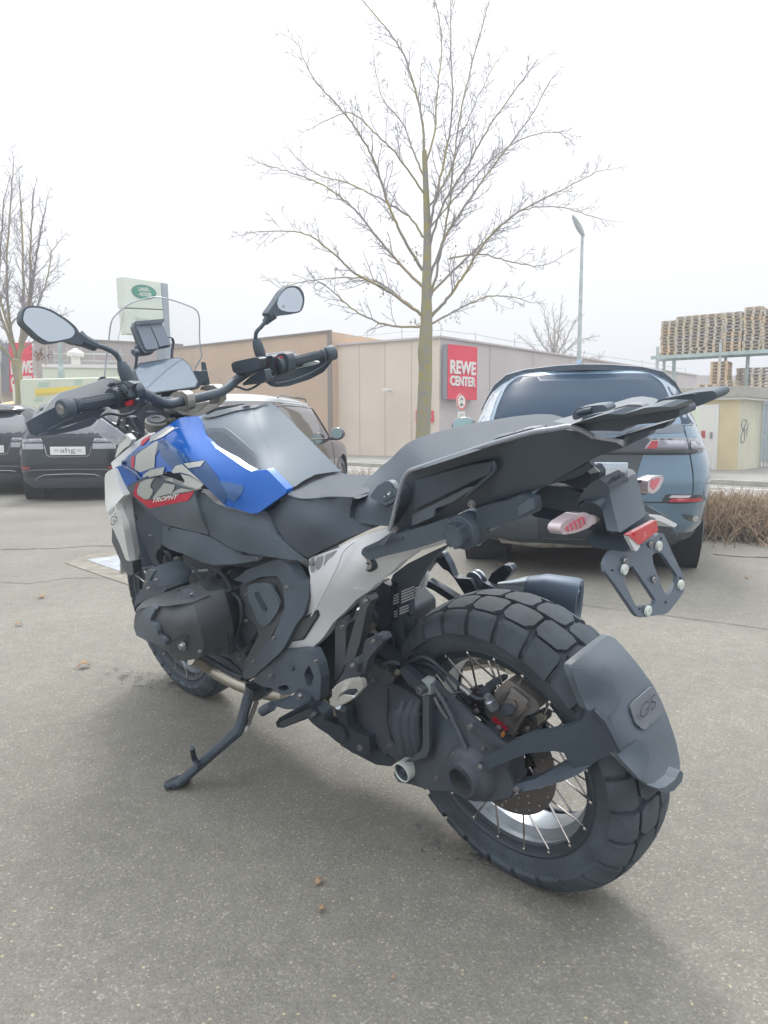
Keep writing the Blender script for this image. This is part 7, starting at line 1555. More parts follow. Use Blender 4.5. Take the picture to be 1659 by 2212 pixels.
# indicators
def indicator(pl, inner, stalk, v0, v1):
    o, f = slab('indicator', 'E', pl, v0, 'lens_clear', .022, ax='X', rnd=14, bevel=.006, seg=4)
    slab('indicator_bulb', 'E', inner, v0 - .0008, 'lens_pink', .001, ax='X', rnd=8, bevel=0, parent=o)
    tb('indicator_stalk', 'E', [(a, b, v1, ) for a, b in stalk], .0085, 'lens_clear', sm=False, ax='X', parent=o)
indicator([(510, 1000), (512, 975), (530, 950), (620, 895), (655, 890), (690, 902), (712, 935), (708, 962), (680, 985), (600, 1015), (530, 1026)], [(540, 990), (560, 965), (640, 915), (665, 920), (672, 950), (640, 985), (560, 1008)], [(700, 935), (748, 908)], -.31, -.29)
for k in range(5):
    for j in range(3): slab('lamp_reflector', 'E', circ(565 + k * 24 + j * 3, 985 - k * 12 + j * 14 - 8, 5, 6), -.3125, 'lens_clear', .0012, ax='X', bevel=0)
indicator([(1032, 735), (1036, 700), (1060, 682), (1112, 668), (1128, 678), (1128, 700), (1100, 758), (1065, 782), (1036, 776)], [(1048, 740), (1055, 700), (1105, 685), (1100, 715), (1070, 760)], [(1035, 745), (1000, 752)], -.29, -.27)
slab('indicator_arm', 'E', [(985, 712), (1000, 700), (1040, 690), (1036, 776), (1020, 790), (1000, 770), (990, 740)], -.27, 'plastic_grey', .02, ax='X', rnd=6, bevel=.003)
for k in range(3): slab('arm_rib', 'E', [(982, 703 + k * 6), (998, 699 + k * 6), (998, 702 + k * 6), (982, 706 + k * 6)], -.285, 'recess', .01, ax='X', bevel=0)

# ------------------------------------------------------------------ hugger at the back of the rear tyre
def cylv(x, y, r):     # local X where the line of sight meets the cylinder round the rear axle
    px, py = cp_('H', x, y); d = (BI.to_3x3() @ ray(px, py)); o = CL - Vector((0, 0, .322)); a = d.x ** 2 + d.z ** 2; b = 2 * (o.x * d.x + o.z * d.z); c = o.x ** 2 + o.z ** 2 - r * r; q = b * b - 4 * a * c
    if q < 0: t = -b / (2 * a)
    else: t = (-b - math.sqrt(q)) / (2 * a)
    return (CL + d * t).x
hg = [(905, 640), (1020, 545), (1130, 460), (1170, 478), (1210, 520), (1300, 625), (1400, 760), (1450, 860), (1490, 960), (1530, 1080), (1552, 1180), (1560, 1250), (1530, 1320), (1470, 1368), (1400, 1375), (1330, 1325), (1180, 1175), (1208, 1160), (1120, 1020), (1100, 970), (1000, 900), (950, 780), (915, 700)]
hgc = []
for x, y in ((905, 640), (1000, 860), (1100, 970), (1180, 1170), (1320, 1320)): hgc.append((x, y, pt('H', x, y, .098)[0]))
for x, y in ((1130, 460), (1210, 520), (1400, 760), (1490, 960), (1552, 1180)): hgc.append((x, y, pt('H', x, y, -.075)[0]))
for x, y in ((1100, 640), (1200, 850), (1330, 1080), (1430, 1330)): hgc.append((x, y, pt('H', x, y, .04)[0] - .004))
for x, y in ((1200, 620), (1330, 850), (1430, 1060)): hgc.append((x, y, pt('H', x, y, -.02)[0] - .004))
hu, f_hu = slab('rear_mudguard', 'H', hg, hgc, 'plastic_grey', .014, ax='X', rnd=14, bevel=.004, step=8, seg=3)
slab('mudguard_overlay', 'H', [(985, 660), (1010, 690), (1060, 722), (1150, 738), (1170, 770), (1205, 860), (1110, 968), (1120, 1010), (1208, 1158), (1320, 1090), (1360, 1110), (1380, 1180), (1340, 1325), (1400, 1373), (1320, 1322), (1182, 1172), (1100, 980), (1000, 898), (950, 780), (908, 650)], f_hu, 'plastic', .004, off=.004, ax='X', rnd=10, bevel=.002, step=8, parent=hu)
slab('mudguard_badge', 'H', [(1262, 890), (1275, 865), (1385, 768), (1405, 775), (1460, 890), (1455, 925), (1360, 1018), (1335, 1022), (1295, 985)], f_hu, mat('badge_grey', (.115, .13, .15), .5), .003, off=.004, ax='X', rnd=14, bevel=.002, step=8, parent=hu)
dtext('mudguard_emblem', 'H', 'GS', (1322, 968), (96, -84), (-8, -78), f_hu, 'recess', ax='X', off=.0095, parent=hu, bold=-.01, shear=.1)
slab('mudguard_tip', 'H', [(1425, 1372), (1470, 1366), (1530, 1318), (1560, 1262), (1578, 1282), (1570, 1330), (1520, 1388), (1470, 1398), (1435, 1390)], [(1425, 1372, -.40), (1578, 1282, -.40)], 'plastic', .02, ax='X', rnd=8, bevel=.004)
# hugger arms
slab('mudguard_arm', 'H', [(345, 1238), (352, 1218), (372, 1208), (560, 1098), (640, 1066), (800, 1035), (900, 1005), (975, 965), (1000, 900), (1110, 975), (1205, 1156), (1080, 1196), (1000, 1250), (930, 1260), (880, 1190), (866, 1160), (800, 1150), (640, 1166), (400, 1266), (356, 1262)], [(345, 1238, .18), (560, 1100, .155), (880, 1130, .12), (1110, 975, .10), (1205, 1156, .095), (1000, 1250, .10)], 'plastic_dark', .035, rnd=9, bevel=.007, step=10, seg=3)
slab('mudguard_arm', 'H', [(570, 1388), (566, 1362), (586, 1345), (690, 1318), (780, 1270), (850, 1230), (900, 1195), (1000, 1200), (1080, 1196), (960, 1285), (860, 1330), (720, 1374), (600, 1396)], [(570, 1388, .15), (860, 1250, .11), (1080, 1196, .09)], 'plastic_dark', .035, rnd=9, bevel=.007, step=10, seg=3)
slab('arm_socket', 'H', [(1040, 905), (1110, 975), (1205, 1156), (1182, 1170), (1100, 1000), (1015, 915)], .112, 'metal_black', .01, bevel=.002)
bolt('H', 364, 1246, .186, .008); bolt('H', 582, 1378, .156, .008)

# ------------------------------------------------------------------ final drive and swing arm
mb = MB(); o_ = Vector((0, 0, .322))
mb.lathe([(.10, .0266), (.188, .0266), (.188, .036), (.176, .040), (.170, .052), (.160, .058), (.14, .062), (.10, .068), (.07, .072), (.055, .060), (.05, .0), ], o_, (0, 1, 0), 56, caps=False); fd = obj('final_drive', mb, 'engine_black', bike)
mb = MB(); mb.lathe([(.1885, .0262), (.10, .0255), (.10, .0)], o_, (0, 1, 0), 40, caps=False); mb2 = obj('hub_bore', mb, mat('bore_steel', (.30, .30, .31), .32, .85), fd)
mb = MB(); mb.lathe([(.1885, .0260), (.1885, .0285), (.190, .0285), (.190, .0260)], o_, (0, 1, 0), 40, closed=True); obj('bore_ring', mb, 'metal_black', fd)
swc = [(230, 420, .115), (600, 690, .135), (860, 880, .135), (640, 1080, .155), (440, 1215, .16), (150, 1190, .15), (25, 1060, .15), (150, 960, .135), (230, 700, .125), (440, 990, .165), (450, 800, .145)]
sw_, f_sw = slab('swing_arm', 'T', [(205, 470), (215, 420), (260, 390), (330, 400), (400, 470), (620, 680), (660, 720), (850, 882), (900, 960), (870, 1060), (920, 1190), (890, 1260), (760, 1290), (640, 1295), (560, 1280), (460, 1222), (290, 1210), (140, 1165), (60, 1150), (25, 1100), (30, 1020), (75, 985), (150, 960), (175, 860), (232, 700), (235, 520)], swc, 'engine_black', .07, rnd=10, bevel=.006, step=10)
decal('swing_arm_recess', 'T', [(345, 560), (400, 520), (480, 640), (560, 870), (500, 820), (380, 835), (320, 740), (300, 690)], f_sw, 'plastic_dark', off=.001, parent=sw_)
tb('casting_rib', 'T', [(310, 420, .135), (400, 560, .145), (480, 720, .152), (570, 915, .16)], .0045, 'engine_black'); tb('casting_rib', 'T', [(330, 520, .14), (370, 600, .145), (425, 680, .147)], .004, 'engine_brown')
slab('casting_rib', 'T', [(240, 510), (285, 510), (290, 900), (270, 960), (160, 1000), (100, 1000), (150, 975), (225, 915), (240, 880)], [(240, 510, .15), (290, 900, .165), (100, 1000, .165)], 'engine_black', .02, rnd=6, bevel=.004, step=10)
slab('casting_rib', 'T', [(600, 715), (640, 760), (850, 882), (830, 905), (700, 850), (590, 770)], .148, 'engine_black', .02, rnd=6, bevel=.004)
slab('drive_lobe', 'T', [(420, 1010), (460, 960), (560, 900), (650, 960), (700, 960), (860, 880), (900, 960), (900, 1060), (960, 1120), (930, 1180), (920, 1250), (850, 1290), (700, 1298), (640, 1290), (500, 1200)], [(420, 1010, .165), (900, 960, .11), (850, 1290, .10), (600, 1100, .15)], 'engine_black', .05, rnd=20, bevel=.008, step=10, seg=3)
lath('torque_arm_bush', 'T', 85, 1078, .165, [(-.03, .0235), (.002, .0235), (.003, .022), (.002, .0205), (-.03, .0205)], 'pad_white', n=36, closed=True)
lath('bush_centre', 'T', 85, 1078, .1665, [(-.03, .0205), (-.001, .0205), (-.001, .015), (-.004, .014), (-.004, .008), (.0, .006), (.0, 0)], 'metal_black', n=36)
for x, y, v_ in ((593, 740, .152), ): bolt('T', x, y, v_, .009)
lath('pivot_bush', 'T', 262, 450, .128, [(-.02, .020), (.004, .020), (.004, .014), (.002, .0)], 'galv', n=28); lath('pivot_bolt', 'T', 222, 468, .145, [(-.03, .0105), (.004, .0105), (.006, .008), (.006, .004), (.003, .003), (.003, 0)], 'engine_brown', n=20)
slab('torque_strut', 'G', [(905, 1020), (950, 1040), (1080, 1160), (1085, 1190), (1040, 1200), (960, 1150), (900, 1060)], .138, 'metal_black', .02, rnd=8, bevel=.003)
slab('strut_pivot', 'G', [(900, 1010), (980, 1000), (1100, 1040), (1140, 1080), (1125, 1110), (1040, 1060), (950, 1040)], .11, 'metal_black', .03, rnd=12, bevel=.004)
# rubber gaiter and gearbox side of the swing arm
gaic = [(760, 1160, .125), (1060, 1280, .125), (1060, 1660, .135), (800, 1660, .14), (900, 1400, .155), (560, 1300, .12), (640, 1000, .10), (850, 1130, .11)]
slab('shaft_housing', 'G', [(620, 1060), (655, 965), (700, 990), (780, 1040), (850, 1138), (960, 1200), (1062, 1268), (1075, 1400), (1060, 1700), (880, 1720), (800, 1660), (690, 1560), (560, 1400), (510, 1290), (580, 1230), (630, 1180)], gaic, 'engine_black', .08, rnd=12, bevel=.006, step=10)
for a, b in ((0, .165), (60, .160), (110, .152)):
    tb('gaiter_fold', 'G', [(930 + a, 1280, b - .02), (905 + a, 1360, b - .004), (898 + a, 1460, b), (915 + a, 1560, b), (930 + a, 1650, b - .005)], [.010, .016, .017, .016, .014], 'rubber')
slab('housing_rib', 'G', [(790, 1180), (800, 1180), (800, 1400), (830, 1560), (900, 1660), (885, 1665), (815, 1570), (788, 1400)], .155, 'engine_black', .01, bevel=.002)
slab('gearbox_end', 'G', [(640, 1000), (700, 990), (790, 1050), (810, 1010), (815, 1060), (860, 1100), (850, 1140), (760, 1150), (660, 1100)], .12, 'engine_brown', .04, rnd=14, bevel=.006)

# brake hose, sensor lead, caliper
tb('brake_hose', 'G', [(905, 1000, .10), (960, 985, .11), (1030, 955, .12), (1080, 945, .12), (1150, 980, .12), (1240, 1060, .11), (1350, 1160, .10), (1420, 1220, .10), (1480, 1255, .095), (1550, 1255, .09)], .0042, 'metal_black')
tb('hose_fitting', 'G', [(1355, 1165, .101), (1395, 1195, .101), (1425, 1222, .10)], .0068, 'bolt_steel', sm=False); tb('sensor_lead', 'G', [(940, 1005, .10), (1040, 985, .11), (1120, 1000, .115), (1200, 1060, .112), (1300, 1190, .105), (1380, 1300, .10), (1480, 1380, .09), (1550, 1440, .08), (1580, 1500, .08)], .0028, 'metal_black')
slab('sensor_bracket', 'G', [(1310, 1240), (1335, 1215), (1420, 1300), (1400, 1330), (1350, 1300)], .09, 'metal_black', .01, rnd=5)
cal, f_c = slab('brake_caliper', 'T', [(700, 585), (740, 560), (790, 545), (770, 500), (790, 460), (860, 395), (890, 392), (1095, 555), (1108, 600), (1060, 640), (1000, 660), (940, 770), (920, 800), (880, 802), (820, 775), (700, 640)], [(700, 585, .075), (870, 395, .075), (1100, 590, .07), (880, 802, .085), (870, 600, .088)], 'caliper_grey', .05, rnd=10, bevel=.005, step=8)
slab('caliper_window', 'T', [(840, 555), (865, 530), (925, 548), (942, 590), (915, 628), (870, 625), (850, 600)], f_c, 'disc_steel', .004, off=.003, rnd=6, bevel=.001, parent=cal)
slab('caliper_piston', 'T', [(800, 620), (845, 568), (880, 580), (925, 612), (905, 645), (850, 662), (820, 650)], f_c, 'rubber', .006, off=.008, rnd=10, bevel=.002, parent=cal)
slab('caliper_bridge', 'T', [(885, 460), (905, 448), (1025, 545), (1010, 575), (895, 480)], f_c, 'caliper_grey', .004, off=.006, rnd=5, bevel=.002, parent=cal); slab('caliper_ridge', 'T', [(820, 540), (850, 480), (880, 450), (890, 462), (862, 495), (835, 552)], f_c, 'disc_steel', .003, off=.004, rnd=3, parent=cal)
slab('caliper_ridge', 'T', [(900, 690), (1010, 580), (1025, 592), (918, 705)], f_c, 'disc_steel', .004, off=.005, rnd=4, parent=cal)
dtext('brand_lettering', 'T', 'BMW', (752, 690), (112, 92), (18, -32), f_c, 'decal_red', off=.003, parent=cal, bold=.04)
lath('banjo_bolt', 'T', 738, 540, .105, [(-.02, .012), (0, .012), (.002, .008), (.012, .008), (.012, 0)], 'rim_silver', ax=(.2, .3, 1), n=8)
slab('bleed_cap', 'T', [(650, 470), (680, 445), (730, 450), (745, 490), (720, 510), (670, 500)], .08, 'rubber', .03, rnd=14, bevel=.004); slab('bleed_cap', 'T', [(700, 420), (790, 380), (825, 385), (820, 420), (740, 445)], .06, 'rubber', .03, rnd=10, bevel=.004)
slab('pad_carrier', 'T', [(990, 700), (1030, 660), (1100, 630), (1150, 655), (1148, 700), (1080, 760), (1040, 790), (1000, 780)], .062, 'engine_black', .03, rnd=8, bevel=.003); slab('pad_spring', 'T', [(1070, 655), (1110, 640), (1150, 660), (1145, 690), (1090, 735), (1095, 690)], .066, 'header_pipe', .006, rnd=5)
for x, y, v_, r_ in ((800, 752, .10, .0085), (1012, 758, .07, .008), (636, 625, .095, .008), (1075, 1055, .05, .007)): bolt('T', x, y, v_, r_)
slab('warning_tag', 'T', [(820, 790), (836, 772), (848, 800), (835, 820), (820, 812)], .10, 'bulb_orange', .003, rnd=3, bevel=0)
slab('caliper_mount', 'T', [(560, 470), (640, 450), (700, 520), (700, 590), (820, 775), (790, 800), (700, 720), (600, 600), (520, 520)], .05, 'metal_black', .02, rnd=8)
slab('caliper_mount', 'T', [(900, 800), (1000, 770), (1080, 760), (1100, 1000), (1130, 1100), (1000, 1120), (900, 1100), (880, 1000), (900, 900)], .045, 'metal_black', .02, rnd=8, bevel=.003)
slab('hub_flange', 'T', [(980, 980), (1010, 970), (1032, 1000), (1025, 1060), (990, 1100), (960, 1080)], .055, 'disc_steel', .02, rnd=8, bevel=.003)

# ------------------------------------------------------------------ subframe panel, frame and shock area
sfc = [(225, 215, .185), (540, 80, .175), (1000, -20, .15), (1020, 160, .14), (720, 390, .165), (580, 510, .175), (410, 680, .18), (240, 885, .19), (40, 890, .195), (215, 470, .195), (400, 420, .2), (650, 260, .19)]
sf, f_sf = slab('subframe_cover', 'G', [(228, 212), (250, 200), (440, 135), (530, 82), (600, 55), (840, -25), (1000, -60), (1280, 80), (1180, 120), (1020, 165), (900, 252), (830, 322), (722, 392), (700, 430), (655, 470), (580, 515), (500, 600), (410, 682), (330, 800), (242, 886), (160, 876), (90, 888), (40, 892), (30, 868), (60, 820), (140, 640), (200, 520), (228, 440), (236, 360), (222, 290)], sfc, 'panel_silver', .03, rnd=8, bevel=.004, step=9)
slab('subframe_step', 'G', [(540, 430), (650, 445), (760, 380), (830, 322), (722, 392), (700, 430), (655, 470), (590, 512), (560, 480)], f_sf, 'panel_silver', .004, off=.004, rnd=6, bevel=.002, step=9, parent=sf)
slab('cover_insert', 'G', [(74, 826), (80, 780), (130, 668), (200, 640), (290, 592), (300, 640), (185, 818), (110, 830)], f_sf, 'recess', .003, off=.002, rnd=6, bevel=.001, step=9, parent=sf)
slab('cover_insert_mesh', 'G', [(90, 815), (95, 780), (138, 682), (205, 655), (278, 615), (284, 640), (178, 806), (115, 818)], f_sf, 'engine_brown', .002, off=.0045, rnd=6, bevel=0, step=9, parent=sf)
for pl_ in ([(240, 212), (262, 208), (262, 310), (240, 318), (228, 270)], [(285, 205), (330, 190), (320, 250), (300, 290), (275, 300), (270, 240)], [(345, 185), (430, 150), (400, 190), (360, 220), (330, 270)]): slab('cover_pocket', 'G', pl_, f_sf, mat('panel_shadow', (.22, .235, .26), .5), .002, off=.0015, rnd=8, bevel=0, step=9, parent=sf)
bolt('G', 240, 250, .20, .008); tb('cover_crease', 'G', [(560, 90, .186), (480, 160, .196), (440, 260, .203), (330, 480, .206), (240, 640, .202)], .002, 'panel_silver')
lk = pt('G', 668, 245, .183); mb = MB(); mb.lathe([(-.02, .019), (.003, .019), (.004, .0165), (.001, .0155), (.001, 0)], lk, (0, 1, 0), 32); lo2 = obj('seat_lock', mb, 'metal_black', bike)
mb = MB(); mb.lathe([(.0012, .0135), (.004, .013), (.004, 0)], lk, (0, 1, 0), 28); obj('lock_barrel', mb, 'bolt_steel', lo2); mb = MB(); mb.box(lk + Vector((0, .0045, 0)), (.014, .001, .0035)); obj('key_slot', mb, 'recess', lo2)
slab('frame_gap', 'G', [(250, 900), (420, 690), (600, 500), (760, 380), (830, 420), (830, 700), (870, 940), (930, 1010), (860, 1130), (700, 1000), (640, 1060), (420, 1180), (300, 1200)], .06, 'recess', .03, bevel=.003)
slab('inner_mudguard', 'G', [(822, 400), (850, 330), (960, 250), (1100, 180), (1270, 100), (1160, 200), (1085, 300), (1020, 400), (975, 520), (978, 640), (962, 780), (945, 900), (905, 975), (870, 940), (850, 800), (822, 640), (816, 500)], [(822, 400, .06), (1270, 100, .03), (905, 975, .05), (1020, 400, .05)], 'plastic', .015, rnd=8, bevel=.003, step=10)
for x0, y0, w_, n_ in ((818, 500, 72, 4), (910, 455, 95, 5), (820, 620, 58, 3), (898, 580, 66, 3), (1015, 430, 36, 3)):
    for k in range(n_): slab('vent_slat', 'G', [(x0, y0 + k * 20), (x0 + w_, y0 - w_ * .38 + k * 20), (x0 + w_ - 3, y0 - w_ * .38 + 10 + k * 20), (x0, y0 + 12 + k * 20)], .066, 'panel_silver', .002, bevel=0)
slab('mudguard_side', 'G', [(1085, 300), (1095, 340), (1080, 420), (1000, 520), (985, 560), (975, 540), (1010, 420)], .03, 'panel_silver', .01, rnd=5)
slab('mudguard_groove', 'G', [(835, 745), (855, 740), (870, 930), (855, 925), (840, 850)], .064, 'plastic_dark', .002, rnd=4, bevel=0); slab('mudguard_groove', 'G', [(900, 690), (925, 685), (945, 830), (930, 900), (905, 900)], .064, 'plastic_dark', .002, rnd=4, bevel=0)
bolt('G', 803, 718, .075, .009, 'metal_black'); bolt('G', 975, 625, .05, .009, 'metal_black'); bolt('G', 880, 1060, .12, .009, 'header_pipe')
slab('shock_tower', 'G', [(690, 470), (770, 390), (830, 420), (815, 560), (830, 690), (770, 740), (700, 640), (650, 640), (640, 560)], .08, 'metal_black', .03, rnd=10, bevel=.004)
slab('shock_body', 'G', [(520, 640), (560, 595), (660, 660), (725, 705), (700, 740), (610, 800), (560, 760)], .08, 'header_pipe', .05, rnd=14, bevel=.008, seg=3); slab('shock_body', 'G', [(540, 610), (560, 590), (582, 600), (572, 660), (550, 660)], .10, 'galv', .02, rnd=5, bevel=.003)
tb('shock_rod', 'G', [(690, 740, .07), (730, 800, .07), (765, 870, .07)], .009, 'galv'); tb('shock_rod', 'G', [(640, 690, .085), (670, 740, .085)], .007, 'bolt_steel')
slab('shock_link', 'G', [(570, 840), (640, 790), (900, 960), (930, 1000), (900, 1020), (860, 1000), (700, 900), (600, 880)], .10, 'metal_black', .03, rnd=8, bevel=.004)
slab('peg_strut', 'G', [(418, 700), (435, 665), (480, 655), (515, 700), (498, 740), (495, 990), (470, 1050), (415, 1140)], .17, 'engine_brown', .03, rnd=8, bevel=.005, seg=3)
slab('peg_strut', 'G', [(590, 520), (630, 490), (662, 490), (685, 530), (655, 580), (600, 850), (560, 960), (520, 1000), (486, 995), (505, 900), (560, 700), (600, 580)], .18, 'engine_brown', .03, rnd=8, bevel=.005, seg=3)
slab('peg_bracket', 'G', [(640, 820), (715, 780), (765, 785), (785, 825), (740, 870), (665, 960), (640, 1060), (610, 1090), (565, 1060), (585, 960), (620, 920)], .20, 'engine_black', .03, rnd=8, bevel=.005); slab('bracket_end', 'G', [(715, 790), (760, 788), (782, 822), (760, 832)], .203, 'recess', .003, rnd=5, bevel=0)
slab('peg_bracket', 'G', [(480, 1060), (500, 990), (560, 955), (590, 1000), (580, 1060), (600, 1090), (480, 1110), (420, 1150)], .21, 'engine_black', .04, rnd=8, bevel=.006)
# passenger foot peg: toothed ring
teeth = []
P0, P1, P2 = (392, 1205), (470, 1130), (622, 1118); arc = [(392, 1215), (396, 1195), (420, 1165), (460, 1138), (510, 1122), (570, 1115), (615, 1120), (626, 1140)]
tt = dens(arc + [], 9)[:-1]; L0 = []
for i in range(len(arc) - 1):
    a, b = arc[i], arc[i + 1]; n = max(1, int(math.dist(a, b) / 12))
    for k in range(n): L0.append((a[0] + (b[0] - a[0]) * k / n, a[1] + (b[1] - a[1]) * k / n))
for i, p in enumerate(L0): teeth.append((p[0] + (-2 if i % 2 else 3), p[1] + (-9 if i % 2 else 7)))
slab('foot_peg', 'G', teeth + [(628, 1175), (560, 1250), (500, 1290), (418, 1322), (380, 1300), (374, 1262), (392, 1240)], [(380, 1280, .28), (626, 1150, .225)], 'peg_silver', .012, holes=[[(430, 1262), (455, 1215), (520, 1185), (575, 1180), (590, 1200), (545, 1240), (470, 1280), (432, 1282)]], bevel=.0015, step=9)
slab('foot_peg_core', 'G', [(440, 1200), (560, 1150), (600, 1160), (600, 1190), (520, 1235), (450, 1275)], .23, 'engine_black', .02, rnd=6, bevel=.003); tb('peg_pin', 'G', [(440, 1310, .22), (480, 1330, .2)], .008, 'rim_silver', sm=False)
slab('peg_web', 'G', [(418, 1260), (470, 1232), (545, 1238), (555, 1250), (470, 1292), (428, 1296)], .265, 'peg_silver', .006, rnd=5, bevel=.001)

# ------------------------------------------------------------------ engine
slab('frame_cover', 'F', [(890, 215), (930, 190), (960, 160), (1090, 108), (1170, 92), (1215, 120), (1285, 238), (1340, 232), (1338, 320), (1310, 420), (1262, 480), (1190, 622), (1142, 672), (1065, 742), (1000, 800), (950, 802), (942, 770), (1040, 650), (1130, 540), (1195, 390), (1190, 250), (1150, 190), (1060, 195), (960, 235)], [(930, 190, .19), (1290, 300, .20), (1142, 672, .215), (950, 802, .20)], 'plastic', .05, rnd=10, bevel=.006, step=10)
slab('engine_side_cover', 'F', [(930, 250), (960, 215), (1120, 178), (1190, 205), (1228, 300), (1180, 430), (1110, 560), (1060, 660), (1000, 740), (955, 750), (962, 690), (1000, 620), (1040, 540), (1020, 480), (960, 420), (930, 350)], [(930, 250, .18), (1228, 300, .185), (955, 750, .19), (1080, 400, .20)], 'engine_brown', .05, rnd=14, bevel=.006, step=10)
slab('cover_relief', 'F', [(975, 260), (1000, 240), (1085, 236), (1110, 250), (1168, 360), (1150, 410), (1100, 480), (1070, 495), (1035, 470), (1010, 400), (975, 330)], .206, 'plastic_grey', .008, rnd=14, bevel=.003); slab('relief_slot', 'F', [(1015, 290), (1032, 285), (1088, 385), (1082, 402), (1062, 395), (1018, 310)], .2085, 'recess', .003, rnd=6, bevel=0)
for x, y in ((966, 306), (966, 460)): bolt('F', x, y, .205, .006)
slab('cylinder_base', 'F', [(800, 290), (900, 250), (960, 300), (940, 380), (900, 400), (880, 440), (900, 520), (960, 600), (985, 560), (1000, 600), (960, 650), (880, 660), (820, 600)], .17, 'engine_black', .06, rnd=12, bevel=.006)
slab('cylinder_lug', 'F', [(930, 420), (960, 365), (990, 420), (1030, 520), (985, 590), (960, 580), (925, 500)], .19, 'engine_black', .03, rnd=8, bevel=.004)
# cylinder barrel with ribs
slab('cylinder', 'F', [(560, 270), (640, 300), (820, 300), (850, 420), (860, 560), (880, 655), (720, 665), (600, 640), (560, 500)], [(560, 280, .285), (840, 300, .215), (880, 655, .22), (600, 640, .29)], 'engine_black', .14, rnd=10, bevel=.008, step=10, seg=3)
for x0, x1, v0 in ((650, 705, .285), (700, 775, .268), (760, 845, .248), (830, 870, .228)):
    tb('cylinder_rib', 'F', [(x0 - 20, 268, v0 - .06), (x0, 300, v0 - .02), (x0 + 20, 360, v0), (x1 - 15, 470, v0 + .006), (x1 + 5, 560, v0), (x1 + 10, 655, v0 - .01)], .0045, 'engine_black')
tb('cylinder_rib', 'F', [(655, 345, .29), (760, 335, .262), (835, 318, .235)], .0035, 'engine_black')
hcc = [(310, 400, .372), (320, 540, .38), (600, 698, .345), (705, 620, .32), (640, 345, .322), (450, 450, .384), (560, 500, .366)]
vc_, f_v = slab('cylinder_head_cover', 'F', [(298, 500), (302, 440), (312, 398), (342, 376), (400, 368), (500, 366), (600, 352), (648, 345), (665, 400), (695, 500), (715, 600), (708, 650), (680, 682), (600, 698), (545, 690), (520, 660), (430, 605), (370, 560), (312, 540)], hcc, 'engine_brown', .09, rnd=10, bevel=.012, step=9, seg=4)
slab('head_cover_top', 'F', [(310, 402), (318, 382), (345, 350), (378, 328), (470, 296), (560, 272), (605, 285), (650, 348), (600, 356), (500, 370), (400, 374), (345, 384)], [(310, 400, .371), (378, 328, .335), (560, 272, .275), (648, 345, .320), (500, 368, .372), (345, 384, .377)], 'engine_brown', .05, rnd=4, bevel=.006, step=9, seg=3, parent=vc_)
slab('head_cover_rim', 'F', [(575, 276), (605, 285), (642, 330), (668, 400), (698, 500), (718, 600), (712, 652), (684, 684), (655, 690), (690, 640), (688, 580), (660, 480), (625, 380), (600, 320)], lambda x, y: f_v(x, y) - .006, 'engine_black', .02, rnd=6, bevel=.004, step=9)
slab('cover_guard', 'F', [(302, 500), (300, 480), (340, 420), (380, 368), (418, 370), (424, 392), (398, 440), (395, 462), (425, 480), (438, 520), (440, 545), (470, 560), (488, 585), (485, 605), (465, 610), (420, 590), (380, 580), (312, 545)], f_v, 'plastic_grey', .012, off=.012, rnd=6, bevel=.004, step=9, parent=vc_)
slab('cover_bolt_pocket', 'F', [(508, 600), (520, 590), (605, 545), (615, 555), (606, 640), (560, 632), (520, 655)], f_v, 'engine_black', .004, off=.003, rnd=8, bevel=.002, parent=vc_)
p_ = pt('F', 585, 606, f_v(*cp_('F', 585, 606)) + .006); mb = MB(); mb.lathe([(-.004, .0135), (0, .0135), (.001, .0095), (.007, .0085), (.007, .004), (.004, .0035), (.004, 0)], p_, (0, 1, 0), 24); obj('cover_bolt', mb, 'bolt_steel', vc_)
slab('spark_plug_cover', 'F', [(302, 385), (306, 330), (330, 285), (380, 225), (440, 245), (490, 272), (470, 300), (380, 325), (320, 360)], [(302, 385, .34), (380, 225, .30), (490, 272, .29)], 'engine_black', .05, rnd=8, bevel=.006)
slab('intake_cover', 'F', [(362, 205), (366, 172), (378, 150), (420, 158), (452, 128), (500, 175), (532, 200), (530, 215), (500, 275), (478, 278), (420, 240), (385, 228)], [(362, 205, .32), (452, 128, .27), (500, 275, .28)], 'plastic', .06, rnd=6, bevel=.005)
slab('intake_cover_face', 'F', [(364, 205), (368, 172), (380, 152), (425, 160), (400, 200), (388, 226)], .325, 'plastic_grey', .008, rnd=5, bevel=.003); bolt('F', 384, 266, .335, .007)
# hoses and plugs between tank and cylinder
lath('hose_clamp', 'F', 565, 188, .16, [(-.006, .030), (.006, .030)], 'header_pipe', ax=(0, .15, 1), n=28); tb('intake_stub', 'F', [(570, 215, .16), (572, 270, .17)], .028, 'engine_black', sm=False)
slab('throttle_body', 'F', [(585, 60), (640, 80), (760, 120), (900, 130), (930, 200), (900, 260), (780, 270), (650, 250), (600, 200)], .12, 'plastic_dark', .05, rnd=12, bevel=.004)
for x, r_, v_ in ((830, 38, .15), (900, 30, .145)): tb('breather_hose', 'F', [(x - 50, 200, v_ - .03), (x - 20, 190, v_), (x, 185, v_ + .004)], r_ * .00052, 'metal_black', sm=False)
tb('cooling_hose', 'F', [(500, 60, .2), (495, 110, .2), (470, 160, .2), (460, 200, .2)], .012, 'metal_black'); tb('wiring_loom', 'F', [(480, 40, .21), (510, 60, .205), (520, 100, .2), (500, 150, .2)], .005, 'engine_black')
for x, y in ((538, 82), (556, 84)): slab('connector', 'F', [(x - 7, y), (x + 7, y), (x + 6, y + 34), (x - 6, y + 34)], .19, 'pad_white' if x < 550 else 'header_pipe', .01, rnd=2, bevel=.001)
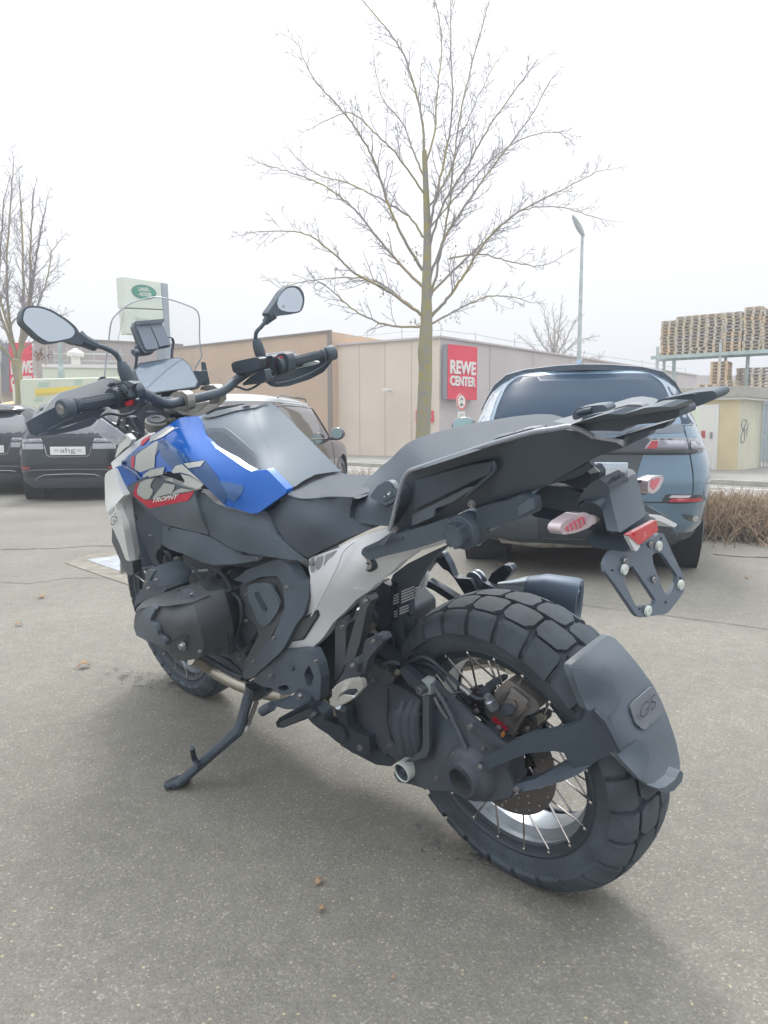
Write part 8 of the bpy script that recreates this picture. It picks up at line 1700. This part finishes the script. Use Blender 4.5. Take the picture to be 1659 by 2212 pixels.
slab('connector', 'F', [(540, 145), (565, 148), (566, 165), (542, 165)], .19, 'galv', .01, rnd=2); slab('connector', 'F', [(510, 142), (535, 142), (532, 162), (508, 160)], .2, 'chrome', .01, rnd=3)
tb('fuel_rail', 'F', [(615, 165, .17), (700, 160, .165), (745, 155, .16)], .004, 'galv')
slab('upper_frame_tube', 'F', [(660, 20), (800, 90), (1000, 95), (1170, 60), (1290, 110), (1340, 150), (1340, 235), (1280, 240), (1180, 100), (1000, 140), (800, 130), (660, 80)], .15, 'plastic_dark', .04, rnd=10, bevel=.005)
# lower engine, exhaust header, foot lever plate
tb('exhaust_header', 'F', [(640, 682, .20), (700, 700, .17), (760, 745, .14), (850, 800, .12), (960, 850, .10), (1100, 890, .08), (1200, 910, .07)], .0205, 'header_pipe', n=18)
tb('oil_line', 'F', [(720, 672, .20), (800, 720, .18), (880, 770, .17), (950, 800, .17)], .008, 'metal_black'); tb('oil_line', 'F', [(760, 668, .21), (850, 690, .2), (920, 750, .19), (960, 790, .18)], .006, 'metal_black')
slab('engine_sump', 'F', [(740, 665), (960, 640), (980, 760), (960, 830), (860, 790), (780, 720)], .10, 'engine_black', .08, rnd=10, bevel=.005)
for x, y, r_ in ((795, 672, .009), (925, 680, .010), (700, 668, .006)): bolt('F', x, y, .18, r_)
slab('rider_peg_plate', 'F', [(1005, 815), (1060, 750), (1150, 660), (1185, 632), (1300, 625), (1360, 640), (1395, 720), (1412, 800), (1405, 920), (1370, 965), (1330, 880), (1280, 860), (1230, 900), (1180, 900), (1120, 860), (1060, 850)], [(1005, 815, .20), (1360, 640, .21), (1390, 940, .22)], 'plastic', .04, holes=[[(1312, 780), (1330, 735), (1345, 725), (1368, 790), (1350, 870), (1330, 850)], [(1155, 850), (1205, 838), (1225, 862), (1190, 880), (1160, 870)]], rnd=9, bevel=.005, step=10)
bolt('F', 1112, 785, .213, .008); lath('plate_plug', 'F', 1232, 733, .212, [(-.004, .011), (.001, .010), (.001, 0)], 'plastic_dark')
tb('shock_spring', 'F', [(1340, 765, .17), (1350, 800, .17), (1345, 850, .17)], .014, 'rim_silver')
# gear lever and rider foot peg
slab('gear_lever', 'F', [(1060, 985), (1075, 962), (1145, 940), (1240, 910), (1260, 880), (1300, 872), (1325, 905), (1310, 960), (1270, 985), (1200, 985), (1150, 968), (1115, 985), (1075, 1012), (1056, 1008)], [(1060, 985, .30), (1200, 960, .27), (1300, 920, .24)], 'metal_black', .02, rnd=8, bevel=.004, step=9); bolt('F', 1285, 908, .255, .010, 'bolt_steel')
tb('gear_lever_rubber', 'F', [(1062, 998, .305), (1090, 980, .30), (1120, 965, .295)], [.012, .0125, .012], 'rubber', sm=False)
pegc = [(1150, 1070, .34), (1400, 1000, .24)]
zz = []
for i in range(15): zz.append((1150 + i * 13, 1050 - i * 7 + (-9 if i % 2 else 5)))
slab('rider_foot_peg', 'F', zz + [(1350, 960), (1372, 980), (1360, 1030), (1330, 1042), (1240, 1075), (1190, 1095), (1150, 1092), (1142, 1060)], [(1150, 1070, .33), (1360, 1000, .25)], 'metal_black', .03, rnd=2, bevel=.002, step=9)
slab('peg_rubber', 'F', [(1160, 1068), (1330, 985), (1350, 1005), (1340, 1030), (1180, 1090)], [(1150, 1070, .335), (1360, 1000, .255)], 'engine_brown', .01, rnd=5, bevel=.003)
tb('peg_spring', 'F', [(1330, 975, .25), (1350, 1000, .25), (1370, 1030, .25)], .013, 'engine_black')
slab('peg_mount', 'F', [(1330, 990), (1370, 960), (1425, 1010), (1430, 1060), (1380, 1075), (1345, 1055), (1350, 1030)], .24, 'metal_black', .05, rnd=10, bevel=.005)
# side stand
slab('stand_bracket', 'F', [(960, 830), (1000, 820), (1080, 850), (1095, 885), (1040, 935), (1000, 940), (960, 900)], .19, 'metal_black', .05, rnd=8, bevel=.004)
sA = [pt('F', 985, 880, .215), pt('F', 965, 960, .235), pt('F', 935, 1060, .262), pt('F', 925, 1100, .272)]
gz = lambda x, y: (BI @ G(*cp_('F', x, y), .015))
ft = gz(560, 1430); kn_ = pt('F', 920, 1110, .275)
def lerp(a, b, t): return a + (b - a) * t
mb = MB(); mb.tube([pt('F', 1000, 850, .205), pt('F', 985, 900, .215), pt('F', 960, 980, .235), pt('F', 935, 1070, .262), kn_, lerp(kn_, ft, .3), lerp(kn_, ft, .62), lerp(kn_, ft, .85), lerp(kn_, ft, 1.0)], [.022, .023, .021, .021, .021, .019, .018, .017, .014], 10, flat=.7); ss = obj('side_stand', mb, 'metal_black', bike)
mb = MB(); a0 = lerp(kn_, ft, .70); w1 = pt('F', 685, 1300, a0.y); w2 = pt('F', 645, 1215, a0.y + .012); mb.tube(spline([w1 + Vector((0, 0, -.01)), pt('F', 662, 1285, a0.y), pt('F', 650, 1245, a0.y + .006), w2], 4), .0085, 8, flat=.6); obj('stand_spur', mb, 'metal_black', ss)
mb = MB(); fo_ = [BI @ G(*cp_('F', x, y), .004) for x, y in ((478, 1440), (482, 1462), (540, 1462), (610, 1432), (636, 1408), (620, 1392), (560, 1398), (520, 1415))]; mb.prism(fo_, (BI.to_3x3() @ Vector((0, 0, 1))) * .012); obj('stand_foot', mb, 'metal_black', ss, bevel=.003)
mb = MB(); mb.tube([gz(486, 1446), gz(540, 1425), lerp(kn_, ft, .95), lerp(kn_, ft, .84)], [.008, .013, .015, .016], 8, flat=.5); obj('stand_toe', mb, 'metal_black', ss)
hp = []
s0_, s1_ = pt('F', 1032, 935, .20), pt('F', 962, 1120, .262)
for k in range(150):
    t = k / 149; a = t * 2 * PI * 24; c = s0_.lerp(s1_, t * .8); dd = (s1_ - s0_).normalized(); u = dd.orthogonal().normalized(); w = dd.cross(u); hp.append(c + (u * math.cos(a) + w * math.sin(a)) * .006)
mb = MB(); mb.tube(hp, .0012, 4); mb.tube([s0_.lerp(s1_, .8), s1_], .0016, 5); obj('stand_spring', mb, 'bolt_steel', ss)
# centre parts between stand and swing arm
slab('lower_link', 'F', [(1350, 1060), (1400, 1030), (1470, 1060), (1540, 1090), (1560, 1150), (1540, 1180), (1480, 1150), (1400, 1100)], .17, 'metal_black', .03, rnd=8, bevel=.004)
slab('centre_stand', 'F', [(1490, 980), (1540, 965), (1560, 1010), (1575, 1090), (1640, 1130), (1700, 1150), (1700, 1250), (1640, 1262), (1590, 1240), (1555, 1205), (1510, 1140), (1515, 1060)], .16, 'metal_black', .03, rnd=10, bevel=.005); bolt('F', 1643, 1215, .175, .010)
tb('side_tube', 'G', [(480, 1320, .14), (560, 1500, .13), (620, 1540, .12), (740, 1590, .12), (820, 1660, .12)], .013, 'metal_black'); tb('side_tube', 'G', [(280, 1400, .15), (360, 1460, .15), (450, 1540, .14), (520, 1570, .14)], .014, 'metal_black')
slab('catalyser', 'G', [(290, 1290), (330, 1250), (420, 1340), (440, 1430), (400, 1420), (330, 1380)], .10, 'header_pipe', .06, rnd=10, bevel=.005); slab('catalyser', 'G', [(500, 1330), (560, 1370), (640, 1460), (600, 1500), (520, 1480)], .03, 'header_pipe', .05, rnd=14, bevel=.005)
slab('linkage_guard', 'G', [(560, 1420), (600, 1410), (620, 1440), (580, 1450)], .06, 'metal_black', .02, rnd=4)
slab('foot_link', '.', [(730, 1590), (760, 1600), (800, 1612), (852, 1640), (846, 1656), (812, 1652), (770, 1630), (735, 1610)], .13, 'metal_black', .03, rnd=4, bevel=.003)

# ------------------------------------------------------------------ right side: passenger peg hanger, linkage and silencer
slab('right_peg_hanger', 'G', [(1085, 300), (1160, 225), (1190, 185), (1215, 175), (1260, 250), (1300, 350), (1330, 362), (1420, 365), (1440, 400), (1480, 480), (1395, 500), (1380, 480), (1310, 370), (1260, 310), (1220, 290), (1170, 235), (1120, 280), (1085, 330)], -.16, 'metal_black', .02, rnd=8, bevel=.004)
slab('right_frame_bar', 'G', [(1083, 385), (1105, 375), (1200, 430), (1330, 515), (1320, 535), (1270, 530), (1150, 450), (1085, 420)], -.13, 'metal_black', .02, rnd=6, bevel=.004); slab('hanger_cap', 'G', [(1170, 195), (1190, 170), (1222, 168), (1225, 188), (1200, 212)], -.155, 'rim_silver', .015, rnd=4)
pc_ = pt('G', 1470, 370, -.19)
for k in range(3): lath('peg_washer', 'G', 1455 + k * 14, 385 - k * 8, -.18 - k * .006, [(-.003, 0), (-.003, .026), (.003, .026), (.003, 0)], 'rim_silver' if k != 1 else 'metal_black', n=28)
slab('peg_arm', 'G', [(1385, 400), (1400, 350), (1440, 340), (1480, 370), (1600, 430), (1680, 480), (1700, 500), (1640, 500), (1520, 470), (1480, 480), (1410, 460), (1380, 440)], -.18, 'bracket_grey', .015, rnd=8, bevel=.003)
slab('peg_stop', 'D', [(1402, 1310), (1430, 1255), (1500, 1205), (1540, 1208), (1556, 1235), (1540, 1262), (1475, 1330), (1470, 1380), (1440, 1385)], -.20, 'metal_black', .02, rnd=6, bevel=.003); slab('peg_stop_end', 'D', [(1500, 1205), (1535, 1207), (1556, 1232), (1548, 1245), (1520, 1235)], -.197, 'bracket_grey', .004, rnd=4); bolt('D', 1385, 1362, -.175, .008, 'rim_silver')
slab('silencer_clamp', 'E', [(140, 1370), (170, 1350), (200, 1358), (225, 1385), (190, 1400), (150, 1392)], -.16, 'rim_silver', .02, rnd=5, bevel=.003)
# silencer: rounded hexagonal body along its axis
m0, m1, m2 = pt('E', 215, 1368, -.155), pt('E', 330, 1345, -.165), pt('E', 630, 1440, -.19); c_end = pt('E', 628, 1440, -.19)
axs = (pt('E', 626, 1440, -.175) - pt('E', 330, 1375, -.155)).normalized()
c0 = pt('E', 330, 1378, -.155); c1 = pt('E', 628, 1440, -.19); axs = (c1 - c0).normalized(); uu = (Vector((0, 0, 1)) - axs * axs.z).normalized(); ww = axs.cross(uu)
hh = 1.12 * rad('E', 628, 1305, -.19, 128); hw_ = hh * .62
def msec(c, su, sw, n=32): return [c + uu * su * sgnp(math.cos(a), .72) + ww * sw * sgnp(math.sin(a), .72) for a in [2 * PI * k / n for k in range(n)]]
mb = MB(); mb.grid([msec(c0 - axs * .05, hh * .35, hw_ * .4), msec(c0 - axs * .01, hh * .68, hw_ * .75), msec(c0 + axs * .02, hh * .84, hw_ * .9), msec(c0.lerp(c1, .3), hh * .93, hw_), msec(c0.lerp(c1, .7), hh * .98, hw_), msec(c1 - axs * .012, hh, hw_), msec(c1 - axs * .002, hh * .97, hw_ * .96), msec(c1, hh * .9, hw_ * .88), msec(c1 - axs * .004, hh * .72, hw_ * .70), msec(c1 - axs * .03, hh * .62, hw_ * .62)], closed=True); si = obj('silencer', mb, 'muffler_black', bike, ang=40)
mb = MB(); mb.grid([msec(c1 - axs * .035, hh * .55, hw_ * .58), msec(c1 - axs * .006, hh * .55, hw_ * .58), msec(c1 - axs * .004, hh * .50, hw_ * .52), msec(c1 - axs * .035, hh * .48, hw_ * .5)], closed=True); obj('tail_pipe', mb, 'rim_silver', si, ang=50)
mb = MB(); mb.add(msec(c1 - axs * .034, hh * .62, hw_ * .62), [tuple(range(32))]); obj('pipe_inside', mb, 'gap_dark', si, fix=False)
mb = MB(); mb.grid([msec(c0 - axs * .075, hh * .22, hw_ * .25), msec(c0 - axs * .045, hh * .42, hw_ * .46), msec(c0 - axs * .006, hh * .72, hw_ * .80)], closed=True); obj('silencer_collar', mb, 'rim_silver', si)
# exhaust pipe seen low on the right through the wheel
tb('exhaust_pipe', 'H', [(560, 640, -.10), (440, 600, -.12), (300, 620, -.14), (180, 640, -.14), (120, 700, -.14), (160, 830, -.13)], .022, 'header_pipe')

# small fasteners, cables and seams round the engine and the swing arm
for c_, x, y, v_, r_ in (('F', 1205, 260, .21, .006), ('F', 1130, 560, .215, .006), ('F', 1010, 700, .21, .006), ('F', 640, 300, .31, .005), ('F', 690, 640, .33, .006), ('F', 430, 215, .33, .005), ('F', 1380, 700, .22, .006), ('F', 1340, 930, .22, .007),
                         ('G', 700, 1120, .13, .006), ('G', 820, 1600, .16, .006), ('G', 600, 1180, .13, .005), ('G', 470, 720, .18, .006), ('G', 640, 530, .19, .006), ('G', 700, 830, .21, .006), ('G', 545, 1010, .22, .007), ('T', 690, 900, .15, .005), ('T', 470, 940, .17, .005),
                         ('T', 830, 1020, .12, .005), ('T', 340, 1120, .17, .005), ('C', 560, 1010, .235, .005), ('C', 1150, 1195, .21, .005), ('S', 690, 1000, .24, .004)):
    bolt(c_, x, y, v_, r_)
for c_, pts_, r_, m_ in (('F', [(890, 300, .19), (930, 340, .2), (940, 440, .2), (905, 560, .2), (930, 640, .2)], .005, 'rubber'), ('F', [(720, 130, .18), (800, 160, .18), (860, 230, .18), (880, 300, .19)], .006, 'rubber'), ('F', [(600, 100, .19), (660, 150, .2), (700, 210, .21), (740, 280, .21)], .004, 'metal_black'),
                         ('G', [(690, 400, .11), (720, 480, .11), (700, 580, .11), (740, 660, .11)], .005, 'rubber'), ('G', [(560, 420, .15), (600, 500, .15), (560, 600, .15), (520, 700, .14), (500, 800, .14)], .004, 'metal_black'), ('G', [(300, 1000, .17), (330, 1080, .17), (300, 1180, .17), (330, 1260, .17)], .005, 'rubber'),
                         ('T', [(330, 600, .13), (420, 520, .12), (520, 480, .10), (600, 520, .10)], .003, 'metal_black'), ('G', [(780, 1000, .13), (840, 980, .12), (900, 1000, .11)], .005, 'metal_black')):
    tb('cable', c_, pts_, r_, m_)
for k in range(5): tb('engine_fin', 'F', [(740 + k * 24, 300 - k * 2, .262 - k * .012), (748 + k * 24, 420, .268 - k * .012), (752 + k * 24, 640, .262 - k * .011)], .0022, 'engine_brown')
for pl_ in ([(1000, 1160), (1200, 1182), (1186, 1192), (1000, 1154)],): slab('cover_seam', 'C', pl_, .225, 'recess', .002, bevel=0)

# ================================================================== thin hazy air over the whole place; the sky stays outside
hz_m = bpy.data.materials.new('haze_air'); hz_m.use_nodes = True; nt = hz_m.node_tree; nt.nodes.clear()
ho = nt.nodes.new('ShaderNodeOutputMaterial'); hv = nt.nodes.new('ShaderNodeVolumePrincipled'); hv.inputs['Density'].default_value = .006; hv.inputs['Color'].default_value = (.92, .95, 1, 1); nt.links.new(hv.outputs[0], ho.inputs['Volume']); MATS['haze_air'] = hz_m
m = MB(); m.box((0, 270, 14.5), (598, 660, 31)); hzo = obj('haze', m, 'haze_air', smooth=False, fix=False); hzo['kind'] = 'stuff'
